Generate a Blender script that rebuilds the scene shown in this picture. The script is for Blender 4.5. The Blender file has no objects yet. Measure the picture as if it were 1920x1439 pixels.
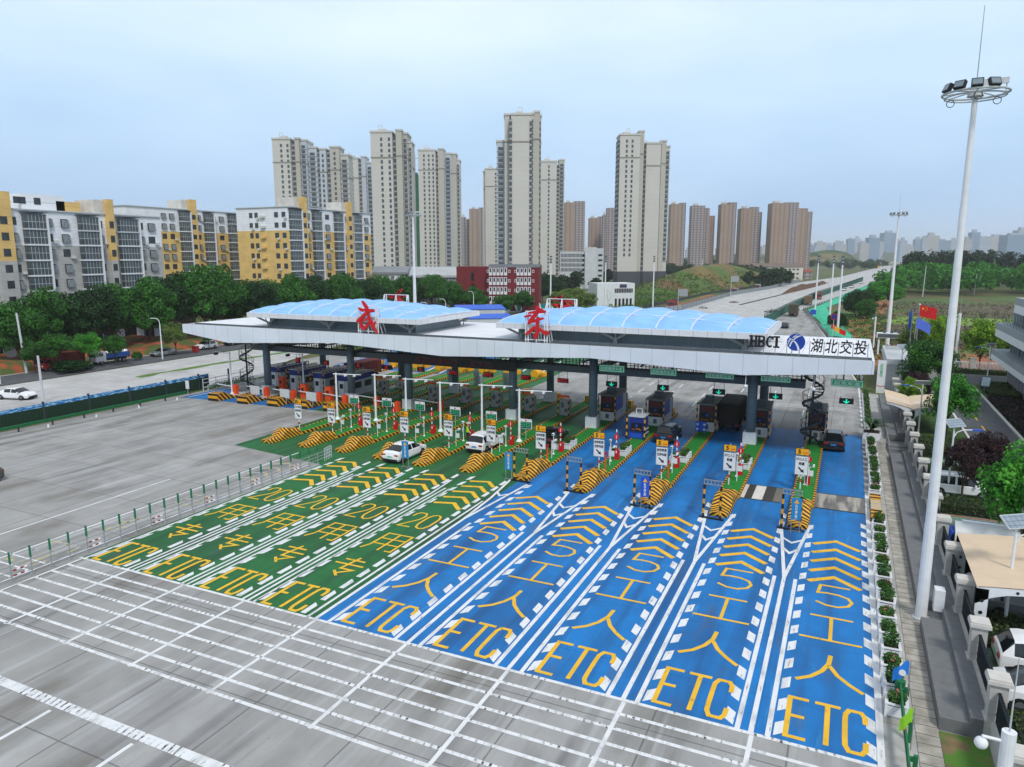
import bpy, math, random
from mathutils import Vector, Matrix
sc = bpy.context.scene
COL = sc.collection
rnd = random.Random(7)
R = math.radians
# ---------------------------------------------------------------- camera, sky, sun, exposure
CH, PITCH, YAW = 18.0, 9.9416, 24.9494
cd = bpy.data.cameras.new("camera")
cam = bpy.data.objects.new("camera", cd); COL.objects.link(cam)
cam.location = (0, 0, CH); cam.rotation_euler = (R(90 - PITCH), 0, R(YAW))
cd.sensor_width = 36; cd.lens = 1355 / 1920 * 36; cd.clip_end = 20000; cd.clip_start = .5
sc.camera = cam
SUN_EL, SUN_AZ = 50, 140
W = bpy.data.worlds.new("World"); sc.world = W; W.use_nodes = True
nt = W.node_tree; nd = nt.nodes; ln = nt.links
for n in list(nd): nd.remove(n)
def N(t, **k):
    n = nd.new(t)
    for a, b in k.items(): setattr(n, a, b)
    return n
wo = N("ShaderNodeOutputWorld"); bg = N("ShaderNodeBackground"); sky = N("ShaderNodeTexSky")
sky.sky_type = 'NISHITA'; sky.sun_disc = False
sky.sun_elevation = R(SUN_EL); sky.sun_rotation = R(SUN_AZ); sky.air_density = 1.2; sky.dust_density = 3
tc = N("ShaderNodeTexCoord"); sx = N("ShaderNodeSeparateXYZ"); ln.new(tc.outputs['Generated'], sx.inputs[0])
rp = N("ShaderNodeValToRGB"); ln.new(sx.outputs['Z'], rp.inputs[0])
e = rp.color_ramp.elements
e[0].position = 0; e[0].color = (.55, .72, .93, 1)
e[1].position = 1; e[1].color = (.62, .67, .74, 1)
for p, c in ((.06, (.50, .70, .97)), (.17, (.59, .80, 1.04)), (.27, (.78, .95, 1.1)), (.36, (.83, .96, 1.1)), (.55, (.66, .73, .82))):
    q = e.new(p); q.color = (*c, 1)
mp = N("ShaderNodeMapping"); mp.inputs['Scale'].default_value = (1.6, 1.6, 5); ln.new(tc.outputs['Generated'], mp.inputs[0])
nz = N("ShaderNodeTexNoise"); nz.inputs['Scale'].default_value = 1.7; nz.inputs['Detail'].default_value = 5; ln.new(mp.outputs[0], nz.inputs[0])
cr = N("ShaderNodeValToRGB"); cr.color_ramp.elements[0].position = .38; cr.color_ramp.elements[1].position = .68
cr.color_ramp.elements[0].color = (.88, .92, .95, 1); cr.color_ramp.elements[1].color = (1.06, 1.035, 1.02, 1); ln.new(nz.outputs[0], cr.inputs[0])
ml = N("ShaderNodeMixRGB", blend_type='MULTIPLY'); ml.inputs[0].default_value = 1
ln.new(rp.outputs[0], ml.inputs[1]); ln.new(cr.outputs[0], ml.inputs[2])
sk = N("ShaderNodeMixRGB", blend_type='MULTIPLY'); sk.inputs[0].default_value = 1; sk.inputs[2].default_value = (.1, .1, .1, 1); ln.new(sky.outputs[0], sk.inputs[1])
mx = N("ShaderNodeMixRGB"); mx.inputs[0].default_value = .9; ln.new(sk.outputs[0], mx.inputs[1]); ln.new(ml.outputs[0], mx.inputs[2])
ln.new(mx.outputs[0], bg.inputs[0]); bg.inputs[1].default_value = 1.0; ln.new(bg.outputs[0], wo.inputs[0])
sd = bpy.data.lights.new("sun", 'SUN'); sd.energy = 2.0; sd.angle = R(10); sd.color = (1, .96, .9)
so = bpy.data.objects.new("sun", sd); COL.objects.link(so)
so.rotation_euler = (R(90 - SUN_EL), 0, R(180 - SUN_AZ))
sc.view_settings.view_transform = 'Standard'; sc.view_settings.look = 'None'; sc.view_settings.exposure = .13; sc.view_settings.gamma = 1
sc.cycles.use_denoising = True
sc.cycles.max_bounces = 6; sc.cycles.diffuse_bounces = 3; sc.cycles.transparent_max_bounces = 8
# ---------------------------------------------------------------- helpers
_F, _H = 1355., 482.
_th, _yw = R(PITCH), R(YAW)
def ray(px, py):
    x = (px - 960) / _F; y = -(py - 719.5) / _F
    fw = math.cos(_th) + y * math.sin(_th); up = -math.sin(_th) + y * math.cos(_th)
    return x * math.cos(_yw) - fw * math.sin(_yw), x * math.sin(_yw) + fw * math.cos(_yw), up
def G(px, py, z=0.):            # where a spot of the photograph lies on the ground plane (height z)
    X, Y, u = ray(px, py); t = (z - CH) / u
    return X * t, Y * t
def B(px, d, h=18):             # world x, y of a bearing at forward distance d (seen at height h)
    l = (px - 960) / _F * (d * math.cos(_th) - (h - CH) * math.sin(_th))
    return l * math.cos(_yw) - d * math.sin(_yw), l * math.sin(_yw) + d * math.cos(_yw)
def AY(px, py, Y):               # x and z of a spot of the photograph on the upright plane y = Y
    a, b, u = ray(px, py); t = Y / b
    return a * t, CH + u * t
def HZ(py, d):
    m = (719.5 - py) / _F; return CH + d * (m * math.cos(_th) - math.sin(_th)) / (math.cos(_th) + m * math.sin(_th))   # height of picture row py at distance d (upright things)
def S(h):
    h = h.lstrip('#'); c = [int(h[i:i + 2], 16) / 255 for i in (0, 2, 4)]
    return tuple((v / 12.92 if v <= .04045 else ((v + .055) / 1.055) ** 2.4) for v in c)
MATS = {}
def mat(name, col, rough=.7, var=.12, scale=2.5, metal=0, st=(1, 1, 1), extra=None, spec=.4, bump=0, emit=0, world=False):
    if name in MATS: return MATS[name]
    if isinstance(col, str): col = S(col)
    m = bpy.data.materials.new(name); m.use_nodes = True; t = m.node_tree; b = t.nodes['Principled BSDF']
    b.inputs['Roughness'].default_value = rough; b.inputs['Metallic'].default_value = metal
    b.inputs['Specular IOR Level'].default_value = spec
    co = t.nodes.new("ShaderNodeNewGeometry").outputs['Position'] if world else t.nodes.new("ShaderNodeTexCoord").outputs['Object']
    mpp = t.nodes.new("ShaderNodeMapping"); mpp.inputs['Scale'].default_value = st; t.links.new(co, mpp.inputs[0])
    n = t.nodes.new("ShaderNodeTexNoise"); n.inputs['Scale'].default_value = scale; n.inputs['Detail'].default_value = 4
    t.links.new(mpp.outputs[0], n.inputs[0])
    r = t.nodes.new("ShaderNodeValToRGB"); r.color_ramp.elements[0].position = .3; r.color_ramp.elements[1].position = .7
    r.color_ramp.elements[0].color = (*[c * (1 - var) for c in col], 1); r.color_ramp.elements[1].color = (*[c * (1 + var) for c in col], 1)
    t.links.new(n.outputs[0], r.inputs[0]); out = r.outputs[0]
    if extra: out = extra(t, out, mpp.outputs[0], co)
    t.links.new(out, b.inputs['Base Color'])
    if emit:
        b.inputs['Emission Color'].default_value = (*col, 1); b.inputs['Emission Strength'].default_value = emit
    if bump:
        bp = t.nodes.new("ShaderNodeBump"); bp.inputs['Strength'].default_value = bump; t.links.new(n.outputs[0], bp.inputs['Height']); t.links.new(bp.outputs[0], b.inputs['Normal'])
    MATS[name] = m; return m
def nmath(t, op, a, b=None, c=None):
    n = t.nodes.new("ShaderNodeMath"); n.operation = op
    for i, v in enumerate((a, b, c)):
        if v is None: continue
        if isinstance(v, (int, float)): n.inputs[i].default_value = v
        else: t.links.new(v, n.inputs[i])
    return n.outputs[0]
def nmix(t, f, a, b, mode='MIX'):
    n = t.nodes.new("ShaderNodeMixRGB"); n.blend_type = mode
    for i, v in enumerate((f, a, b)):
        if isinstance(v, (int, float)): n.inputs[i].default_value = v
        elif isinstance(v, tuple): n.inputs[i].default_value = (*v, 1)[:4]
        else: t.links.new(v, n.inputs[i])
    return n.outputs[0]
def nnoise(t, co, sc_, st=(1, 1, 1), lo=.4, hi=.6, det=5):
    mpp = t.nodes.new("ShaderNodeMapping"); mpp.inputs['Scale'].default_value = st; t.links.new(co, mpp.inputs[0])
    n = t.nodes.new("ShaderNodeTexNoise"); n.inputs['Scale'].default_value = sc_; n.inputs['Detail'].default_value = det
    t.links.new(mpp.outputs[0], n.inputs[0])
    mr = t.nodes.new("ShaderNodeMapRange"); mr.inputs[1].default_value = lo; mr.inputs[2].default_value = hi; t.links.new(n.outputs[0], mr.inputs[0])
    return mr.outputs[0]
def nsep(t, co):
    s = t.nodes.new("ShaderNodeSeparateXYZ"); t.links.new(co, s.inputs[0]); return s.outputs
def nline(t, v, period, width, off=0):   # 1 on thin lines repeating along v
    f = nmath(t, 'FRACT', nmath(t, 'DIVIDE', nmath(t, 'ADD', v, off + 1000 * period), period))
    return nmath(t, 'LESS_THAN', f, width / period)

class MB:
    def __init__(s): s.v = []; s.f = []; s.m = []; s.k = 0
    def mi(s, k): s.k = k; return s
    def face(s, *p):
        a = len(s.v); s.v += [tuple(q) for q in p]; s.f.append(tuple(range(a, a + len(p)))); s.m.append(s.k); return s
    def add(s, vs, fs):
        a = len(s.v); s.v += [tuple(q) for q in vs]
        for f in fs: s.f.append(tuple(i + a for i in f)); s.m.append(s.k)
        return s
    def box(s, x0, x1, y0, y1, z0, z1):
        return s.add([(x0, y0, z0), (x1, y0, z0), (x1, y1, z0), (x0, y1, z0), (x0, y0, z1), (x1, y0, z1), (x1, y1, z1), (x0, y1, z1)],
                     [(3, 2, 1, 0), (4, 5, 6, 7), (0, 1, 5, 4), (1, 2, 6, 5), (2, 3, 7, 6), (3, 0, 4, 7)])
    def cbox(s, cx, cy, cz, lx, ly, lz): return s.box(cx - lx / 2, cx + lx / 2, cy - ly / 2, cy + ly / 2, cz - lz / 2, cz + lz / 2)
    def cyl(s, p0, p1, r0, r1=None, n=10):
        r1 = r0 if r1 is None else r1
        p0 = Vector(p0); p1 = Vector(p1); d = (p1 - p0).normalized()
        a = d.orthogonal().normalized(); b = d.cross(a)
        vs = [p0 + (a * math.cos(2 * math.pi * i / n) + b * math.sin(2 * math.pi * i / n)) * r0 for i in range(n)]
        vs += [p1 + (a * math.cos(2 * math.pi * i / n) + b * math.sin(2 * math.pi * i / n)) * r1 for i in range(n)]
        return s.add(vs, [(i, (i + 1) % n, n + (i + 1) % n, n + i) for i in range(n)] + [tuple(range(n - 1, -1, -1)), tuple(range(n, 2 * n))])
    def bar(s, p0, p1, w, h=None):      # square bar
        h = h or w; p0 = Vector(p0); p1 = Vector(p1); d = (p1 - p0).normalized()
        up = Vector((0, 0, 1)) if abs(d.z) < .95 else Vector((0, 1, 0))
        a = d.cross(up).normalized() * w / 2; b = a.normalized().cross(d).normalized() * h / 2
        vs = [p + q for p in (p0, p1) for q in (-a - b, a - b, a + b, -a + b)]
        return s.add(vs, [(3, 2, 1, 0), (4, 5, 6, 7), (0, 1, 5, 4), (1, 2, 6, 5), (2, 3, 7, 6), (3, 0, 4, 7)])
    def tube(s, path, r, n=6):
        for a, b in zip(path, path[1:]): s.cyl(a, b, r, r, n)
        return s
    def ext(s, pts, f0, f1):            # polygon pts, mapped by f0 and f1 to the two ends
        n = len(pts); vs = [f0(*p) for p in pts] + [f1(*p) for p in pts]
        return s.add(vs, [tuple(range(n - 1, -1, -1)), tuple(range(n, 2 * n))] + [(i, (i + 1) % n, n + (i + 1) % n, n + i) for i in range(n)])
    def prz(s, pts, z0, z1): return s.ext(pts, lambda x, y: (x, y, z0), lambda x, y: (x, y, z1))
    def prx(s, pts, x0, x1): return s.ext(pts, lambda y, z: (x0, y, z), lambda y, z: (x1, y, z))
    def pry(s, pts, y0, y1): return s.ext(pts, lambda x, z: (x, y0, z), lambda x, z: (x, y1, z))
    def ball(s, c, r, n=8, m=6):
        rx, ry, rz = (r, r, r) if isinstance(r, (int, float)) else r
        vs = []; fs = []
        for j in range(m + 1):
            t = math.pi * j / m
            for i in range(n): vs.append((c[0] + rx * math.sin(t) * math.cos(2 * math.pi * i / n), c[1] + ry * math.sin(t) * math.sin(2 * math.pi * i / n), c[2] + rz * math.cos(t)))
        for j in range(m):
            for i in range(n): fs.append((j * n + i, (j + 1) * n + i, (j + 1) * n + (i + 1) % n, j * n + (i + 1) % n))
        return s.add(vs, fs)
    def stroke(s, path, w, z, h=0):     # flat painted stroke along a path of x, y
        for a, b in zip(path, path[1:]):
            a = Vector(a); b = Vector(b); d = (b - a)
            if d.length < 1e-6: continue
            d.normalize(); nrm = Vector((-d.y, d.x)) * w / 2
            s.face((*(a - nrm), z), (*(b - nrm), z), (*(b + nrm), z), (*(a + nrm), z))
        return s
    def strip(s, path, w, z):           # mitred painted stroke
        P = [Vector(p) for p in path]; L = []; Rr = []
        for i, p in enumerate(P):
            d0 = (P[i] - P[i - 1]).normalized() if i else (P[1] - P[0]).normalized()
            d1 = (P[i + 1] - P[i]).normalized() if i < len(P) - 1 else d0
            n0 = Vector((-d0.y, d0.x)); n1 = Vector((-d1.y, d1.x)); m = (n0 + n1).normalized()
            k = w / 2 / max(.4, m.dot(n0)); L.append(p + m * k); Rr.append(p - m * k)
        for i in range(len(P) - 1): s.face((*Rr[i], z), (*Rr[i + 1], z), (*L[i + 1], z), (*L[i], z))
        return s
    def mesh(s, name, mats, smooth=False):
        me = bpy.data.meshes.new(name); me.from_pydata(s.v, [], s.f); me.validate(clean_customdata=False)
        for m in (mats if isinstance(mats, (list, tuple)) else [mats]): me.materials.append(m)
        if len(me.polygons) == len(s.m): me.polygons.foreach_set('material_index', s.m)
        if smooth: me.polygons.foreach_set('use_smooth', [True] * len(me.polygons))
        return me
    def build(s, name, mats, parent=None, loc=(0, 0, 0), rz=0, smooth=False, **k):
        return put(s.mesh(name, mats, smooth), name, parent, loc, rz, **k)
def put(me, name, parent=None, loc=(0, 0, 0), rz=0, rot=None, scale=None, **k):
    o = bpy.data.objects.new(name, me); COL.objects.link(o)
    if parent is not None: o.parent = parent
    o.location = loc; o.rotation_euler = rot if rot else (0, 0, rz)
    if scale: o.scale = scale
    for a, b in k.items():
        if b is not None: o[a] = b
    return o
def thing(name, label, cat, loc=(0, 0, 0), rz=0, group=None):
    return put(None, name, None, loc, rz, label=label, category=cat, group=group)
CH_OF = {}
def kids(o): return [c for c in o.children]
def dup(root, loc, rz=None, label=None, group=None, scale=None):
    r = root.copy(); COL.objects.link(r); r.location = loc
    if rz is not None: r.rotation_euler = (0, 0, rz)
    if scale: r.scale = scale
    if label: r['label'] = label
    if group: r['group'] = group
    for c in root.children:
        d = c.copy(); COL.objects.link(d); d.parent = r
        for g in c.children:
            h = g.copy(); COL.objects.link(h); h.parent = d
    return r
TX = {}
def text_mesh(s, size=1., bold=0., ext=.01, sp=1., shear=0.):
    key = (s, size, bold, ext, sp, shear)
    if key in TX: return TX[key]
    c = bpy.data.curves.new("lettering", 'FONT'); c.body = s; c.size = size; c.offset = bold; c.extrude = ext
    c.align_x = 'CENTER'; c.align_y = 'CENTER'; c.space_character = sp; c.shear = shear; c.resolution_u = 3; c.space_line = .85
    o = bpy.data.objects.new("lettering", c); COL.objects.link(o)
    dg = bpy.context.evaluated_depsgraph_get(); me = bpy.data.meshes.new_from_object(o.evaluated_get(dg))
    bpy.data.objects.remove(o); me.name = "lettering"; me.materials.clear(); TX[key] = me
    return me
def text(s, size, m, parent, loc, rot=(math.pi / 2, 0, 0), name="lettering", bold=0., ext=.01, sp=1., width=None, height=None, shear=0., **k):
    me = text_mesh(s, size, bold, ext, sp, shear).copy(); me.materials.append(m)
    xs = [v.co.x for v in me.vertices]; ys = [v.co.y for v in me.vertices]
    w = max(xs) - min(xs); h = max(ys) - min(ys); cx = (max(xs) + min(xs)) / 2; cy = (max(ys) + min(ys)) / 2
    fx = width / w if width else 1; fy = height / h if height else (fx if width else 1)
    if height and not width: fx = fy
    for v in me.vertices: v.co.x = (v.co.x - cx) * fx; v.co.y = (v.co.y - cy) * fy
    return put(me, name, parent, loc, rot=rot, **k)
for _s in ("自助缴费", "保持车距", "ETC专用", "ETC/人工", "称重", "5", "20", "km/h", "自助缴费车道", "绿通现场查验", "超宽车道", "湖北交投", "礼让工作人员", "HBCI", "ETC", "艺海楼", "慢"): text_mesh(_s)
# ---------------------------------------------------------------- ground, roads, paint
def ST(o): o['kind'] = 'structure'; return o
def sheet(name, pts, z, m): return ST(MB().face(*[(x, y, z) for x, y in pts]).build(name, m))
def land_x(t, out, p, co):
    a = nnoise(t, co, .02, lo=.46, hi=.56); b = nnoise(t, co, .045, st=(1, .5, 1), lo=.45, hi=.58)
    c = nmix(t, a, out, S('#46522a')); c = nmix(t, nmath(t, 'MULTIPLY', b, .6), c, S('#6b5138'))
    return nmix(t, nmath(t, 'MULTIPLY', nnoise(t, co, .8, lo=.4, hi=.62), .35), c, (.03, .05, .015))
M_land = mat('land', '#4f6a2c', .95, .3, .15, extra=land_x, world=True)
def conc_x(streak, joint=5.0, stain=.5, patch=.25):
    def f(t, out, p, co):
        s = nsep(t, co)
        a = nnoise(t, co, .35, st=(1, .35, 1), lo=.35, hi=.7)
        c = nmix(t, nmath(t, 'MULTIPLY', a, patch), out, S('#5c5d60'))
        st_ = nnoise(t, co, 1.0, st=(.75, .03, 1), lo=.5, hi=.72)
        msk = nnoise(t, co, .11, lo=.42, hi=.6); c = nmix(t, nmath(t, 'MULTIPLY', nmath(t, 'MULTIPLY', st_, msk), streak), c, S('#34363a'))
        bl = nnoise(t, co, .3, st=(1, .45, 1), lo=.52, hi=.66, det=8); c = nmix(t, nmath(t, 'MULTIPLY', bl, stain * .75), c, S('#5a5347'))
        d = nnoise(t, co, 2.2, st=(1, .1, 1), lo=.6, hi=.75)
        c = nmix(t, nmath(t, 'MULTIPLY', d, stain * .5), c, S('#6e624e'))
        w = nnoise(t, co, 1.5, st=(1.1, .06, 1), lo=.56, hi=.75)
        c = nmix(t, nmath(t, 'MULTIPLY', w, .45), c, S('#c3c8cc'))
        j = nmath(t, 'MAXIMUM', nline(t, s[0], joint, .07, .9), nline(t, s[1], joint, .06))
        # every slab keeps its own tone
        cb = t.nodes.new("ShaderNodeCombineXYZ")
        t.links.new(nmath(t, 'FLOOR', nmath(t, 'DIVIDE', nmath(t, 'ADD', s[0], .9), joint)), cb.inputs[0]); t.links.new(nmath(t, 'FLOOR', nmath(t, 'DIVIDE', s[1], joint)), cb.inputs[1])
        wn = t.nodes.new("ShaderNodeTexWhiteNoise"); wn.noise_dimensions = '2D'; t.links.new(cb.outputs[0], wn.inputs[0])
        c = nmix(t, nmath(t, 'MULTIPLY', wn.outputs[0], .22), c, S('#77746c'))
        k = nnoise(t, co, 7., lo=.68, hi=.72)
        c = nmix(t, nmath(t, 'MULTIPLY', k, .5), c, S('#2c2c2c'))
        return nmix(t, nmath(t, 'MULTIPLY', j, .55), c, S('#3a3a3a'))
    return f
M_conc = mat('concrete', '#a1a1a0', .85, .12, .5, extra=conc_x(.62, 5.0, .65, .3), world=True, bump=.05)
M_concl = mat('pale_concrete', '#bdbdbd', .9, .1, .6, extra=conc_x(.16, 5, .25, .15), world=True)
M_asph = mat('asphalt', '#55585c', .9, .2, 1.2, extra=lambda t, o, p, co: nmix(t, nmath(t, 'MULTIPLY', nnoise(t, co, 2., st=(.9, .07, 1), lo=.5, hi=.75), .35), o, S('#3a3b3e')), world=True)
def paint_x(dark, pale):
    def f(t, out, p, co):
        a = nnoise(t, co, .9, st=(1, .04, 1), lo=.47, hi=.66); c = nmix(t, nmath(t, 'MULTIPLY', a, .7), out, dark)
        b = nnoise(t, co, .28, st=(1, .4, 1), lo=.46, hi=.64, det=8); c = nmix(t, nmath(t, 'MULTIPLY', b, .45), c, dark); g = nnoise(t, co, .8, st=(1, .3, 1), lo=.58, hi=.7, det=8); c = nmix(t, nmath(t, 'MULTIPLY', g, .4), c, S('#4a5560'))
        d = nnoise(t, co, 2.4, st=(1, .12, 1), lo=.62, hi=.75); c = nmix(t, nmath(t, 'MULTIPLY', d, .35), c, pale)
        k = nnoise(t, co, 9., lo=.69, hi=.72); c = nmix(t, nmath(t, 'MULTIPLY', k, .5), c, (.02, .03, .05))
        s = nsep(t, co); j = nmath(t, 'MAXIMUM', nline(t, s[1], 5.2, .05, 2.), nline(t, s[0], 5.3, .035, 2.1)); return nmix(t, nmath(t, 'MULTIPLY', j, .4), c, dark)
    return f
M_blue = mat('blue_paint', '#0a72b9', .62, .12, .8, extra=paint_x(S('#13487c'), S('#559acb')), world=True)
M_green = mat('green_paint', '#1a6630', .65, .14, .8, extra=paint_x(S('#143c20'), S('#4d8a62')), world=True)
def worn_x(t, out, p, co):
    a = nnoise(t, co, 2.5, st=(1, .25, 1), lo=.5, hi=.75); c = nmix(t, nmath(t, 'MULTIPLY', a, .6), out, S('#8f9092'))
    k = nnoise(t, co, 6., st=(1.6, .25, 1), lo=.62, hi=.68); return nmix(t, nmath(t, 'MULTIPLY', k, .6), c, S('#5a5a5a'))
M_white = mat('white_road_paint', '#dadcde', .7, .05, 1.5, extra=worn_x, world=True)
M_yel = mat('yellow_road_paint', '#e2b22a', .7, .1, 1.5, extra=lambda t, o, p, co: nmix(t, nmath(t, 'MULTIPLY', nnoise(t, co, 5., st=(1, .4, 1), lo=.6, hi=.7), .45), o, S('#6a6424')), world=True)
M_fade = mat('faded_paint', '#b5aa7c', .85, .15, 1.5, extra=lambda t, o, p, co: nmix(t, nnoise(t, co, 1.6, st=(1, .3, 1), lo=.42, hi=.58), o, S('#a3a5a8')), world=True)
M_soil = mat('red_soil', '#9a5f3e', .95, .25, .4, extra=lambda t, o, p, co: nmix(t, nnoise(t, co, .12, lo=.5, hi=.6), o, S('#5d6a34')), world=True)
M_grass = mat('grass', '#4f8a2a', .95, .35, .5, world=True)
M_dgrass = mat('planted_ground', '#3c5a26', .95, .35, .9, world=True)
ST(MB().face((-9000, -4000, -.05), (9000, -4000, -.05), (9000, 14000, -.05), (-9000, 14000, -.05)).build('ground', M_land))
sheet('plaza_pavement', [(-79, -30), (6.2, -30), (6.2, 30), (3.6, 84), (2, 114), (-4.6, 184), (-12, 255), (-14.8, 268), (-52.6, 251), (-66, 200), (-84, 140), (-88, 98), (-79.2, 84)], 0, M_conc)
sheet('highway_pavement', [(-14.8, 268), (-5.9, 346), (3, 430), (17.6, 624), (55, 1000), (120, 1700), (60, 1700), (10, 1000), (-10, 720), (-33.5, 566), (-42.4, 436), (-51.5, 357), (-52.6, 251)], .004, M_concl)
sheet('new_slab_pavement', [(-20.2, 200), (-19.6, 224), (-18.5, 253), (-14, 342), (-8, 420), (-24, 545), (-33, 540), (-41, 436), (-50, 357), (-51, 251), (-60, 205)], .008, M_concl)
sheet('lot_pavement', [(-80.5, 5), (-80.5, 84), (-89, 98), (-95, 120), (-107, 150), (-108, 110), (-107.6, 60), (-109, 5)], .004, M_concl)
sheet('street', [(-116.3, -20), (-109, -20), (-108.2, 60), (-109, 110), (-112, 170), (-100, 260), (-80, 330), (-70, 420), (-62, 560), (-66, 560), (-76, 420), (-88, 330), (-108, 262), (-120, 170), (-117.3, 110)], .008, M_asph)
sheet('bank_soil', [(-128, 20), (-116.3, 20), (-117.3, 110), (-121, 170), (-126, 220), (-134, 220), (-130, 110)], .004, mat('orange_soil', '#a85a34', .95, .25, .5, world=True))
sheet('kerb_strip', [(-116.9, 20), (-116.3, 20), (-117.3, 110), (-120, 170), (-120.6, 170), (-117.9, 110)], .012, M_concl)
_q = random.Random(2); sheet('verge_grass', [(-97.2 - .045 * max(0, y - 95) + _q.uniform(.1, 1.1), y) for y in range(74, 119, 2)] + [(-97.5 - .045 * max(0, y - 95) - _q.uniform(.1, .9), y) for y in range(118, 73, -2)], .010, mat('dry_grass', '#5c7a3c', .95, .35, .9, world=True))
sheet('green_floor', [(-41.2, 26.6), (-23.4, 26.6), (-23.4, 84.3), (-39.5, 84.3), (-39.5, 99), (-57, 99), (-57, 66.4), (-53.2, 66.4), (-53.2, 50.4), (-41.2, 48.6)], .006, M_green)
sheet('blue_floor', [(-23.4, 26.6), (2.12, 26.6), (2.12, 80), (-23.4, 80)], .006, M_blue)
sheet('blue_floor', [(-78, 65.5), (-57, 66.4), (-57, 72.5), (-78, 72.5)], .006, M_blue)
sheet('blue_floor', [(-78, 96), (-57, 96), (-57, 125), (-80, 125)], .006, M_blue)
sheet('green_floor', [(-57, 99), (-40, 99), (-42, 128), (-57, 128)], .006, M_green)
# ---- lettering of the lanes, built from strokes in a unit cell (x to the right, y up the lane)
GL = {'E': [[(.95, 1), (0, 1), (0, 0), (.95, 0)], [(0, .52), (.8, .52)]],
      'T': [[(0, 1), (1, 1)], [(.5, 1), (.5, 0)]],
      'C': [[(1, .72), (.98, .9), (.8, 1), (.2, 1), (.02, .88), (0, .7), (0, .3), (.02, .12), (.2, 0), (.8, 0), (.98, .1), (1, .28)]],
      '5': [[(.95, 1), (.1, 1), (.04, .58), (.3, .62), (.62, .6), (.9, .5), (1, .32), (.9, .12), (.62, 0), (.3, .01), (0, .14)]],
      '2': [[(.02, .72), (.08, .9), (.3, 1), (.7, 1), (.93, .88), (.95, .7), (.85, .54), (0, 0), (1, 0)]],
      '0': [[(.5, 1), (.18, .94), (0, .75), (0, .25), (.18, .06), (.5, 0), (.82, .06), (1, .25), (1, .75), (.82, .94), (.5, 1)]],
      'ren': [[(.5, 1), (.48, .72), (.38, .45), (.22, .22), (0, .05)], [(.49, .66), (.62, .4), (.8, .2), (1, .03)]],
      'gong': [[(.14, 1), (.86, 1)], [(.5, 1), (.5, 0)], [(0, 0), (1, 0)]],
      'zhuan': [[(.15, .84), (.85, .84)], [(0, .6), (1, .6)], [(.55, 1), (.42, .36), (.85, .36), (.5, .12)], [(.34, .22), (.62, 0)]],
      'yong': [[(.0, 0), (.14, .25), (.17, 1), (1, 1), (1, .03), (.8, .03)], [(.17, .68), (1, .68)], [(.15, .36), (1, .36)], [(.58, 1), (.58, 0)]]}
yel = MB(); wht = MB(); rum = MB()
def glyph(k, x0, x1, y0, y1, w, z=.014):
    for i, s in enumerate(GL[k]): yel.strip([(x0 + (x1 - x0) * a, y0 + (y1 - y0) * b) for a, b in s], w, z + .002 * i)
def etc(x0, x1, y0, y1, w):
    d = (x1 - x0)
    glyph('E', x0, x0 + .27 * d, y0, y1, w); glyph('T', x0 + .34 * d, x0 + .68 * d, y0, y1, w); glyph('C', x0 + .74 * d, x1, y0, y1, w)
BC = [.36, -4.72, -9.92, -15.15, -20.5]          # centres of the blue lanes
for i, c in enumerate(BC):
    etc(c - 1.4, c + 1.4, 26.95, 29.65, .2)
    glyph('ren', c - 1.3, c + 1.35, 31, 33.75, .2); glyph('gong', c - 1.42, c + 1.35, 35.15, 37.6, .17); glyph('5', c - .85, c + .9, 38.95, 41.45, .17)
    for k in range(5):
        y = 42.75 + 1.46 * k; yel.strip([(c - 1.35, y - 1.0), (c - .02, y), (c + 1.35, y - 1.15)], .34, .014)
    for k in range(16):
        y = 26.75 + 1.66 * k
        for s, e_ in ((-1, 52), (1, 53.5)):
            if y > e_ - 1: continue
            a, b = (c - 1.82, c - 1.48) if s < 0 else (c + 1.42, c + 1.78)
            wht.face((a, y + (.3 if s > 0 else -.0), .010), (b, y + (-.0 if s > 0 else .3), .010), (b, y + .85 + (0 if s > 0 else .3), .010), (a, y + .85 + (.3 if s > 0 else 0), .010))
    wht.box(c - 2.1, c - 1.9, 26.6, 41.6, .009, .010)
    if i: wht.box(c + 1.86, c + 2.06, 26.6, 41.6, .009, .010)
for c in (-2.25, -7.3, -12.55, -17.8, -23.3):     # splitters in front of the islands
    wht.box(c - .1, c + .1, 26.6, 42, .009, .010)
    if c > -23:
        wht.strip([(c, 41.6), (c - .95, 51)], .2, .0115); wht.strip([(c, 41.6), (c + .95, 51)], .2, .0135)
        for y, h in ((47.9, .62), (46.1, .42)): wht.strip([(c - h, y), (c, y - .75), (c + h, y)], .2, .0155)
    else: wht.strip([(c, 42), (c - .3, 47), (c - .9, 52)], .2, .0115); wht.strip([(c, 42), (c + .9, 51)], .2, .0135); wht.strip([(c - .5, 48.4), (c + .1, 47.6), (c + .7, 48.4)], .2, .0155)
GC = [-39.15, -34.7, -30.2, -25.75]
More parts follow.
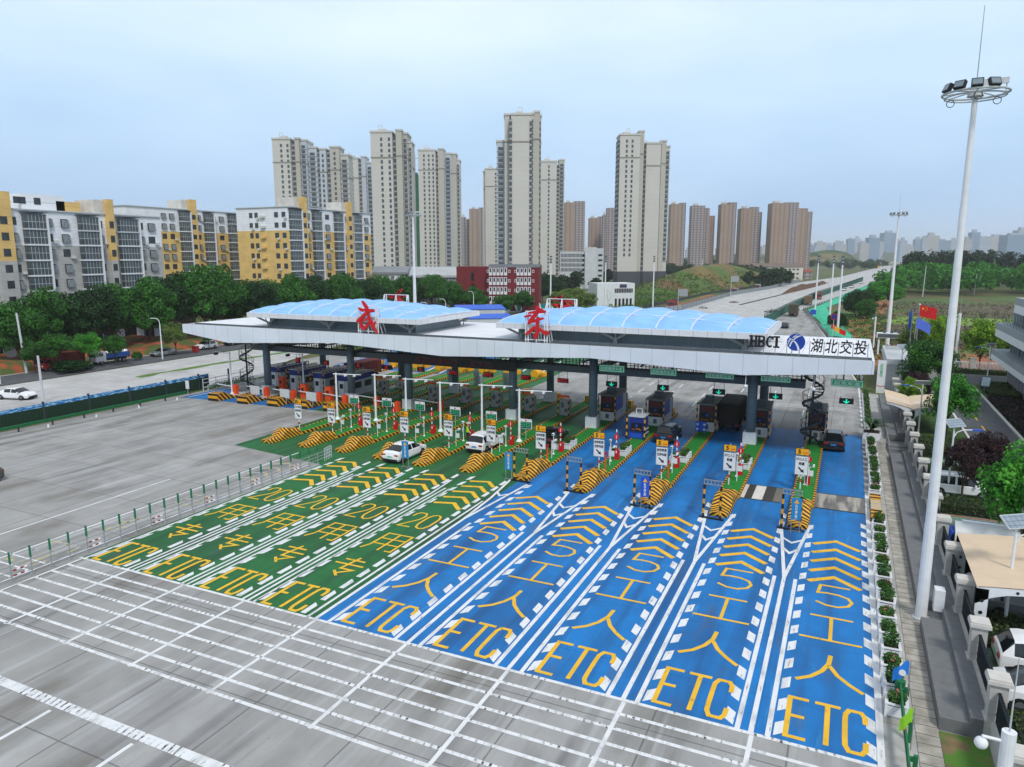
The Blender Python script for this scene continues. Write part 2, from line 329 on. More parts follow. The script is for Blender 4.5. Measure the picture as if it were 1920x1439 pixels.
for i, c in enumerate(GC):
    etc(c - 1.25, c + 1.1, 26.75, 29.4, .2)
    glyph('zhuan', c - 1.05, c + .95, 31, 33.6, .17); glyph('yong', c - 1.1, c + 1.1, 35, 37.7, .15)
    glyph('2', c - 1.1, c - .15, 39.2, 41.9, .15); glyph('0', c + .1, c + 1.0, 39.2, 41.9, .15)
    for k in range(5):
        y = 44.4 + 1.42 * k; yel.strip([(c - 1.25, y - .2), (c + .25, y + .25), (c + 1.25, y - .85)], .34, .014)
    for k in range(16):
        y = 26.75 + 1.55 * k
        for a, b, q in ((c - 1.72, c - 1.4, .3), (c + 1.3, c + 1.62, 0)):
            wht.face((a, y, .010), (b, y + (.3 if q else -.0), .010), (b, y + .95 + (.3 if q else 0), .010), (a, y + .95 + (0 if q else .25), .010))
    for x in (c + 1.95, c + 2.32, c + 2.72)[:3 if i < 3 else 1]: wht.box(x - .08, x + .08, 26.6, 47.5 if x > c + 2.3 else 46, .009, .010)
    if i < 3:
        wht.strip([(c + 1.95, 46), (c + 1.7, 49.5)], .16, .011)
wht.box(-41.0, -40.82, 26.6, 48.3, .009, .010)
wht.box(2.12, 2.38, 26.3, 60, .007, .05)
for k in range(8): rum.box(-41 if k else -41.3, 2.5, 26.42 - .965 * k, 26.6 - .965 * k, .004, .008)
rum.box(-60, 2.5, 16.3, 16.75, .004, .008)
wht.box(-41.1, -40.95, 19.6, 26.4, .003, .007)
for x in (-37, -32.5, -28, -23.2, -17.8, -12.5, -7.2, -2.2):
    wht.box(x - .09, x + .09, 19.6, 26.4, .003, .007)
    for k in range(3): wht.box(x - .09, x + .09, 14.1 - 4.2 * k, 16.1 - 4.2 * k, .003, .007)
for x, y0, y1 in ((-45.6, 10, 51), (-49.6, 10, 40), (-42.1, 20, 48)): wht.box(x - .07, x + .07, y0, y1, .003, .007)
for k in range(4): wht.box(-47.5, -42.2, 22 + k * 1.0, 22.12 + k * 1.0, .003, .007)
# approach lanes beyond the canopy, left lot and highway
for x in (-4, -8.2, -12.4, -16.6, -20.8, -25):
    for k in range(14): wht.box(x - .07, x + .07, 88 + k * 6, 91 + k * 6, .003, .007)
for y in (92.5, 93.3, 94.1): wht.box(-25, 2, y, y + .12, .003, .0072)
wht.strip([(2.2, 84), (2, 114), (-4.9, 184), (-12.4, 255)], .2, .008)
wht.box(-77.3, -77.1, 66, 110, .006, .010); wht.box(-86, -85.8, 40, 62, .003, .009)
for k in range(8): wht.strip([(-57.5 - 3 * (k % 4), 96.5 + k), (-59.5 - 3 * (k % 4), 106 + k)], .3, .011); wht.strip([(-43 - 3.5 * (k % 4), 103 + k), (-45 - 3.5 * (k % 4), 113 + k)], .3, .011)
def rum_x(t, o, p, co):
    s = nsep(t, co); tk = nline(t, nmath(t, 'ADD', s[0], nmath(t, 'MULTIPLY', s[1], .15)), .31, .1); k = nnoise(t, co, .7, lo=.48, hi=.58); f = nnoise(t, co, 5., lo=.4, hi=.6)
    return nmix(t, nmath(t, 'MULTIPLY', nmath(t, 'MULTIPLY', tk, k), f), worn_x(t, o, p, co), S('#3c3d40'))
ST(rum.build('rumble_lines', mat('worn_rumble_paint', '#dadcde', .7, .05, 1.5, extra=rum_x, world=True)))
ST(wht.build('road_markings_white', M_white)); ST(yel.build('road_markings_yellow', M_yel))
fd = MB()
yel_keep, yel = yel, fd
for c in (-43.9,):
    etc(c - 1.2, c + 1.2, 24.5, 27.5, .2); glyph('zhuan', c - 1, c + 1, 30, 33, .17); glyph('yong', c - 1, c + 1, 35, 38, .16)
    for k in range(4): fd.strip([(c - 1.2, 42.4 + 1.5 * k), (c, 43.2 + 1.5 * k), (c + 1.2, 42.2 + 1.5 * k)], .3, .005)
fd.v = [(x, y, .005) for x, y, z in fd.v]
ST(fd.build('road_markings_faded', M_fade))
# weigh bridge plates let into the two right lanes
M_steel = mat('worn_steel', '#77736e', .55, .2, 1.2, metal=.3, extra=lambda t, o, p, co: nmix(t, nmath(t, 'MULTIPLY', nnoise(t, co, 1.4, st=(1.2, .15, 1), lo=.46, hi=.58), .75), o, S('#c6c0b4')))
for nm, x0, x1, lb in (('weigh_plate', -1.5, 2.1, 'worn brown steel weighing plate across the rightmost blue lane'), ('weigh_plate', -6.65, -3.6, 'black and white worn weighing plate across the second blue lane from the right')):
    m = M_steel if x0 > -3 else mat('striped_steel', '#3a3834', .55, .2, 1.2, extra=None)
    w = MB()
    if x0 > -3: w.box(x0, x1, 55, 58.5, .007, .03)
    else:
        for a, b, q in ((0, .45, 2), (.45, 1.0, 0), (1.0, 1.75, 2), (1.75, 2.5, 0), (2.5, 3.05, 3)): w.mi(q).box(x0 + a, x0 + b, 55, 58.5, .007, .03)
    w.mi(1).box(x0, x1, 54.85, 55, .007, .034).box(x0, x1, 58.5, 58.65, .007, .034)
    w.build(nm, [m, mat('dark_steel', '#34373a', .5, .2, 2), mat('white_plate_paint', '#cfccc4', .6, .15, 1, st=(1, .2, 1)), mat('grey_plate_paint', '#6c6860', .6, .25, 1, st=(1, .2, 1))], label=lb, category='weigh plate')
# ---------------------------------------------------------------- toll canopy
def lines_x(ax, per, w, dark, f=.8, ax2=None, per2=1):
    def fn(t, o, p, co):
        s = nsep(t, co); l = nline(t, s[ax], per, w)
        if ax2 is not None: l = nmath(t, 'MAXIMUM', l, nline(t, s[ax2], per2, w))
        return nmix(t, nmath(t, 'MULTIPLY', l, f), o, dark)
    return fn
M_fascia = mat('aluminium_panel', '#d2d9e3', .45, .06, .4, extra=lines_x(0, 2.05, .05, S('#7d8490'), .5), spec=.5)
M_roofw = mat('white_roof_sheet', '#dfe1e6', .6, .06, .5, extra=lines_x(0, .9, .05, S('#9fa3ab'), .7, 1, 2.3))
M_gut = mat('roof_gutter', '#a5a49f', .8, .15, 1.2, extra=lines_x(0, 3.1, .05, S('#4a4a4a'), .7))
M_dark = mat('dark_steel_paint', '#333c42', .55, .15, 1.5)
M_dark2 = mat('grey_steel_paint', '#4f5a61', .5, .12, 1.5)
M_col = mat('column_paint', '#62717b', .5, .1, 1.5, extra=lines_x(2, 1.6, .03, S('#262c30'), .7))
M_wht = mat('white_paint', '#dde0e4', .55, .06, 2)
M_whtc = mat('white_cladding', '#d5d9de', .6, .08, 2, extra=lines_x(0, .6, .02, S('#9aa0a6'), .6))
M_grey = mat('grey_paint', '#8d9396', .6, .12, 2.5)
M_lgrey = mat('light_grey_paint', '#b9bec2', .6, .1, 2.5)
M_red = mat('red_paint', '#c4141c', .5, .1, 2)
M_black = mat('black_paint', '#17181a', .5, .2, 3)
M_cush = mat('blue_membrane', '#86b8f0', .45, .08, .6, spec=.3, extra=lambda t, o, p, co: nmix(t, nmath(t, 'MULTIPLY', nnoise(t, co, 1.2, st=(.3, 1.6, 1), lo=.45, hi=.7), .35), o, S('#a4d4f8')))
M_clere = mat('clerestory_panel', '#5f727b', .3, .1, .8, extra=lines_x(0, 2.3, .05, S('#7f8d94'), .8), spec=.6)
CAN = thing('toll_canopy', 'long white toll plaza canopy with zigzag fascia and blue cushion skylights', 'toll canopy', (0, 0, 0))
CX0, CX1, CY0, CY1, CZ = -77.5, 2.25, 66.2, 84.4, 9.5
bot = [(-77.5, 8.42), (-69.7, 7.46), (-53.2, 8.26), (-39, 7.56), (-22.5, 8.32), (-8.2, 7.63), (2.25, 8.4)]
MB().pry([(CX0, CZ)] + bot + [(CX1, CZ)], CY0, CY0 + .22).build('fascia', M_fascia, CAN)
MB().pry([(CX0, CZ)] + bot + [(CX1, CZ)], CY1 - .22, CY1).build('fascia', M_fascia, CAN)
f = MB()
for x0, x1, zb in ((CX0 - .001, CX0 + .2, 8.42), (CX1 - .2, CX1 + .001, 8.4)): MB().box(x0, x1, CY0 + .22, CY1 - .22, zb, CZ - .002).build('end_fascia', M_whtc, CAN)
s = MB()
for (xa, za), (xb, zb) in zip(bot, bot[1:]): s.add([(xa, CY0 + .22, za + .05), (xb, CY0 + .22, zb + .05), (xb, CY1 - .22, zb + .05), (xa, CY1 - .22, za + .05)], [(3, 2, 1, 0)])
for y in (70, 74, 78, 82):
    for x in range(-75, 2, 3): s.cbox(x, y, 7.2 + .3, .12, 3.2, .14)
s.build('soffit', mat('soffit_panel', '#4b545a', .6, .1, 1.5, extra=lines_x(0, 1.0, .04, S('#20262a'), .7)), CAN)
MB().box(CX0 + .2, CX1 - .2, CY0 + .22, CY0 + 1.9, CZ - .3, CZ - .12).build('gutter', M_gut, CAN)
rf = MB(); rf.box(CX0 + .2, CX1 - .2, CY0 + 1.9, CY1 - .22, CZ - .35, CZ - .03); rf.build('roof', M_roofw, CAN)
g_ = MB(); g_.box(CX0 + .2, CX1 - .2, CY0 + 1.85, CY0 + 1.97, CZ - .1, CZ + .04)
g_.tube([(CX0 + .2, CY0 + .4, CZ + .04), (CX1 - .2, CY0 + .4, CZ + .04)], .03, 5); g_.build('roof_rail', M_dark2, CAN)
for x0, x1, ya, yb in ((-67.4, -42.4, 67.2, 81.4), (-33.4, -6.4, 67.8, 81.8)):
    rim = MB(); t_ = .3
    for a in ((x0, x1, ya, ya + t_), (x0, x1, yb - t_, yb), (x0, x0 + t_, ya + t_, yb - t_), (x1 - t_, x1, ya + t_, yb - t_)): rim.box(*a, 10.68, 11.24)
    rim.box(x0 + t_, x1 - t_, ya + t_, yb - t_, 10.72, 10.8)
    rim = rim.build('skylight_rim', mat('rim_panel', '#d3d5da', .5, .05, 1, extra=lines_x(0, 1.3, .04, S('#84888e'), .8, 1, 1.3)), CAN)
    nx, ny, K = 8, 4, 7
    def hh(u, v):
        a = max(0, 1 - ((u - .45) / .57) ** 2); c = math.sin(math.pi * v) ** .55 if 0 < v < 1 else 0
        return 11.2 + 1.25 * a * c
    ribs = MB()
    for i in range(nx):
        for j in range(ny):
            c = MB(); vs = []; fs = []
            for p in range(K + 1):
                for q in range(K + 1):
                    u = (i + p / K) / nx; v = (j + q / K) / ny
                    b = .36 * (math.sin(math.pi * p / K) * math.sin(math.pi * q / K)) ** .6 if 0 < p < K and 0 < q < K else 0
                    vs.append((x0 + .25 + (x1 - x0 - .5) * u, ya + .25 + (yb - ya - .5) * v, hh(u, v) + b))
            for p in range(K):
                for q in range(K): a = p * (K + 1) + q; fs.append((a, a + K + 1, a + K + 2, a + 1))
            c.add(vs, fs).build('cushion', M_cush, rim, smooth=True)
    for i in range(nx + 1):
        u = i / nx; ribs.tube([(x0 + .25 + (x1 - x0 - .5) * u, ya + .25 + (yb - ya - .5) * v / 12, hh(u, v / 12) + .06) for v in range(13)], .1, 5)
    for j in range(1, ny):
        v = j / ny; ribs.tube([(x0 + .25 + (x1 - x0 - .5) * u / 24, ya + .25 + (yb - ya - .5) * v, hh(u / 24, v) + .06) for u in range(25)], .07, 5)
    ribs.build('rib', mat('rib_paint', '#c8d2e0', .5), rim)
    MB().box(x0 + 1.6, x1 - 1.9, ya + 2.2, yb - 2, CZ - .03, 10.72).build('clerestory', M_clere, CAN)
    for x in (x0 + 2.2, (x0 + x1) / 2 - 1, x1 - 2.2):
        for y, sg in ((ya + 1.5, -1), (yb - 1.4, 1)):
            m = MB(); m.cyl((x, y, CZ - .1), (x, y, CZ + .5), .22, .2, 8); m.bar((x, y, CZ + .4), (x - 1.5, y + sg * .7, 10.72), .16, .22); m.bar((x, y, CZ + .4), (x + 1.5, y + sg * .7, 10.72), .16, .22); m.bar((x, y, CZ + .4), (x, y - sg * 1.2, 10.72), .14)
            m.cyl((x + .35, y + sg * .5, CZ - .1), (x + .2, y + sg * .9, 10.72), .06, .06, 6); m.build('roof_strut', M_grey, CAN)
COLX = (-68.6, -55.1, -46.7, -33.1, -23.8, -7.8)
cm = MB().cyl((0, 0, 1.38), (0, 0, 8.3), .46, .46, 20).mesh('column', M_col, False); cm.polygons.foreach_set('use_smooth', [len(p.vertices) == 4 for p in cm.polygons])
bm_ = MB().box(-.62, .62, -.62, .62, 0, 1.38).mi(1).box(.1, .5, .62, .64, .95, 1.3).mesh('column_base', [M_whtc, mat('yellow_sticker', '#d9c934')])
for x in COLX:
    for y in (71.4, 82.5):
        c = put(cm, 'column', CAN, (x, y, 0)); put(bm_, 'column_base', c)
b = MB(); b.box(-71.6, -3.2, 72, 72.7, 5.82, 6.5); b.box(-71.6, -3.2, 82, 82.5, 6.0, 6.6)
for x in COLX: b.box(x - .25, x + .25, 72.7, 82, 6.1, 6.6)
b.build('gantry_beam', M_dark2, CAN)
r_ = MB()
for y in (72.05, 73.4):
    for z in (6.95, 7.45): r_.bar((-71.6, y, z), (-3.2, y, z), .05)
    for k in range(172): x = -71.6 + .4 * k; r_.bar((x, y, 6.5), (x, y, 7.45), .035 if k % 5 else .08)
r_.box(-71.6, -3.2, 72.7, 73.5, 6.42, 6.5); r_.build('catwalk', M_dark, CAN)
for k in range(4): pass
# spiral stairs up to the catwalk
def spiral(x, y, top, lab, turns, a0):
    T = thing('spiral_stair', lab, 'spiral stair', (x, y, 0))
    MB().cyl((0, 0, 0), (0, 0, top + .3), .11, .11, 10).build('pole', M_dark, T, smooth=True)
    n = int(top / .22); st = MB(); ra = MB(); out = []
    for k in range(n):
        a = a0 + turns * 2 * math.pi * k / n; b2 = a + turns * 2 * math.pi / n * 1.08; z = .2 + k * top / n; r = .95
        P = [(0.1 * math.cos(a), .1 * math.sin(a)), (r * math.cos(a), r * math.sin(a)), (r * math.cos(b2), r * math.sin(b2)), (.1 * math.cos(b2), .1 * math.sin(b2))]
        st.prz(P, z, z + .05); st.face((*P[1], z - .16), (*P[2], z - .16 + top / n), (*P[2], z + .1 + top / n), (*P[1], z + .1)); out.append((r * math.cos(a), r * math.sin(a), z + 1))
        ra.cyl((r * math.cos(a), r * math.sin(a), z), (r * math.cos(a), r * math.sin(a), z + 1), .018, .018, 4)
    ra.tube(out, .03, 5); ra.tube([(p[0], p[1], p[2] - .5) for p in out], .015, 4)
    st.build('tread', M_dark, T, kind='stuff'); ra.build('handrail', M_dark, T)
spiral(-2.5, 73.2, 7.0, 'dark steel spiral stair rising from the rightmost island beside the black car', 2.6, 0)
spiral(-74.8, 74, 6.9, 'dark spiral stair at the far left end of the canopy', 2.4, 1.)
# brushwork characters standing on the roof edge
def brush(st, w, h, x0, z0, y0, y1):
    m = MB()
    for path in st:
        P = [(x0 + a * w, z0 + b * h, r * h) for a, b, r in path]
        L = []; Rr = []
        for i, (x, z, r) in enumerate(P):
            a = Vector((P[min(i + 1, len(P) - 1)][0] - P[max(i - 1, 0)][0], P[min(i + 1, len(P) - 1)][1] - P[max(i - 1, 0)][1])).normalized()
            L.append((x - a.y * r, z + a.x * r)); Rr.append((x + a.y * r, z - a.x * r))
        for i in range(len(P) - 1): m.pry([L[i], Rr[i], Rr[i + 1], L[i + 1]], y0 + .004 * len(m.f) / 10, y1)
        for i in range(len(P)): m.pry([(P[i][0] + P[i][2] * math.cos(k * math.pi / 4), P[i][1] + P[i][2] * math.sin(k * math.pi / 4)) for k in range(8)], y0 + .004 * len(m.f) / 10 + .002, y1)
    return m
WU = [[(.32, 1.0, .03), (.42, .91, .05), (.5, .82, .05)], [(.15, .78, .03), (.3, .73, .05), (.55, .76, .04)], [(.64, .72, .06), (.8, .73, .055)], [(.5, .67, .05), (.27, .52, .05), (.03, .39, .04)],
      [(.27, .52, .045), (.16, .42, .045), (.22, .2, .05), (.34, .15, .05), (.53, .28, .045), (.58, .38, .03)], [(.3, .42, .03), (.6, .47, .03)], [(.47, .82, .045), (.58, .54, .05), (.75, .27, .06), (.98, .02, .02)], [(.78, .26, .04), (.88, .38, .025)]]
DONG = [[(.55, 1.0, .05), (.62, .93, .07), (.8, .9, .05)], [(.2, .82, .03), (.5, .86, .05), (.88, .88, .05)], [(.62, .9, .06), (.42, .72, .06), (.25, .56, .06), (.2, .5, .05)], [(.02, .7, .03), (.25, .74, .04)], [(.25, .53, .05), (.55, .6, .05), (.8, .66, .04)],
        [(.6, .66, .05), (.57, .4, .055), (.55, .18, .055), (.48, .02, .04)], [(.55, .12, .05), (.42, .1, .04)], [(.42, .36, .05), (.25, .24, .055), (.08, .14, .04)], [(.68, .32, .04), (.85, .22, .06), (1.0, .2, .07)]]
def roof_sign(st, lab, xa, xb, z0, z1, Y, fz):
    T = thing('roof_sign', lab, 'roof sign', ((xa + xb) / 2, Y, CZ - .12)); w = xb - xa; sg = 1 if Y < 75 else -1
    T.rotation_euler = (0, 0, 0 if sg > 0 else math.pi)
    fr = MB(); h = fz - CZ + .12; q = w * .48
    for x in (-q, -q + .28, 0, q - .28, q): fr.bar((x, 0, 0), (x, 0, h), .1)
    for x in (-q, 0, q): fr.bar((x, 1.5, 0), (x, .1, h), .09); fr.bar((x, .8, .02), (x, .05, h * .62), .07)
    for z in (.35, h * .33, h * .66, h): fr.bar((-q, 0, z), (q, 0, z), .08)
    fr.bar((-q, 1.4, .1), (q, 1.4, .1), .08); fr.bar((-q, .7, h * .55), (q, .7, h * .55), .06); fr.build('frame', M_wht, T)
    brush(st, w, z1 - z0, -w / 2, z0 - CZ + .12, -.32, -.08).build('character', M_red, T)
roof_sign(WU, 'red brush character 武 in a white frame on the left front roof edge', AY(671, 600, 67)[0], AY(709.5, 600, 67)[0], 9.45, 13.05, 67, 12.5)
roof_sign(DONG, 'red brush character 东 in a white frame on the middle front roof edge', AY(985, 600, 67)[0], AY(1027, 600, 67)[0], 9.85, 13.0, 67, 12.6)
roof_sign(WU, 'red character in white frame seen from behind, back of the left skylight', -58.2, -54.2, 10.0, 13.6, 83.4, 12.9)
roof_sign(DONG, 'red character in white frame seen from behind, back of the right skylight', -34, -30, 10.2, 13.2, 83.4, 12.9)
T = thing('roof_lettering', 'black HBCI letters standing on thin posts along the right roof edge', 'roof letters', (0, 66.7, CZ - .12))
a, b_ = AY(1405, 636, 66.7)[0], AY(1468, 636, 66.7)[0]
# slab-serif letters of the owner's initials
def slab(k, x, w, h):
    m = MB(); s = w * .27; t = h * .15
    def rr(x0, x1, z0, z1): m.box(x + x0 * w, x + x1 * w, -.1, .1, z0 * h, z1 * h)
    if k == 'H':
        rr(.1, .36, 0, 1); rr(.66, .92, 0, 1); rr(.36, .66, .42, .58)
        for c in (.23, .79):
            for z in (0, .87): m.box(x + (c - .24) * w, x + (c + .24) * w, -.105, .105, z * h - .003, (z + .13) * h + .003)
    if k == 'I':
        rr(.35, .65, 0, 1)
        for z in (0, .87): m.box(x + .12 * w, x + .88 * w, -.105, .105, z * h - .003, (z + .13) * h + .003)
    if k == 'B':
        rr(.08, .34, 0, 1); 
        for zc, hh_ in ((.745, .255), (.265, .265)):
            pts = [(.3, zc + hh_), (.6, zc + hh_), (.85, zc + hh_ * .6), (.88, zc), (.85, zc - hh_ * .6), (.6, zc - hh_), (.3, zc - hh_)]
            inn = [(.3, zc + hh_ * .5), (.55, zc + hh_ * .5), (.62, zc + hh_ * .3), (.64, zc), (.62, zc - hh_ * .3), (.55, zc - hh_ * .5), (.3, zc - hh_ * .5)]
            for i in range(6): m.pry([(x + p[0] * w, p[1] * h) for p in (pts[i], pts[i + 1], inn[i + 1], inn[i])], -.1, .1)
    if k == 'C':
        for i in range(14):
            q = [(.5 + r * .45 * math.cos(R(52 + i * 18.3)), .5 + r2 * .5 * math.sin(R(52 + i * 18.3))) for r, r2 in ((1, 1), (.5, .68))] + [(.5 + r * .45 * math.cos(R(52 + (i + 1) * 18.3)), .5 + r2 * .5 * math.sin(R(52 + (i + 1) * 18.3))) for r, r2 in ((.5, .68), (1, 1))]
            m.pry([(x + p[0] * w, p[1] * h) for p in q], -.1, .1)
        m.box(x + .72 * w, x + .9 * w, -.102, .102, .68 * h, .98 * h)
    return m
pp = MB()
for i, k in enumerate('HBCI'):
    w = (b_ - a) / 4.05; m = slab(k, a + i * w + (.0 if i < 3 else -.12), w * (1.06 if i < 3 else 1.0), 1.02)
    m.v = [(x, y, z + .78) for x, y, z in m.v]; m.build('letter', M_black, T)
for i in range(4): pp.cyl((a + .3 + i * .95, .1, 0), (a + .3 + i * .95, .1, 1.6), .03, .03, 5)
pp.bar((a, .1, 1.3), (b_, .1, 1.3), .04); pp.build('post', M_grey, T)
T = thing('roof_emblem', 'round blue emblem with white crossing arcs between the black roof lettering', 'emblem', ((AY(1493, 636, 66.7)[0]), 66.7, CZ - .12))
MB().cyl((0, -.1, 1.35), (0, .1, 1.35), .74, .74, 32).build('disc', mat('emblem_blue', '#1c3f9e', .4), T)
m = MB()
def arc(m, cx, cz, r0, r1, w0, w1, a0, a1, n=14):
    for i in range(n):
        t0, t1 = i / n, (i + 1) / n
        q = []
        for t, sg in ((t0, 1), (t1, 1), (t1, -1), (t0, -1)):
            a = R(a0 + (a1 - a0) * t); r = r0 + (r1 - r0) * t + sg * (w0 + (w1 - w0) * t) / 2; q.append((cx + r * math.cos(a), cz + r * math.sin(a)))
        q = [(x, z) for x, z in q]
        if all(math.hypot(x, z - 1.35) < .745 for x, z in q): m.pry(q, -.125, -.1)
arc(m, .75, .75, 1.25, 1.25, .06, .14, 100, 190); arc(m, -.95, .55, 1.2, 1.2, .06, .2, 72, -5); arc(m, .5, .45, 1.5, 1.5, .05, .05, 70, 170); arc(m, .9, .6, 1.65, 1.65, .04, .05, 120, 180)
m.build('arc', M_wht, T)
MB().cyl((-.3, .05, 0), (-.3, .05, .9), .04, .04, 6).cyl((.3, .05, 0), (.3, .05, .9), .04, .04, 6).build('post', M_grey, T)
T = thing('roof_lettering', 'black 湖北交投 characters standing on posts at the right roof corner', 'roof letters', (0, 66.7, CZ - .12))
a, b_ = AY(1519, 640, 66.7)[0], AY(1629, 640, 66.7)[0]
for i, k in enumerate("湖北交投"):
    text(k, 1.2, M_black, T, (a + (b_ - a) * (i + .5) / 4, 0, 1.15), width=(b_ - a) / 4 * .86, height=1.2, bold=.014, ext=.09, name='character', shear=.12)
pp = MB()
for i in range(5): pp.cyl((a + (b_ - a) * i / 4, .1, 0), (a + (b_ - a) * i / 4, .1, 1.5), .03, .03, 5)
pp.bar((a, .1, 1.35), (b_, .1, 1.35), .04); pp.bar((a, .1, .2), (b_, .1, .2), .03); pp.build('post', M_grey, T)
# signs and lights hung under the canopy
M_sgreen = mat('sign_green', '#12b065', .45, .06, 2); M_glow = mat('green_light', '#18d0a8', .5, 0, emit=.8); M_glowr = mat('red_light', '#d01a20', .5, 0, emit=.35); M_led = mat('dim_red_light', '#6a1414', .5, 0, emit=.05)
M_scr = mat('dark_screen', '#101214', .4, .2, 3)
def lane_board(px0, py0, px1, py1, Y, s, lab):
    x0, z1 = AY(px0, py0, Y); x1, z0 = AY(px1, py1, Y); z0 += .06; z1 -= .06
    T = thing('lane_board', lab, 'lane sign', ((x0 + x1) / 2, Y, z0), group='green lane boards under the canopy'); w = x1 - x0; h = z1 - z0
    MB().cbox(0, .06, h / 2, w, .1, h).build('panel', M_sgreen, T)
    f = MB(); e_ = .05
    for q in ((-w / 2 + e_, w / 2 - e_, e_, 2 * e_), (-w / 2 + e_, w / 2 - e_, h - 2 * e_, h - e_), (-w / 2 + e_, -w / 2 + 2 * e_, 2 * e_, h - 2 * e_), (w / 2 - 2 * e_, w / 2 - e_, 2 * e_, h - 2 * e_)): f.box(q[0], q[1], -.012, .01, q[2], q[3])
    f.build('border', M_wht, T); text(s, h * .6, M_wht, T, (0, -.01, h * .5), width=w * .8, height=h * .5, bold=.0)
    p = MB(); p.cyl((-w * .35, .1, h), (-w * .35, .1, 8.2 - z0), .03, .03, 5); p.cyl((w * .35, .1, h), (w * .35, .1, 8.2 - z0), .03, .03, 5); p.build('hanger', M_dark2, T)
z7 = lambda x, y: (1080 + x / 3.2, 560 + y / 3.2)
for q, s, l in (((140, 393, 290, 450), "自助缴费车道", 'green 自助缴费车道 board, leftmost of the five lane boards'), ((447, 413, 602, 470), "自助缴费车道", 'green 自助缴费车道 board between the second and third green arrows'), ((778, 440, 947, 492), "自助缴费车道", 'green 自助缴费车道 board nearest the white roof column base'), ((1110, 458, 1287, 512), "绿通现场查验", 'green 绿通现场查验 board right of the grey column')):
    lane_board(*z7(*q[:2]), *z7(*q[2:]), 67.4, s, l)
lane_board(*z7(1532, 478), *z7(1722, 542), 67.2, "超宽车道", 'green 超宽车道 board hanging lowest at the right end')
def light_box(px0, py0, px1, py1, Y, kind, lab, gr):
    x0, z1 = AY(px0, py0, Y); x1, z0 = AY(px1, py1, Y); w = x1 - x0; h = z1 - z0
    T = thing('signal_box', lab, 'lane signal', ((x0 + x1) / 2, Y, z0), group=gr)
    MB().cbox(0, .1, h / 2, w, .2, h).build('housing', M_scr, T)
    if kind == 'down':
        MB().box(-.05, .05, -.03, -.002, h * .3, h * .88).pry([(-.26, h * .5), (-.19, h * .56), (0, h * .26), (.19, h * .56), (.26, h * .5), (0, h * .08)], -.031, -.003).build('arrow', M_glow, T)
    elif kind == 'x':
        m = MB(); m.pry([(-.16, h * .12), (-.24, h * .2), (.16, h * .9), (.24, h * .82)], -.03, -.002); m.pry([(.16, h * .12), (.24, h * .2), (-.16, h * .9), (-.24, h * .82)], -.032, -.003); m.build('cross', M_glowr, T)
    else: text("ETC", .4, M_glowr, T, (0, -.02, h * .5), width=w * .86, height=h * .7, bold=.01)
    p = MB()
    for q in (-.4, .4): p.cyl((q * w, .1, h), (q * w, .1, 6.2 - z0), .025, .025, 5)
    p.build('hanger', M_dark2, T)
for q, l in (((180, 496, 245, 531), 'lit green arrow above the leftmost blue lane'), ((487, 517, 555, 555), 'lit green arrow above the dark parked suv lane'), ((820, 542, 893, 580), 'lit green arrow above the tarpaulin truck'), ((1158, 568, 1237, 608), 'lit green arrow left of the spiral stair')):
    light_box(*z7(*q[:2]), *z7(*q[2:]), 71.5, 'down', l, 'green arrow lane signals')
light_box(*z7(1580, 598), *z7(1665, 637), 67.2, 'down', 'lit green arrow under the 超宽车道 board', 'green arrow lane signals')
zz6 = lambda x, y: (700 + x / 3.838, 530 + y / 3.838)
z0_ = lambda x, y: (330 + x / 3.838, 530 + y / 3.838)
for i, q in enumerate(((545, 633, 605, 668), (790, 645, 860, 685), (1062, 665, 1130, 706), (1325, 688, 1401, 726))):
    light_box(*zz6(*q[:2]), *zz6(*q[2:]), 75, 'etc', 'red ETC light box, %s of the four hanging boxes' % ('leftmost', 'second from left', 'third from left', 'rightmost')[i], 'red ETC light boxes')
for i, q in enumerate(((65, 595, 122, 629), (315, 608, 364, 645))):
    light_box(*zz6(*q[:2]), *zz6(*q[2:]), 75, 'x', 'red cross lane signal %s' % ('right of the yellow sticker column', 'nearest the red ETC boxes')[i], 'red cross lane signals')
for i, q in enumerate(((1288, 578, 1334, 614), (1478, 593, 1552, 628), (1060, 560, 1096, 598), (860, 540, 890, 580))):
    light_box(*z0_(*q[:2]), *z0_(*q[2:]), 75.4, 'x', 'red cross lane signal %s' % ('left of the yellow barrel', 'in front of the yellow barrel nose', 'below the tan tanker', 'above the white blue-topped booths')[i], 'red cross lane signals')
T = thing('led_board', 'long black message board with dim red characters under the canopy', 'message board', (-40.5, 70.1, 5.8))
MB().box(-8.3, 8.3, 0, .5, 0, 1.1).build('housing', M_scr, T); text("车辆减速慢行", .8, M_led, T, (-1.6, -.02, .56), width=5.6, height=.62); text("ETC", .8, M_led, T, (4.2, -.02, .5), width=2.6, height=.5)
for i, (x, y, z) in enumerate(((-7.9, 66.4, 6.6), (-2.3, 66.9, 6.7))):
    T = thing('dome_camera', 'white dome camera hanging from the canopy %s' % ('in front of the right grey column', 'in front of the spiral stair')[i], 'camera', (x, y, z), group='dome cameras under the canopy')
    MB().cyl((0, 0, .15), (0, 0, 1.2), .03, .03, 6).build('rod', M_wht, T); MB().ball((0, 0, 0), .17).build('dome', M_wht, T, smooth=True)
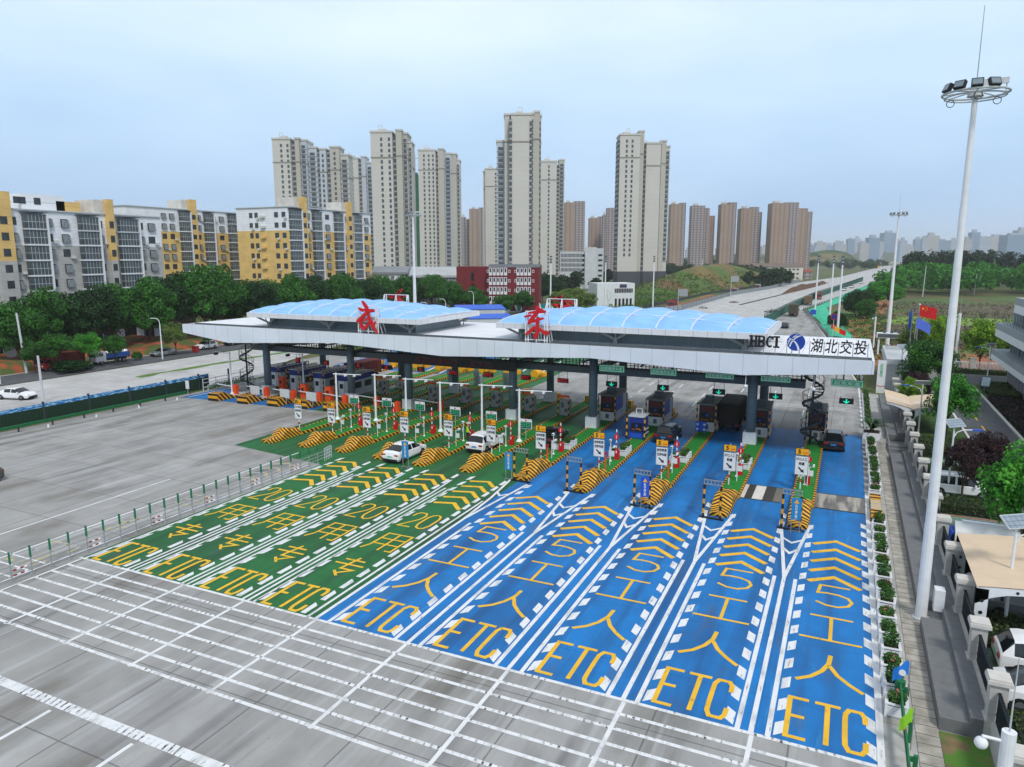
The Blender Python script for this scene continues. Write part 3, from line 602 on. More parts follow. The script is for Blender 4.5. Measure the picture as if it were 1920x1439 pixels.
# ---------------------------------------------------------------- toll islands
def stripes(fn, per, a='#16140f', b='#d99a1c'):
    def f(t, o, p, co):
        v = fn(t, nsep(t, co)); fr = nmath(t, 'FRACT', nmath(t, 'DIVIDE', nmath(t, 'ADD', v, 100 * per), per))
        d = nnoise(t, co, 3., lo=.55, hi=.75); c = nmix(t, nmath(t, 'LESS_THAN', fr, .5), S(b), S(a)); return nmix(t, nmath(t, 'MULTIPLY', d, .3), c, S('#6a5c40'))
    return f
M_kerb = mat('hazard_kerb', '#d99a1c', .6, extra=stripes(lambda t, s: nmath(t, 'ADD', s[1], nmath(t, 'MULTIPLY', s[2], .9)), .62))
M_nose = mat('hazard_nose', '#d99a1c', .55, extra=stripes(lambda t, s: nmath(t, 'ADD', nmath(t, 'ADD', nmath(t, 'MULTIPLY', s[2], .9), nmath(t, 'MULTIPLY', s[1], .85)), nmath(t, 'MULTIPLY', nmath(t, 'ABSOLUTE', s[0]), .75)), .42, '#16140f', '#e0a424'))
M_hpost = mat('hazard_post', '#d99a1c', .5, extra=stripes(lambda t, s: s[2], .7))
M_turf = mat('turf', '#1c7a2a', .95, .2, 3)
M_orange = mat('orange_paint', '#e0501c', .5, .1, 2)
M_yell = mat('yellow_paint', '#e8a81a', .5, .08, 2)
M_sblue = mat('sign_blue', '#1d7fb8', .5, .08, 2); M_pblue = mat('panel_blue', '#1b2f7c', .45, .12, 2); M_bblue = mat('bright_blue_paint', '#1c4fb8', .5, .1, 2)
M_chr = mat('bare_steel', '#a9adb0', .35, .12, 3, metal=.7)
ORD = ['rightmost island', 'second island from the right', 'third island from the right', 'fourth island from the right', 'fifth island from the right', 'sixth island from the right', 'seventh island from the right', 'eighth island from the right', 'ninth island from the right', 'tenth island from the right', 'eleventh island from the right',
       'fifth island from the left', 'fourth island from the left', 'third island from the left', 'second island from the left', 'leftmost island']
ISL = [(-2.1, 50.0, 80), (-7.3, 50.0, 80.5), (-12.5, 50.3, 81), (-17.9, 51, 82), (-23.3, 51.8, 84), (-28.5, 51.4, 85), (-33.1, 51.2, 85), (-37.6, 51.6, 86), (-42.1, 52, 99), (-46.6, 52, 99), (-50.9, 51.8, 99),
       (-54.9, 66.6, 99), (-58.9, 66.5, 99), (-63.0, 66, 99), (-67.5, 65.6, 99), (-72.2, 65.4, 99)]
HW = .82
def nose_mesh(ky):
    m = MB(); st = [(0, .34, .55), (.06, .36, .7), (1.45, .40, .80), (1.62, .55, .80), (1.95, 1.0, .8), (2.3, 1.28, .78), (2.6, 1.34, .76), (3.0, 1.2, .76), (3.5, .9, .78), (3.95, .66, .8), (4.0, .84, .8), (4.6, .86, .8), (4.65, .0, .8)]
    vs = []; n = 11
    for y, h, w in st:
        y *= ky
        for k in range(n):
            a = math.pi * k / (n - 1); c = math.cos(a); s_ = math.sin(a) ** .55
            hump = max(0, h - .4)
            vs.append((w * (abs(c) ** .5) * (1 if c >= 0 else -1), y, min(h, .4) * min(1, s_ * 3) + hump * s_))
    for i in range(len(st) - 1):
        for k in range(n - 1): m.f.append((i * n + k, i * n + k + 1, (i + 1) * n + k + 1, (i + 1) * n + k)); m.m.append(0)
    m.f.append(tuple(range(n - 1, -1, -1))); m.m.append(0); m.v = vs
    return m.mesh('nose', M_nose)
NOSE = nose_mesh(1.)
def short_nose():
    m = MB(); m.prx([(0, .03), (0, .95), (1.4, 1.0), (1.8, .6), (2.6, .5), (2.6, .03)], -.8, .8); return m.mesh('nose', M_kerb)
SNOSE = short_nose()
YN = MB(); YN.cyl((0, -.9, .65), (0, .9, .65), .62, .62, 16).box(-.8, .8, .9, 2.6, .02, .55)
for k in range(8): YN.box(-.82, .82, 1.0 + .2 * k, 1.1 + .2 * k, .02, .57)
YNM = YN.mi(0).mesh('rear_nose', M_yell)
for i, (x, y0, y1) in enumerate(ISL):
    long_ = i < 11
    T = thing('toll_island', ('turfed toll island with striped kerb and humped nose, ' if long_ else 'toll island with striped kerb and square nose, ') + ORD[i], 'toll island', (x, y0, 0), group='toll islands')
    L = y1 - y0; a = 4.6 if long_ else 2.4
    k = MB(); k.box(-HW, -HW + .16, a, L, .01, .27).box(HW - .16, HW, a, L, .01, .27).box(-HW, HW, L, L + .16, .01, .27); k.build('kerb', M_kerb, T)
    MB().box(-HW + .16, HW - .16, a, L, .01, .24).build('turf', M_turf if i < 14 else M_lgrey, T)
    put(NOSE if long_ else SNOSE, 'nose', T, (0, .5 if long_ and i > 4 else 0, 0), scale=(.9, (.9 if i > 4 else 1), .8) if long_ else None)
    if i > 7: put(YNM, 'rear_nose', T, (0, L + .3, 0))
    else:
        m = MB(); m.prx([(L - 1.2, .25), (L - 1.2, 1.0), (L - .2, .95), (L + .1, .4), (L + .1, .25)], -.5, .5); m.build('rear_nose', M_yell, T)
    e_ = MB()
    if long_:
        for s_ in (-1, 1): e_.box(s_ * (HW + .02) - .02, s_ * (HW + .02) + .02, a, L, .008, .012)
# copies of one prototype, each with its own place and label
def spread(proto, places, group):
    for j, (x, y, lab) in enumerate(places):
        if j == 0: proto.location = (x, y, .24); proto['label'] = lab; proto['group'] = group
        else: dup(proto, (x, y, .24), None, lab, group)
# --- speed and lane signs
def lane_sign(n, lines, lab, x, y):
    T = thing('lane_sign', lab, 'traffic sign', (x, y, .24), group='yellow and white lane signs')
    MB().cyl((0, .08, 0), (0, .08, 3.3), .05, .05, 8).build('post', M_wht, T)
    p = MB().box(-.5, .5, -.02, .03, 2.72, 3.28).mi(1).box(-.46, .46, -.025, -.018, 2.76, 3.24).build('speed_plate', [M_black, M_yell], T)
    text(n, .4, M_black, p, (-.2, -.03, 3.0), height=.34, bold=.012); text("km/h", .2, M_orange, p, (.24, -.03, 2.95), width=.34, height=.14, bold=.004)
    p = MB().box(-.48, .48, -.02, .03, 1.15, 2.66).mi(1).box(-.44, .44, -.025, -.018, 1.19, 2.62).build('panel', [M_grey, M_wht], T)
    for k, l in enumerate(lines): text(l, .3, M_black, p, (0, -.03, 2.42 - .36 * k), width=.78 if len(l) > 2 else .42, height=.25, bold=.006)
    MB().pry([(-.26, 1.72), (-.18, 1.8), (.06, 1.56), (.14, 1.64), (.2, 1.36), (-.08, 1.42), (-.02, 1.48)], -.032, -.02).build('arrow', M_black, p)
    MB().cyl((0, .0, .72), (0, .06, .72), .12, .12, 10).mi(1).cyl((0, -.04, .72), (0, .0, .72), .08, .08, 8).build('lamp', [M_black, M_orange], T)
SY = [58.2, 57, 56.3, 56.6, 56.8, 57.2, 57.4, 56.8, 57, 57.2, 57.2]
for i in range(11):
    x = ISL[i][0] - (.35 if i < 5 else .2)
    ln_ = ("ETC/人工", "称重") if i < 2 else ("自助缴费", "保持车距") if i < 5 else ("ETC专用", "保持车距")
    lane_sign("5" if i < 5 else "20", ln_, '%s sign with yellow speed plate %s above, on the %s' % (ln_[0], "5" if i < 5 else "20", ORD[i]), x, SY[i])
# --- raised barrier gates
T = thing('raised_barrier', '', 'barrier gate')
MB().box(-.2, .2, -.2, .2, 0, .85).build('cabinet', M_red, T)
m = MB()
for k in range(9): m.mi(k % 2).box(-.05, .05, -.25, -.21, .6 + .24 * k, .84 + .24 * k)
m.build('boom', [M_wht, M_red], T)
MB().cyl((0, -.29, 2.1), (0, -.26, 2.1), .24, .24, 16).mi(1).box(-.03, .03, -.30, -.285, 1.95, 2.25).build('disc', [M_red, M_wht], T)
spread(T, [(ISL[i][0] + .1, (59.9, 60.2, 60.1, 60.4, 60.7, 61, 61.4, 61.6, 61.5, 61.6)[i], 'red barrier gate with raised striped arm, ' + ORD[i]) for i in range(10)], 'raised barrier gates')
# --- cameras and notice posts
T = thing('camera_post', '', 'camera')
MB().cyl((0, 0, 0), (0, 0, 1.75), .04, .035, 8).cyl((0, 0, 0), (0, 0, .12), .13, .05, 8).build('post', M_wht, T, smooth=False)
MB().cbox(0, -.1, 1.88, .16, .34, .2).build('camera', M_wht, T); MB().box(-.1, .1, -.09, -.04, .95, 1.3).build('junction_box', M_lgrey, T); MB().box(-.06, .06, -.285, -.27, 1.82, 1.94).build('lens', M_black, T)
spread(T, [(ISL[i][0] - (.25 if i > 1 else .1), 59.6 if i < 5 else 60.4, 'white camera on thin post by the red gate, ' + ORD[i]) for i in range(10)], 'camera posts')
T = thing('notice_post', '', 'notice post')
MB().cyl((0, 0, 0), (0, 0, 1.6), .035, .035, 8).bar((0, 0, 1.5), (.35, 0, 1.62), .05).build('post', M_wht, T)
MB().box(-.02, .4, -.06, -.03, .85, 1.3).build('notice', M_wht, T); MB().cbox(.4, -.1, 1.72, .14, .36, .16).build('camera', M_wht, T)
nm = MB()
for k in range(3): nm.box(.04, .34 - .06 * (k % 2), -.065, -.061, 1.18 - .12 * k, 1.21 - .12 * k)
spread(T, [(ISL[i][0] + .1, 58.3 if i else 59.3, 'white camera post with square notice, ' + ORD[i]) for i in range(10)], 'notice posts with cameras')
T = thing('warning_post', '', 'bollard')
MB().cyl((0, 0, 0), (0, 0, 1.35), .07, .07, 8).build('post', M_orange, T); MB().box(-.1, .1, -.12, .1, 1.35, 1.5).build('cap', M_red, T)
spread(T, [(ISL[i][0] + .12, SY[i] + .4, 'orange post with red cap, ' + ORD[i]) for i in range(2, 5)], 'orange warning posts')
# --- display boards
T = thing('display_board', '', 'display board')
MB().cyl((0, .05, 0), (0, .05, 1.2), .03, .03, 6).build('post', M_lgrey, T)
MB().box(-.62, .62, 0, .08, 1.1, 2.05).build('frame', M_wht, T); m = MB().box(-.56, .56, -.01, -.002, 1.14, 1.78).build('screen', mat('board_screen', '#17352c', .4), T)
m2 = MB()
for k in range(3):
    for j in range(4): m2.box(-.5 + .26 * j, -.3 + .26 * j - .04 * ((j + k) % 2), -.018, -.012, 1.62 - .18 * k, 1.72 - .18 * k)
m2.build('lit_text', mat('board_green', '#2fae7c', .5, 0, emit=.15), T, kind='stuff'); MB().box(-.09, .09, -.012, -.004, 1.84, 1.98).build('emblem', M_red, T)
spread(T, [(x, y, 'white framed board with green text, ' + ORD[i]) for i, x, y in ((5, -28.0, 63.4), (6, -32.7, 65.2), (7, -37.2, 65.6), (8, -42.1, 66.4), (9, -46.6, 66.6), (10, -50.9, 66.3))], 'white display boards')
# --- tall camera masts with a side arm
T = thing('camera_mast', '', 'camera mast')
MB().cyl((0, 0, 0), (0, 0, 5.2), .12, .09, 10).build('pole', M_wht, T, smooth=False); MB().cyl((0, 0, 0), (0, 0, .3), .32, .12, 10).build('foot', M_wht, T)
MB().cyl((-.35, 0, 5.05), (3.4, 0, 5.2), .06, .04, 8).build('arm', M_wht, T); m = MB()
MB().cbox(1.4, -.1, 5.0, .16, .4, .16).build('camera', M_wht, T); MB().cbox(2.6, -.1, 5.05, .16, .4, .16).build('camera', M_wht, T)
spread(T, [(ISL[i][0] + .2, y, 'tall white mast with long camera arm, ' + ORD[i]) for i, y in ((5, 62.5), (6, 63.5), (7, 62.9), (8, 63.4), (9, 64.2), (10, 63))], 'tall camera masts with arms')
T = thing('camera_mast', '', 'camera mast')
MB().cyl((0, 0, 0), (0, 0, 5.6), .1, .08, 10).build('pole', M_wht, T); MB().cyl((0, 0, 0), (0, 0, .3), .3, .1, 10).build('foot', M_wht, T); MB().cyl((.2, 0, 5.4), (-2.6, 0, 5.5), .05, .03, 6).build('arm', M_wht, T); MB().cbox(-2.3, -.1, 5.25, .3, .5, .3).build('camera', M_black, T)
spread(T, [(-72.6, 69, 'white mast with black camera arm at the leftmost island'), (-63, 71.8, 'white mast with black camera arm beside the orange cabinet, left of the columns')], 'masts with black cameras')
# --- closed barriers for the opposite direction
T = thing('lowered_barrier', '', 'barrier gate')
MB().box(-.28, .28, -.28, .28, 0, 1.15).build('cabinet', M_orange, T); MB().ball((0, 0, 1.18), (.2, .2, .12), 8, 4).build('lamp', M_red, T); MB().bar((-.3, -.05, .95), (-3.3, -.05, 1.12), .09).build('boom', M_wht, T)
spread(T, [(x, y, 'orange barrier with lowered white arm, ' + ORD[i]) for i, x, y in ((15, -72.3, 69.4), (14, -67.4, 69.8), (13, -62.8, 69.6), (12, -58.9, 69.9), (11, -54.9, 69.8), (10, -51, 70.8), (9, -46.8, 69), (8, -42.4, 71.5))], 'lowered barriers')
T = thing('orange_cabinet', '', 'cabinet')
MB().box(-.4, .4, -.35, .35, 0, 1.95).build('housing', M_orange, T); MB().box(-.2, .2, -.37, -.352, 1.1, 1.5).build('slot', M_black, T)
spread(T, [(-61.7, 70.4, 'tall orange ticket cabinet left of the white mast'), (-57.6, 70.2, 'tall orange ticket cabinet, middle one of three'), (-68.2, 73.6, 'dull orange ticket cabinet behind the white column base on the left')], 'orange ticket cabinets')
T = thing('information_sign', '', 'board')
MB().cyl((-.2, 0, 0), (-.2, 0, .7), .025, .025, 6).cyl((.2, 0, 0), (.2, 0, .7), .025, .025, 6).build('legs', M_lgrey, T); MB().box(-.75, .75, -.03, .03, .65, 1.75).build('panel', M_lgrey, T)
spread(T, [(-67.2, 67.6, 'plain grey board on two legs beside the left column base'), (-62.2, 67.4, 'plain grey board on two legs left of the tall orange cabinet'), (-57.9, 67.2, 'plain grey board on two legs nearest the hazard noses')], 'plain grey boards')
# --- grey cabinets behind striped height bars
T = thing('equipment_cabinet', '', 'cabinet')
MB().box(-.5, .5, 0, 1.0, 0, 1.75).mi(1).box(-.4, -.05, -.012, -.002, .9, 1.5).box(.05, .4, -.012, -.002, .4, .8).build('housing', [M_grey, M_dark2], T)
m = MB()
for xx in (-.62, .62):
    MB().cyl((xx, -.3, 0), (xx, -.3, 2.3), .07, .07, 8).build('striped_post', M_hpost, T)
MB().box(-.7, .7, -.36, -.24, 2.15, 2.4).build('crossbar', M_orange, T)
spread(T, [(x, y, 'grey cabinet behind striped posts, ' + ORD[i]) for i, x, y in ((5, -28.5, 75.3), (6, -33, 75.6), (7, -37.6, 76.2), (8, -42.1, 76.9), (9, -46.6, 76.5), (10, -50.9, 77), (11, -54.9, 77.5))], 'grey equipment cabinets')
T = thing('equipment_cabinet', '', 'cabinet')
MB().box(-.45, .45, 0, .8, 0, 1.4).build('housing', M_lgrey, T); MB().cyl((0, -.1, 0), (0, -.1, 2.0), .04, .04, 6).build('post', M_grey, T); MB().box(-.45, .45, -.14, -.1, 1.3, 2.1).build('back_panel', M_lgrey, T)
spread(T, [(x, 88.5, 'pale grey cabinet at the far end, ' + ORD[i]) for i, x in ((8, -42.1), (9, -46.6), (10, -50.9))], 'pale grey cabinets far end')
# --- booths
def booth(x, y, lab, poster):
    T = thing('toll_booth', lab, 'toll booth', (x, y, .24), group='dark toll booths of the blue lanes'); h = 2.75; w = .78; d = 4.6
    MB().box(-w, w, 0, d, 0, .95).build('base', M_lgrey, T); MB().box(-w, w, .06, d, .95, h).build('wall', mat('booth_panel', '#2c3648', .4, .15, 1), T)
    MB().box(-w - .08, w + .08, -.1, d + .1, h, h + .16).build('roof', mat('booth_roof', '#7a7b74', .8, .2, 1.5), T)
    MB().box(-w + .06, w - .06, .03, .055, .98, 1.95).build('window', M_scr, T); p = MB()
    for k in range(26): a = rnd.uniform(-.6, .6); z = 1.05 + rnd.random() * .3; p.box(a, a + .08, .015, .028, z, z + .07)
    p.build('poster_print', mat('warm_print', '#a8683c', .6), T, kind='stuff'); MB().cyl((0, .012, 1.68), (0, .028, 1.68), .13, .13, 12).build('emblem', M_bblue, T)  # warm flecks are print on the dark window poster
    MB().box(-w + .1, w - .1, .02, .055, 2.05, 2.65).build('screen', M_scr, T); m = MB()
    for k in range(3):
        for j in range(3): m.box(-.56 + .4 * j, -.24 + .4 * j, .01, .018, 2.1 + .18 * k, 2.22 + .18 * k)
    m.build('lit_text', M_led, T, kind='stuff')
    MB().box(-.2, .2, -.012, -.002, .25, .75).build('vent', M_dark2, T)
    for k in range(3): MB().box(w + .002, w + .03, .6 + 1.35 * k, 1.75 + 1.35 * k, 1.0, 2.5).build('banner', M_bblue if k < 2 else M_lgrey, T)
    for s_ in (-1, 1):
        m = MB(); m.cyl((s_ * (w + .16), -.25, 0), (s_ * (w + .16), -.25, 2.95), .07, .07, 8); m.build('striped_post', M_hpost, T)
    m = MB()
    for s_ in (-1, 1): m.bar((s_ * (w + .16), -.25, 2.95), (s_ * (w + .16), 3, 2.95), .08)
    m.bar((-w - .16, -.25, 2.95), (w + .16, -.25, 2.95), .08); m.build('top_rail', M_dark2, T)
    m = MB()
    for k in range(6): m.cyl((w + .18, .6 + .5 * k, 0), (w + .18, .6 + .5 * k, 1.0), .025, .025, 5)
    m.bar((w + .18, .6, .95), (w + .18, 3.1, .95), .05); m.bar((w + .18, .6, .5), (w + .18, 3.1, .5), .05); m.build('handrail', M_wht, T)
    MB().box(-.45, .35, 1.2, 2.0, h + .16, h + .75).build('roof_unit', M_dark2, T)
    MB().box(-.5, .5, d + .8, d + 1.7, 0, 2.1).build('rear_cabinet', M_dark2, T)
    return T
for i, y in ((4, 74.9), (3, 74.6), (2, 74.4), (1, 74.2), (0, 75.2)):
    booth(ISL[i][0], y, 'dark toll booth with red lit board on the ' + ORD[i], i)
T = thing('ticket_booth', 'small blue front booth with striped posts on the fourth island from the right', 'toll booth', (-18.2, 68.3, .24))
MB().box(-.72, .72, 0, 1.7, 0, 2.2).build('wall', M_pblue, T); MB().box(-.55, .55, -.02, -.002, .75, 1.6).build('window', M_scr, T); m = MB()
for k in range(20): a = rnd.uniform(-.5, .45); z = .8 + rnd.random() * .25; m.box(a, a + .08, -.03, -.022, z, z + .07)
m.build('poster_print', mat('warm_print', '#a8683c', .6), T, kind='stuff'); MB().cyl((0, -.035, 1.35), (0, -.022, 1.35), .12, .12, 12).build('emblem', M_bblue, T)  # same warm printed flecks across this booth's window
MB().box(-.82, .82, -.12, 1.8, 2.2, 2.36).build('roof', M_lgrey, T); m = MB(); m.bar((-.3, .9, 2.36), (-.3, .9, 2.9), .06).bar((.3, .9, 2.36), (.3, .9, 2.9), .06).bar((-.33, .9, 2.9), (.33, .9, 2.9), .06); m.build('roof_frame', M_wht, T)
for s_ in (-.9, .9): MB().cyl((s_, -.35, 0), (s_, -.35, 2.3), .08, .08, 8).build('striped_post', M_hpost, T)
m = MB().bar((.8, .2, .9), (.8, 1.6, .9), .05).bar((.8, .2, .5), (.8, 1.6, .5), .05); m.build('handrail', M_wht, T)
MB().box(-.7, .7, -.03, -.002, .08, .55).build('skirt_banner', M_bblue, T)
T = thing('service_board', 'small blue notice board leaning at the booth of the third island from the right', 'notice board', (-12.9, 73.6, .24))
MB().box(-.55, .55, 0, .05, .1, 1.15).build('panel', M_bblue, T); m = MB()
for a, z in ((-.35, .85), (.35, .85), (-.35, .35), (.35, .35)): m.cyl((a, -.02, z), (a, -.005, z), .13, .13, 10)
m.build('symbol', M_lgrey, T); m = MB().bar((-.4, .03, 0), (-.4, .3, .12), .04).bar((.4, .03, 0), (.4, .3, .12), .04); m.build('foot', M_chr, T)
def booth2(x, y, lab, first=[]):
    T = thing('toll_booth', lab, 'toll booth', (x, y, .24), group='white toll booths with blue tops'); w = .95
    MB().box(-w, w, 0, 5.2, 0, 2.0).build('wall', M_lgrey, T); MB().box(-w - .06, w + .06, -.06, 5.26, 2.0, 2.7).build('fascia', M_pblue, T); MB().box(-w - .1, w + .1, -.1, 5.3, 2.7, 2.8).build('roof', M_lgrey, T)
    d = MB().box(-.8, .05, -.06, -.002, 0, 1.95).build('door', M_wht, T); MB().box(-.65, -.1, -.07, -.061, 1.0, 1.6).build('window', M_scr, d)
    for k in range(2): MB().box(w + .002, w + .02, .9 + 2.2 * k, 2.4 + 2.2 * k, .9, 1.7).build('window', M_scr, T)
    MB().cyl((.3, 1.5, 2.8), (.3, 1.5, 3.2), .3, .25, 10).build('roof_fan', M_grey, T)
    for yy in (-.5, 5.6):
        for s_ in (-1, 1): MB().cyl((s_ * 1.05, yy, 0), (s_ * 1.05, yy, 2.9), .08, .08, 8).build('striped_post', M_hpost, T)
    m = MB()
    for s_ in (-1, 1): m.bar((s_ * 1.05, -.5, 2.9), (s_ * 1.05, 5.6, 2.9), .1)
    m.build('striped_rail', mat('hazard_rail', '#d99a1c', .5, extra=stripes(lambda t, s: s[1], .7)), T)
for x, y, l in ((-71.6, 76, 'white booth with blue top hidden behind the left column, farthest left'), (-67.2, 75, 'white booth with blue top beside the left grey column'), (-62.6, 74.4, 'white booth with blue top, second from the right of its row'), (-58.3, 74, 'white booth with blue top, rightmost of its row')): booth2(x, y, l)
# --- height limit gantries in front of the noses and blue courtesy signs
def portal(x, y, lab, rz):
    T = thing('height_frame', lab, 'height limit frame', (x, y, 0), rz, 'striped height limit frames')
    for s_ in (-.58, .58):
        MB().cyl((s_, 0, .1), (s_, 0, 2.45), .085, .085, 8).build('striped_post', M_hpost, T)
    MB().box(-.85, .85, -.1, .1, .012, .1).build('base', M_black, T)
    m = MB().bar((-.62, 0, 2.48), (.62, 0, 2.48), .07).bar((-.62, 0, 2.78), (.62, 0, 2.78), .07).bar((-.62, .22, 2.72), (.62, .22, 2.72), .06)
    for k in range(6): m.bar((-.6 + .24 * k, 0, 2.48), (-.6 + .24 * k, 0, 2.78), .05)
    m.build('lattice', M_chr, T)
for i, dx, dy in ((4, .1, -.3), (3, -.45, -.2), (2, -.2, -.6), (1, -.35, -.6), (0, -.4, -.5)):
    portal(ISL[i][0] + dx, ISL[i][1] + dy, 'striped height limit frame before the nose, ' + ORD[i], R(-4))
def courtesy(x, y, lab, deep):
    T = thing('courtesy_sign', lab, 'standing sign', (x, y, 0), R(6), 'blue courtesy signs')
    m = MB().bar((-.26, 0, 0), (-.26, 0, 1.2), .05).bar((.26, 0, 0), (.26, 0, 1.2), .05).bar((-.4, 0, .05), (.4, 0, .05), .05).bar((-.26, -.3, .03), (-.26, .3, .03), .05).bar((.26, -.3, .03), (.26, .3, .03), .05); m.build('stand', M_chr, T)
    p = MB().box(-.32, .32, -.06, -.02, .85, 2.35).build('panel', M_bblue if deep else M_sblue, T)
    MB().pry([(-.16, 1.98), (.16, 1.98), (0, 2.26)], -.072, -.06).build('triangle', M_yell, p); text("\n".join("礼让工作人员"), .17, M_wht, p, (0, -.07, 1.43), height=.96, bold=.003)
for x, y, l, d in ((-24.3, 51.6, 'light blue courtesy sign beside the striped frame of the fifth island', 0), (-12.45, 49.6, 'deep blue courtesy sign in front of the third island nose', 1), (-2.2, 49.3, 'light blue courtesy sign in front of the rightmost nose', 0), (-33.9, 51, 'light blue courtesy sign behind the white sedan', 0)): courtesy(x, y, l, d)
# --- white planter boxes with flowers
def leaves(m, c, r, n, sz, seed, flat=.8):
    q = random.Random(seed)
    for k in range(n):
        while 1:
            p = Vector((q.uniform(-1, 1), q.uniform(-1, 1), q.uniform(-1, 1)))
            if p.length < 1: break
        p = Vector((c[0] + p.x * r[0], c[1] + p.y * r[1], c[2] + p.z * r[2]))
        a = Vector((q.gauss(0, 1), q.gauss(0, 1), q.gauss(0, flat))).normalized(); b = a.cross(Vector((q.gauss(0, 1), q.gauss(0, 1), q.gauss(0, 1)))).normalized(); s = sz * q.uniform(.6, 1.3)
        m.face(p - a * s, p + b * s * .5, p + a * s, p - b * s * .5)
def leaf_mat(name, c1, c2, world=True):
    def ex(t, o, p, co):
        pos = t.nodes.new("ShaderNodeTexCoord").outputs['Object']; a = nnoise(t, pos, .9, lo=.4, hi=.62); c = nmix(t, a, o, S(c2))
        oi = t.nodes.new("ShaderNodeObjectInfo").outputs['Random']; return nmix(t, nmath(t, 'MULTIPLY', oi, .35), c, tuple(v * .55 for v in S(c1)))
    m = mat(name, c1, .6, .35, 1.8, extra=ex, spec=.25); return m
L_shrub = leaf_mat('shrub_leaf', '#2f5a22', '#4c7a2c'); L_flow = mat('flower', '#6a3058', .7, .3, 6); L_white = mat('white_flower', '#d9d0cc', .7, .1, 4); L_pink = mat('red_flower', '#b0605c', .7, .3, 6)
def planter_mesh(w=.36, h=.55):
    m = MB(); m.prz([(-w, -w), (w, -w), (w, w), (-w, w)], .04, .1)
    for s_ in (-1, 1):
        for k in range(4): m.box(s_ * w - .02, s_ * w + .02, -w, w, .1 + .1 * k, .185 + .1 * k); m.box(-w, w, s_ * w - .02, s_ * w + .02, .1 + .1 * k, .185 + .1 * k)
        for t_ in (-1, 1): m.box(s_ * w - .05, s_ * w + .05, t_ * w - .05, t_ * w + .05, 0, h)
        m.box(s_ * w - .06, s_ * w + .06, -w - .06, w + .06, h, h + .05); m.box(-w + .06, w - .06, s_ * w - .06, s_ * w + .06, h, h + .05)
    m.mi(1).box(-w + .02, w - .02, -w + .02, w - .02, .3, h - .05); return m.mesh('box', [M_wht, mat('potting_soil', '#3a2d20', .95, .2, 5)])
PLM = planter_mesh()
def plant_mesh(v, tall=.55):
    m = MB(); leaves(m, (0, 0, .55 + tall * .42), (.36, .36, tall * .45), 420, .075, v); m.mi(1); leaves(m, (0, 0, .6 + tall * .55), (.34, .34, tall * .36), 14 if v % 3 else 8, .07, v + 50); return m
PVM = [plant_mesh(v, t).mesh('plant', [L_shrub, f]) for v, t, f in ((1, .5, L_pink), (2, .8, L_flow), (3, .6, L_white), (4, .45, L_pink), (5, .9, L_shrub))]
def planter(x, y, z, v, lab, group, box=True):
    T = thing('planter', lab, 'planter', (x, y, z), rnd.uniform(-.1, .1), group); put(PLM, 'box', T); put(PVM[v], 'plant', T, rot=(0, 0, rnd.uniform(0, 6)))
k_ = ['left', 'middle', 'right']
for i, ys in ((4, 61.3), (3, 61.2), (2, 61.4), (1, 61.5)):
    for j, (dx, dy) in enumerate(((-.35, 0), (.25, .35), (.2, 1.5))): planter(ISL[i][0] + dx, ys + dy + .2 * j, .24, (3, 1, 0)[j], 'white planter with shrub, %s one, %s' % (('nearest', 'middle', 'farthest')[j], ORD[i]), 'white planters on the islands')
planter(-2.4, 62, .24, 1, 'white planter with purple flowers on the rightmost island', 'white planters on the islands')
# --- short black and white delineators
T = thing('delineator', '', 'bollard'); m = MB()
for k in range(5): m.mi(k % 2).cyl((0, 0, .14 * k), (0, 0, .14 * k + .14), .07, .07, 8)
m.build('post', [M_black, M_wht], T)
spread(T, [(-70.9, 68.6, 'black and white post at the foot of the leftmost island'), (-66.3, 67.9, 'black and white post before the left column base'), (-65.2, 73, 'black and white post beside the left white booth'), (-60.8, 72.3, 'black and white post between two white booths'), (-56.4, 71.6, 'black and white post beside the rightmost white booth'), (-61.5, 68.5, 'black and white post behind the grey board')], 'black and white posts')
T = thing('hazard_block', 'long concrete guard block with striped ends at the right edge of the weighing lane', 'guard block', (2.75, 53.4, 0))
MB().box(-.32, .32, 1.1, 3.7, 0, .5).build('block', mat('sandy_concrete', '#b9a78a', .9, .15, 2), T)
for y in (0, 3.7): MB().prx([(y, 0), (y, .55), (y + 1.1, .62), (y + 1.1, 0)], -.36, .36).build('striped_end', M_kerb, T)
# ---------------------------------------------------------------- vehicles and the officer
M_glass = mat('car_glass', '#12181c', .08, .1, 2, spec=.7); M_tyre = mat('tyre_rubber', '#161616', .9, .2, 6); M_rim = mat('wheel_rim', '#8e9296', .35, .1, 4, metal=.6)
M_tail = mat('tail_lamp', '#9c1418', .25, .1, 4); M_head = mat('head_lamp', '#d8dde0', .15, .05, 4); M_trim = mat('black_trim', '#1c1d1f', .6, .15, 4); M_plate = mat('number_plate', '#3a74b8', .5, .05, 4); M_plateg = mat('green_number_plate', '#6fbf94', .5, .05, 4)
def paint(name, col, metal=.0): return mat(name, col, .22, .03, 1.5, metal=metal, spec=.6)
SED = dict(L=4.75, W=.92, st=[(0, .42, .62, .64, .80, 0), (.015, .26, .84, .95, .86, 0), (.10, .20, .95, 1.06, .9, 0), (.27, .2, .95, 1.41, .91, 1), (.34, .2, .95, 1.47, .92, 1), (.47, .2, .94, 1.485, .92, 1), (.49, .2, .94, 1.485, .92, 1), (.60, .2, .93, 1.43, .92, 1), (.77, .2, .91, 1.0, .91, 0), (.88, .22, .85, .91, .89, 0), (.965, .25, .68, .75, .83, 0), (1, .4, .52, .56, .72, 0)], rear=2, roof=(3, 7), cowl=8, rw=(.17, .8), wr=.33)
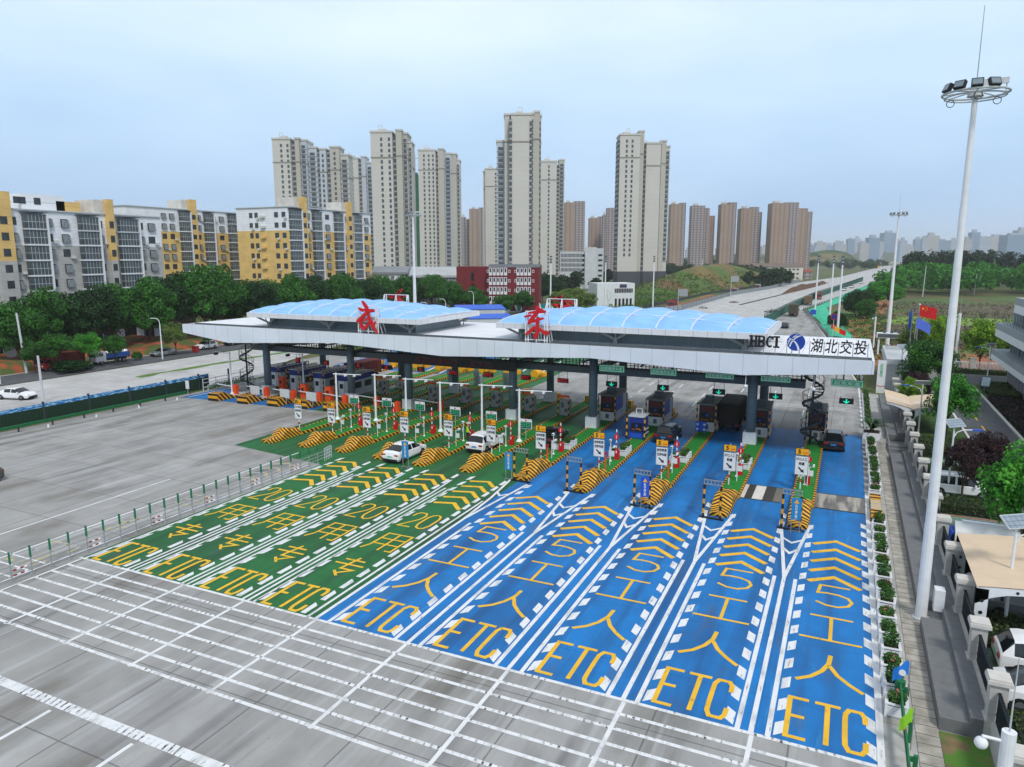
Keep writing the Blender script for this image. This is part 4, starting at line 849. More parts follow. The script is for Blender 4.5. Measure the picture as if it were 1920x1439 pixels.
SUV = dict(L=4.6, W=.94, st=[(0, .45, .75, .77, .84, 0), (.012, .32, .98, 1.04, .90, 0), (.03, .28, 1.03, 1.1, .92, 0), (.12, .26, 1.03, 1.62, .93, 1), (.18, .26, 1.03, 1.68, .94, 1), (.40, .26, 1.02, 1.7, .94, 1), (.43, .26, 1.02, 1.7, .94, 1), (.58, .26, 1.01, 1.64, .94, 1), (.735, .26, .99, 1.1, .93, 0), (.9, .28, .93, .98, .91, 0), (.97, .3, .8, .84, .86, 0), (1, .45, .62, .64, .76, 0)], rear=2, roof=(3, 7), cowl=8, rw=(.185, .8), wr=.37)
def car(kind, col, lab, x, y, rz, cat='car', name='parked_car', group=None, plate=None, rails=False, sunroof=False, parts=True):
    K = SED if kind == 'sedan' else SUV; L, W_ = K['L'], K['W']
    T = thing(name, lab, cat, (x, y, 0), rz, group)
    sec = []
    for f, lo, be, to, w, cab in K['st']:
        wt = w * (.74 if cab else .9); zt = to - (.09 if cab else .03)
        h = [(w * .9, lo), (w, lo + .16), (w * 1.0, (lo + be) / 2 + .05), (w * .985, be - .06), (w * .95, be), (wt, zt), (wt * .86, to - .01), (0, to + (.015 if cab else .03))]
        sec.append([(a, f * L - L / 2, z) for a, z in h] + [(-a, f * L - L / 2, z) for a, z in h[-2::-1]])
    n = len(sec[0]); nh = 7
    P = {k: MB() for k in ('body', 'windscreen', 'rear_window', 'side_l', 'side_r')}
    for i in range(len(sec) - 1):
        for k in range(n - 1):
            q = [sec[i][k], sec[i][k + 1], sec[i + 1][k + 1], sec[i + 1][k]]
            kk = k if k < nh else n - 2 - k; side = k < nh; tgt = 'body'
            if K['cowl'] - 1 == i and kk in (5, 6): tgt = 'windscreen'
            elif i == K['rear'] and kk in (5, 6): tgt = 'rear_window'
            elif kk == 4 and K['rear'] < i < K['cowl'] - 1 and i not in (K['roof'][0] + 2,): tgt = 'side_l' if side else 'side_r'
            elif kk == 4 and i == K['cowl'] - 1: tgt = 'side_l' if side else 'side_r'
            elif kk == 4 and i == K['rear'] and kind == 'suv': tgt = 'body'
            P[tgt].face(*q)
    b = P['body']; b.face(*sec[0]); b.face(*sec[-1][::-1]); b.mi(1)
    lo = K['st'][4][1]; wr = K['wr']; ys = [f * L - L / 2 for f in K['rw']]
    b.box(-W_ * .86, W_ * .86, -L / 2 + .1, L / 2 - .1, lo - .03, lo + .02)
    b.box(-W_ * .84, W_ * .84, -L / 2 - .012, -L / 2 + .3, lo + .08, lo + .24).box(-W_ * .7, W_ * .7, L / 2 - .3, L / 2 + .012, lo + .1, lo + .28)
    for yy in ys:
        for s_ in (-1, 1): b.cyl((s_ * W_ * .9, yy, wr), (s_ * (W_ + .006), yy, wr + .02), wr + .07, wr + .05, 18)
    if kind == 'suv':
        for s_ in (-1, 1): b.box(s_ * W_ * .93 - .02, s_ * W_ * .93 + .03 * s_, ys[0] + .4, ys[1] - .4, lo + .02, lo + .16)
    if sunroof: b.box(-.36, .36, -.55, .35, K['st'][4][3] - .02, K['st'][4][3] + .025)
    me = b.mesh('body', [col, M_trim]); me.polygons.foreach_set('use_smooth', [k == 0 and len(p.vertices) == 4 for k, p in zip(b.m, me.polygons)]); 
    put(me, 'body', T)
    P['windscreen'].build('windscreen', M_glass, T); P['rear_window'].build('rear_window', M_glass, T); P['side_l'].build('side_window', M_glass, T); P['side_r'].build('side_window', M_glass, T)
    for yy in ys:
        for s_ in (-1, 1):
            w = MB().cyl((s_ * (W_ - .2), yy, wr), (s_ * (W_ + .012), yy, wr), wr, wr, 18).build('wheel', M_tyre, T); MB().cyl((s_ * (W_ - .1), yy, wr), (s_ * (W_ + .02), yy, wr), wr * .62, wr * .55, 12).build('rim', M_rim, w)
    zb = K['st'][2][2]
    for s_ in (-1, 1):
        a = s_ * (W_ * .9); MB().box(min(a, a - s_ * .36), max(a, a - s_ * .36), -L / 2 - .01 if kind == 'suv' else -L / 2 + .02, -L / 2 + .22, zb - .26, zb - .1).build('tail_lamp', M_tail, T)
        MB().box(min(a * .9, a * .9 - s_ * .34), max(a * .9, a * .9 - s_ * .34), L / 2 - .33, L / 2 - .07, .62 if kind == 'sedan' else .76, .74 if kind == 'sedan' else .9).build('headlight', M_head, T)
        y_ = K['st'][8][0] * L - L / 2 - .3; MB().box(min(s_ * W_, s_ * (W_ + .2)), max(s_ * W_, s_ * (W_ + .2)), y_, y_ + .14, zb - .02, zb + .13).build('mirror', col, T)
    MB().box(-.23, .23, -L / 2 - .025, -L / 2 + .05, zb - .38, zb - .25).build('number_plate', plate or M_plate, T)
    if rails:
        m = MB()
        for s_ in (-1, 1): m.bar((s_ * .58, -1.5, 1.72), (s_ * .58, .5, 1.74), .05)
        m.build('roof_rail', M_rim, T)
    return T
P_white = paint('white_car_paint', '#e2e4e6'); P_black = paint('black_car_paint', '#101113'); P_dark = paint('dark_grey_car_paint', '#2a2e34', .3); P_silver = paint('silver_car_paint', '#8e9496', .5); P_grey = paint('grey_car_paint', '#55504c', .3)
car('sedan', P_white, 'white sedan with tinted rear window entering a green lane', -35.7, 53.7, R(-2), name='car', plate=M_plateg)
car('suv', P_white, 'white suv under the ETC sign next to the traffic officer', -30.5, 59.5, 0, name='car')
car('sedan', P_black, 'glossy black car half hidden by the 自助缴费 sign in a green lane', -25.6, 64.6, 0, name='car')
car('suv', P_dark, 'dark grey suv with roof rails queuing behind the small blue booth', -15.5, 70.4, 0, name='car', rails=True)
car('suv', P_black, 'black suv braking in the rightmost blue lane', -.4, 74.2, 0, name='car')
car('suv', P_grey, 'dark car cut off by the left edge of the picture', -62.7, 31.9, R(172), name='car')
car('sedan', P_white, 'white sedan parked alone on the pale lot behind the green fence', *G(33, 748), R(-75), name='parked_car')
car('sedan', P_silver, 'silver car parked between two small street trees', -114.3, 93, R(178), name='parked_car')
car('suv', P_white, 'white suv parked on the left street behind a red bin', -114.8, 103.2, R(180), name='parked_car')
car('suv', P_black, 'black car parked on the left street nearest the canopy end', -115.2, 111, R(180), name='parked_car')
car('sedan', P_dark, 'dark sedan driving away on the road beyond the canopy', -14.7, 198, 0, name='car')
car('suv', P_white, 'white suv with sunroof parked behind a dark red tree', 8.7, 62.6, R(-90), name='parked_car', sunroof=True)
car('suv', P_silver, 'silver suv parked under the near beige canopy', 9.4, 41.8, R(-90), name='parked_car')
car('suv', P_white, 'white suv at the right picture edge with black spoiler, upper one', 9.3, 36.0, R(-90), name='parked_car', plate=M_plateg)
car('sedan', P_white, 'white sedan at the right picture edge nearest the camera', 8.9, 33.2, R(-90), name='parked_car')
def wheels(T, pts, r):
    for x, y in pts:
        w = MB().cyl((x - .14, y, r), (x + .14, y, r), r, r, 16).build('wheel', M_tyre, T); MB().cyl((x - .15, y, r), (x + .15, y, r), r * .55, r * .55, 10).build('rim', M_rim, w)
def truck(lab, x, y, rz, cabc, cargoc, L=8.0, w=1.2, h=3.1, kind='tarp', name='truck', group=None):
    T = thing(name, lab, 'truck', (x, y, 0), rz, group); r = .5
    MB().box(-.45, .45, -L / 2 + .2, L / 2 - .3, .55, .95).build('chassis', M_trim, T)
    c0 = L / 2 - 1.9; cz = 2.5 if h > 2.6 else 2.15
    MB().prx([(c0, .6), (L / 2, .6), (L / 2 - .02, 1.35), (L / 2 - .35, cz), (c0, cz + .05)], -w * .96, w * .96).build('cab', cabc, T)
    MB().prx([(L / 2 + .01, 1.4), (L / 2 + .005, 1.42), (L / 2 - .3, cz - .15), (L / 2 - .36, cz - .15)], -w * .86, w * .86).build('windscreen', M_glass, T)
    for s_ in (-1, 1):
        MB().box(min(s_ * w * .962, s_ * w * .97), max(s_ * w * .962, s_ * w * .97), c0 + .5, L / 2 - .5, 1.45, cz - .2).build('side_window', M_glass, T)
        MB().box(s_ * w * .75 - .15, s_ * w * .75 + .15, L / 2, L / 2 + .02, .85, 1.05).build('headlight', M_head, T)
        MB().box(s_ * (w + .1) - .08, s_ * (w + .1) + .08, L / 2 - .25, L / 2 - .15, 1.4, 1.9).build('mirror', M_trim, T)
        MB().box(s_ * w * .8 - .14, s_ * w * .8 + .14, -L / 2 - .03, -L / 2 + .1, .75, .92).build('tail_lamp', M_tail, T)
    if kind == 'tarp':
        m = MB(); m.pry([(-w, .95), (w, .95), (w, h), (w * .9, h + .12), (-w * .9, h + .12), (-w, h)], -L / 2, c0 - .1)
        for k in range(6): yy = -L / 2 + .2 + k * (L - 2.4) / 5.5; m.box(-w - .03, -w + .01, yy, yy + .08, .95, h).box(w - .01, w + .03, yy, yy + .08, .95, h)
        for k in range(4): m.box(-w + .35 + .5 * k, -w + .42 + .5 * k, -L / 2 - .03, -L / 2 + .01, .95, h)
        m.build('tarpaulin', cargoc, T)
    elif kind == 'dump':
        m = MB(); a, b = -L / 2, c0 - .15
        m.box(-w, w, a, b, .95, 1.1).box(-w, -w + .08, a, b, 1.1, h - .7).box(w - .08, w, a, b, 1.1, h - .7).box(-w + .08, w - .08, a, a + .08, 1.1, h - .7).box(-w + .08, w - .08, b - .08, b, 1.1, h - .5)
        for k in range(5): yy = a + .3 + k * (b - a - .6) / 4; m.box(-w - .05, -w, yy, yy + .1, 1.0, h - .7).box(w, w + .05, yy, yy + .1, 1.0, h - .7)
        m.build('tipper_body', cargoc, T)
    elif kind == 'tank':
        MB().cyl((0, -L / 2, h * .55 + .1), (0, c0 - .2, h * .55 + .1), w * .82, w * .82, 20).box(-.15, .15, -L / 2 + .4, c0 - .5, h * .55 + .1 + w * .8, h * .55 + .2 + w * .84).build('tank', cargoc, T)
        m = MB().bar((-.4, -L / 2 + .6, h * .55 + w), (-.4, c0 - .6, h * .55 + w), .05); m.build('tank_rail', M_chr, T)
    wheels(T, [(s_ * (w - .2), yy) for s_ in (-1, 1) for yy in ([-L / 2 + 1.2, L / 2 - 1.1] + ([-L / 2 + 2.4] if L > 7.5 else []))], r if h > 2.6 else .4)
    return T
M_tarp = mat('black_tarpaulin', '#26231f', .9, .25, 2.5, bump=.3); M_tarp2 = mat('olive_tarpaulin', '#4a4638', .9, .25, 2, bump=.3)
P_redt = mat('red_truck_paint', '#8e2020', .4, .1, 2); P_bluet = mat('blue_truck_paint', '#1d4a8e', .45, .1, 2)
truck('dark tarpaulin truck stopped between two booths in a blue lane', -10.6, 79.6, 0, P_redt, M_tarp, 7.8, 1.16, 2.95)
truck('olive tarpaulin truck driving away on the road beyond the canopy', -15.5, 240, 0, P_redt, M_tarp2, 9, 1.22, 3.6)
truck('brown loaded truck behind the olive truck on the far road', -14.2, 297, 0, P_grey, mat('brown_load', '#6e5a44', .9, .3, 2), 8, 1.2, 3.4)
truck('red cab truck with brown load, farther along the far road', -12.4, 340, R(180), P_redt, mat('brown_load', '#6e5a44', .9, .3, 2), 9, 1.25, 3.8, 'dump')
truck('red dump truck on the service road left of the far slab', -57.2, 258, R(185), P_redt, P_redt, 8, 1.25, 3.3, 'dump')
truck('red and grey dump truck farther on the left service road', -51.5, 371, R(182), P_redt, M_grey, 8, 1.25, 3.4, 'dump')
truck('red truck farthest along the left service road', -47.8, 432, R(182), P_redt, M_lgrey, 8, 1.25, 3.4, 'dump')
t = truck('white cab truck with blue bed and white bags on the left street', -114.9, 82.6, R(180), P_white, P_bluet, 6.4, 1.05, 2.5, 'dump', name='truck')
m = MB()
for k in range(7): m.ball((rnd.uniform(-.5, .5), -2.6 + .55 * k, 1.75), (.6, .55, .5), 8, 5)
m.build('load', P_white, t, smooth=True)
truck('maroon covered truck parked behind the small street trees', -115.6, 74.5, R(180), P_redt, mat('maroon_cover', '#6e2a26', .85, .15, 2), 7, 1.1, 2.6)
truck('tan tanker truck passing behind the left booths', -60.4, 112, R(180), P_redt, mat('tan_tank', '#b88a4e', .5, .15, 1), 10.5, 1.2, 3.6, 'tank')
truck('red truck waiting between the left booths', -64.9, 86, R(180), P_redt, mat('maroon_cover', '#6e2a26', .85, .15, 2), 8, 1.2, 2.7, 'tarp')
truck('white water tank truck with blue rear parked on green pavers', 9.5, 49.6, R(-90), P_white, P_white, 5.4, .95, 2.2, 'tank')
T = thing('fog_cannon', 'blue spray cannon on a yellow stand behind the water tank truck', 'spray cannon', (6.75, 49.4, .0), R(20))
MB().cyl((0, -.35, 1.25), (0, .45, 1.45), .38, .3, 14).build('barrel', M_bblue, T, smooth=False); MB().cyl((0, -.36, 1.245), (0, -.34, 1.25), .31, .31, 14).build('nozzle', M_black, T); MB().box(-.35, .35, -.3, .3, .4, .8).bar((-.42, 0, .5), (-.42, 0, 1.4), .07).bar((.42, 0, .5), (.42, 0, 1.4), .07).build('stand', M_yell, T); MB().box(-.5, .5, -.6, .6, .25, .4).build('base', M_bblue, T)
wheels(T, [(-.5, -.35), (.5, -.35), (-.5, .35), (.5, .35)], .2)
# small far vehicles
for i, (x, y, c, l) in enumerate(((-3.2, 430, P_white, 'tiny white van leading the queue on the far right road'), (.6, 470, P_white, 'tiny white van second in the queue on the far right road'), (6.2, 545, P_white, 'tiny white van at the back of the far road queue'))):
    car('suv', c, l, x, y, R(170), name='van', cat='van')
def person():
    T = thing('person', 'traffic officer in yellow vest and white cap standing by the white suv', 'person', (-32.95, 60.6, .24), R(160))
    me = bpy.data.meshes.new('body'); V = [(0, 0, .95), (0, 0, 1.2), (0, 0, 1.42), (0, 0, 1.52), (0, -.02, 1.62), (0, -.01, 1.72), (.1, 0, .9), (.11, .02, .5), (.11, 0, .09), (.11, -.14, .05), (-.1, 0, .9), (-.11, .02, .5), (-.11, 0, .09), (-.11, -.14, .05), (.2, 0, 1.4), (.27, .02, 1.12), (.24, -.12, .92), (.23, -.17, .86), (-.2, 0, 1.4), (-.28, .02, 1.12), (-.25, -.14, .95), (-.24, -.19, .9)]
    E = [(0, 1), (1, 2), (2, 3), (3, 4), (4, 5), (0, 6), (6, 7), (7, 8), (8, 9), (0, 10), (10, 11), (11, 12), (12, 13), (2, 14), (14, 15), (15, 16), (16, 17), (2, 18), (18, 19), (19, 20), (20, 21)]
    rad = [.14, .15, .15, .06, .095, .085, .1, .075, .05, .04, .1, .075, .05, .04, .07, .05, .038, .04, .07, .05, .038, .04]
    me.from_pydata(V, E, []); o = put(me, 'body', T); md = o.modifiers.new('skin', 'SKIN')
    for i, v in enumerate(me.skin_vertices[0].data if me.skin_vertices else []): v.radius = (rad[i], rad[i] * .8)
    return T, o, rad
T, o, rad = person()
bpy.context.view_layer.objects.active = o
if not o.data.skin_vertices:
    bpy.ops.object.select_all(action='DESELECT'); o.select_set(True)
    try: bpy.ops.mesh.customdata_skin_add()
    except Exception: pass
for i, v in enumerate(o.data.skin_vertices[0].data): v.radius = (rad[i], rad[i] * .85); v.use_root = (i == 0)
o.modifiers.new('sub', 'SUBSURF').levels = 1
dg = bpy.context.evaluated_depsgraph_get(); me = bpy.data.meshes.new_from_object(o.evaluated_get(dg)); o.modifiers.clear(); o.data = me; me.name = 'body'
me.materials.clear(); me.materials.append(mat('skin', '#b88a6e', .6, .05, 4)); me.materials.append(mat('navy_uniform', '#1c2438', .8, .1, 4))
me.polygons.foreach_set('material_index', [0 if p.center.z > 1.5 or (p.center.z < .93 and p.center.z > .8 and abs(p.center.x) > .2) else 1 for p in me.polygons])
v = MB(); n = 14
for z0, z1, a0, a1 in ((.88, 1.2, .21, .2), (1.2, 1.46, .2, .17)):
    for k in range(n):
        t0, t1 = 2 * math.pi * k / n, 2 * math.pi * (k + 1) / n
        v.face((a0 * math.cos(t0), a0 * .8 * math.sin(t0), z0), (a0 * math.cos(t1), a0 * .8 * math.sin(t1), z0), (a1 * math.cos(t1), a1 * .8 * math.sin(t1), z1), (a1 * math.cos(t0), a1 * .8 * math.sin(t0), z1))
v.build('vest', mat('hi_vis_vest', '#b8d020', .7, .1, 4), T)
MB().cyl((0, 0, 1.72), (0, 0, 1.82), .12, .14, 12).box(-.09, .09, -.2, -.08, 1.72, 1.735).build('cap', M_wht, T)
# ---------------------------------------------------------------- trees
def crown_mesh(name, r, rz, nb, nl, sz, seed, m, flat=.75, hollow=.55):
    q = random.Random(seed); mb = MB()
    for b in range(nb):
        th = q.uniform(0, 6.283); ph = math.acos(q.uniform(-.75, 1)); k = q.uniform(.35, .86)
        c = Vector((r * k * math.sin(ph) * math.cos(th), r * k * math.sin(ph) * math.sin(th), rz * k * math.cos(ph))); br = r * q.uniform(.17, .43)
        for i in range(nl):
            d = Vector((q.gauss(0, 1), q.gauss(0, 1), q.gauss(0, 1))).normalized()
            p = c + Vector((d.x, d.y, d.z * flat)) * br * (hollow + (1 - hollow) * q.random() ** .5)
            nrm = (d + Vector((q.gauss(0, .7), q.gauss(0, .7), q.gauss(0, .7) + .3))).normalized()
            a = nrm.orthogonal().normalized(); a = (a * math.cos(q.random() * 6.28) + nrm.cross(a) * math.sin(q.random() * 6.28)); bb = nrm.cross(a); s = sz * q.uniform(.6, 1.4)
            mb.face(p - a * s, p + bb * s * .6, p + a * s, p - bb * s * .6)
    return mb.mesh(name, m)
M_bark = mat('bark', '#4a3c2e', .9, .25, 4, st=(1, 1, .3))
def trunk_mesh(h, r, seed, spread_=1.):
    q = random.Random(seed); m = MB(); m.cyl((0, 0, -.1), (q.uniform(-.1, .1), q.uniform(-.1, .1), h), r, r * .7, 8)
    for k in range(5):
        a = k * 1.256 + q.uniform(-.4, .4); l = q.uniform(.9, 1.5) * h * .6; z = h * q.uniform(.75, 1); s = spread_ * .6
        e_ = (l * s * math.cos(a), l * s * math.sin(a), z + l * .8); m.cyl((0, 0, z - .1), e_, r * .5, r * .22, 6)
        m.cyl(e_, (e_[0] * 1.5, e_[1] * 1.5, e_[2] + l * .5), r * .22, r * .1, 5)
    return m.mesh('trunk', M_bark)
L_mid = leaf_mat('leaf_mid', '#1f4f12', '#38721c'); L_dark = leaf_mat('leaf_dark', '#0f2f0f', '#1c4813'); L_lime = leaf_mat('leaf_lime', '#5d8a1e', '#86ac2a'); L_bright = leaf_mat('leaf_bright', '#2c741c', '#4c9628'); L_mar = leaf_mat('leaf_maroon', '#2a1a20', '#3c2428'); L_olive = leaf_mat('leaf_olive', '#4a6228', '#6a8034'); L_pine = leaf_mat('leaf_pine', '#12301c', '#1e4424')
CR = {}
def tree(x, y, h, r, lm, lab, cat='tree', name='tree', group=None, th=.32, seed=1, fine=False, z=0, trunk=True, squash=1.):
    T = thing(name, lab, cat, (x, y, z), 0, group)
    base = 2.2 if fine else 4.2
    key = (lm.name, seed % 3, fine)
    if key not in CR:
        CR[key] = crown_mesh('crown', base, base * .82, 40 if fine else 60, 240 if fine else 400, .095 if fine else .155, seed * 7 + (3 if fine else 0), lm)
    hc = h * (1 - th); o = put(CR[key], 'crown', T, (0, 0, h - hc * .53), rnd.uniform(0, 6.28)); o.scale = (r / base, r / base, hc * .58 / (base * .82) * squash)
    if trunk:
        tk = ('t', seed % 3)
        if tk not in CR: CR[tk] = trunk_mesh(2.2, .17, seed)
        t = put(CR[tk], 'trunk', T); s = max(.45, h * th * 1.05 / 2.2); t.scale = (max(.4, h / 9), max(.4, h / 9), s)
    return T
def hedge(x0, x1, y0, y1, h, lm, lab, dens=60, sz=.09, name='hedge'):
    m = MB(); q = random.Random(int(x0 * 7 + y0)); n = int((x1 - x0) * (y1 - y0) * dens + (x1 - x0 + y1 - y0) * h * dens * .8)
    for k in range(n):
        a, b = q.uniform(x0, x1), q.uniform(y0, y1); c = h * (1 + q.uniform(-.18, .08))
        if q.random() < .4: c = q.uniform(.05, h); e_ = q.random(); a, b = ((x0 + q.uniform(-.05, .1), b), (x1 + q.uniform(-.1, .05), b), (a, y0 + q.uniform(-.05, .1)), (a, y1))[int(e_ * 4)]
        leaves(m, (a - x0, b - y0, c), (.06, .06, .06), 2, sz, k)
    m.mi(1).box(.12, x1 - x0 - .12, .12, y1 - y0 - .12, 0, h * .85)
    return m.build(name, [lm, mat('twigs', '#20281a', .95, .3, 6)], None, (x0, y0, .01), label=lab, category=name.replace('_', ' '))
# ---------------------------------------------------------------- right side: kerb walk, planters, steps, fence
def tiles_x(ax, per, ax2=None, per2=1, dark='#5c5a56', w=.03, f=.8): return lambda t, o, p, co: nmix(t, nmath(t, 'MULTIPLY', nnoise(t, co, 1.2, lo=.5, hi=.7), .4), lines_x(ax, per, w, S(dark), f, ax2, per2)(t, o, p, co), S('#77705f'))
M_walk = mat('walk_concrete', '#a8a8a4', .9, .15, 1, extra=tiles_x(1, 4.2), world=True); M_slabs = mat('drain_slabs', '#a39f96', .9, .3, 1.5, extra=tiles_x(1, .62, None, 1, '#4a463e', .05), world=True)
M_granite = mat('grey_granite', '#6e7072', .7, .1, 3, extra=lines_x(1, 1.25, .02, S('#4c4e50'), .7), world=True); M_wall = mat('pale_granite', '#b3b0ab', .75, .1, 3, extra=lines_x(2, .55, .02, S('#7c7a76'), .7))
sheet('walk_pavement', [(2.38, -5), (4.3, -5), (4.3, 106), (2.38, 106)], .022, M_walk)
MB().box(3.5, 4.28, -5, 78, .024, .06).build('drain_covers', M_slabs, label='row of pale concrete drain covers beside the grey stepped ledge', category='drain cover')
sheet('verge_soil', [(4.32, 5), (5.9, 5), (5.9, 29.7), (4.32, 29.7)], .03, mat('verge_earth', '#7a6a4c', .95, .3, 1.2, extra=lambda t, o, p, co: nmix(t, nnoise(t, co, .8, lo=.45, hi=.55), o, S('#4f7a2c')), world=True))
def ledge(segs, lab):
    T = thing('stepped_ledge', lab, 'ledge', (4.3, segs[0][0], .0))
    for a, b in segs[1:]: MB().box(0, 1.0, a - segs[0][0], b - segs[0][0], 0, .55).build('lower_step', M_granite, T)
    MB().box(1.003, 1.62, 0, segs[0][1] - segs[0][0], 0, .8).build('upper_step', M_granite, T)
ledge([(29.8, 72), (29.8, 38.5), (40.6, 72)], 'long grey granite stepped ledge running beside the pale fence wall'); ledge([(79.5, 103), (79.5, 103)], 'short grey granite stepped ledge beyond the stairs near the beige canopy')
T = thing('steps', 'dark grey stairs with steel handrail between the two granite ledges', 'stairs', (4.3, 72.4, 0))
for k in range(7): MB().box(0, 1.6, .0 + .9 * k, .9 * k + .88, 0, .12 + .1 * k if k < 4 else .12 + .1 * (6 - k)).build('step', M_granite, T)
m = MB()
for a in (0, 2.2, 4.4, 6.2): m.cyl((-.05, a, 0), (-.05, a, 1.1), .03, .03, 6)
m.tube([(-.05, 0, 1.1), (-.05, 6.2, 1.1)], .04, 6); m.build('handrail', M_chr, T)
T = thing('boundary_fence', 'pale stone boundary fence with capped piers and dark metal panels', 'fence', (6.1, 20.8, 0))
ys = [20.8 + 4.65 * k for k in range(19)]
MB().box(-.17, .17, 0, ys[-1] - 20.8, 0, .85).build('base_wall', M_wall, T)
MBp = MB().box(-.29, .29, -.29, .29, 0, 2.35).box(-.36, .36, -.36, .36, .0, .86).mi(1).box(-.4, .4, -.4, .4, 2.35, 2.5).box(-.36, .36, -.36, .36, 2.5, 2.58).mesh('pier', [M_wall, mat('pier_cap', '#c4c1bb', .7, .08, 3)])
pn = MB().box(-.025, .025, .36, 4.29, .95, 2.0).box(-.05, .05, .33, 4.32, 2.0, 2.07).box(-.04, .04, .33, 4.32, 1.2, 1.24)
for k in range(26): pn.box(-.045, .045, .42 + k * .15, .45 + k * .15, .9, 2.12)
pnm = pn.mesh('panel', mat('dark_fence_metal', '#1e2a30', .5, .15, 2))
for k, y in enumerate(ys):
    put(MBp, 'pier', T, (0, y - 20.8, 0))
    if k < len(ys) - 1: put(pnm, 'panel', T, (0, y - 20.8, 0))
names = ['first planter from the camera', 'second planter from the camera', 'third planter from the camera'] 
py = [30.2, 31.7, 33.2, 34.8, 36.3, 38, 39.7, 41.3, 43, 44.9, 46.6, 48.4, 50.2, 51.9, 59.6, 61.2, 63.2, 65, 66.9, 68.6, 70.4, 72.2, 74, 75.8]
NUM = ['nearest to the camera', 'second', 'third', 'fourth', 'fifth', 'sixth', 'seventh', 'eighth', 'ninth', 'tenth', 'eleventh', 'twelfth', 'thirteenth', 'fourteenth', 'fifteenth', 'sixteenth', 'seventeenth', 'eighteenth', 'nineteenth', 'twentieth', 'twenty-first', 'twenty-second', 'twenty-third', 'farthest']
for k, y in enumerate(py):
    planter(2.82 + rnd.uniform(-.04, .06), y, .022, (3, 4, 0, 4, 2, 3, 4)[k % 7], 'white slatted planter along the right kerb, %s in its row' % NUM[k], 'white planters along the right kerb')
T = thing('planter', 'large dark cycad in a white box on the right kerb beyond the blue lane', 'planter', (2.95, 79.3, .022))
MB().box(-.8, .8, -.8, .8, 0, .7).mi(1).box(-.7, .7, -.7, .7, .7, .72).build('box', [M_wht, mat('potting_soil', '#3a2d20')], T)
m = MB(); q = random.Random(5)
for k in range(46):
    a = q.uniform(0, 6.28); l = q.uniform(1.0, 1.6); rise = q.uniform(.2, 1.1)
    for j in range(8):
        t0, t1 = j / 8, (j + 1) / 8; f = lambda t, s_: (math.cos(a) * l * t - math.sin(a) * s_, math.sin(a) * l * t + math.cos(a) * s_, 1.0 + rise * math.sin(t * 2.2)); w0, w1 = .14 * (1 - t0 * .6), .14 * (1 - t1 * .6)
        m.face(f(t0, -w0), f(t1, -w1), f(t1, w1), f(t0, w0))
m.build('fronds', leaf_mat('cycad_leaf', '#22421c', '#35602a'), T); MB().cyl((0, 0, .7), (0, 0, 1.1), .2, .16, 8).build('stem', M_bark, T)
for k in range(8): planter(2.7, 84 + 2.5 * k, .022, 4, 'round shrub in planter far along the kerb, %s past the cycad' % ('first', 'second', 'third', 'fourth', 'fifth', 'sixth', 'seventh', 'eighth')[k], 'far shrubs along the right kerb')
# ---------------------------------------------------------------- masts and lamps
def high_mast(x, y, h, r0, r1, lab, n, rr, seed, rod=3.6):
    T = thing('high_mast_light', lab, 'light mast', (x, y, 0)); p = MB(); N_ = 5
    for k in range(N_): z0, z1 = h * k / N_, h * (k + 1) / N_; a, b = r0 + (r1 - r0) * k / N_, r0 + (r1 - r0) * (k + 1) / N_; p.cyl((0, 0, z0), (0, 0, z1), a, b + (.012 if k < N_ - 1 else 0), 12)
    p.build('pole', M_wht, T); MB().cyl((0, 0, 0), (0, 0, .12), r0 * 1.5, r0 * 1.5, 12).build('base_plate', M_lgrey, T)
    m = MB(); ring = [(rr * math.cos(k * math.pi / 12), rr * math.sin(k * math.pi / 12), h - .15) for k in range(25)]; m.tube(ring, .05, 6); m.tube([(a * .92, b * .92, c - .14) for a, b, c in ring], .035, 5)
    for k in range(8): a = k * math.pi / 4; m.cyl((r1 * math.cos(a), r1 * math.sin(a), h - .05), (rr * math.cos(a), rr * math.sin(a), h - .15), .04, .03, 5)
    m.cyl((0, 0, h - .28), (0, 0, h + .06), rr * .26, rr * .2, 12); m.build('ring', M_lgrey, T)
    for k in range(n):
        a = R(178 + 31 * k) + YAWR; ca, sa = math.cos(a), math.sin(a); L = put(MB().box(-.23, .23, -.09, .09, 0, .35).mi(1).box(-.19, .19, -.1, -.091, .05, .3).mesh('floodlight', [M_black, mat('lamp_glass', '#7b8a94', .15, .1, 2)]), 'floodlight', T, (rr * ca, rr * sa, h - .08), rot=(R(-24), 0, a + math.pi / 2))
    m = MB().bar((.2, .3, h + .35), (rr * 1.0, .7, h + .45), .1, .25).bar((rr * .95, .7, h - .1), (rr * .95, .7, h + .4), .05); m.build('hoist_arm', M_lgrey, T)
    MB().cyl((0, 0, h), (0, 0, h + rod), .022, .012, 5).build('lightning_rod', M_grey, T)
    m = MB()
    for k in range(3):
        a = k * 2.1 + .5; c = (rr * .8 * math.cos(a), rr * .8 * math.sin(a), h - .42); m.tube([(c[0] + .16 * math.cos(t * .7), c[1], c[2] + .16 * math.sin(t * .7)) for t in range(10)], .02, 4)
    m.build('cable_loop', M_black, T)
    return T
YAWR = R(YAW)
T = high_mast(4.4, 39.4, 25.3, .27, .11, 'tallest white high mast light standing by the grey ledge', 4, 1.3, 1, 3.5)
MB().box(.5, .95, -.1, .5, .6, 1.7).build('control_box', M_wht, T)
high_mast(7.7, 168, 26.5, .4, .15, 'second white high mast light behind the gatehouse', 5, 1.7, 2, 4)
high_mast(*B(776, 141), 26, .4, .18, 'white high mast light rising behind the left skylight', 4, 1.6, 3, 1)
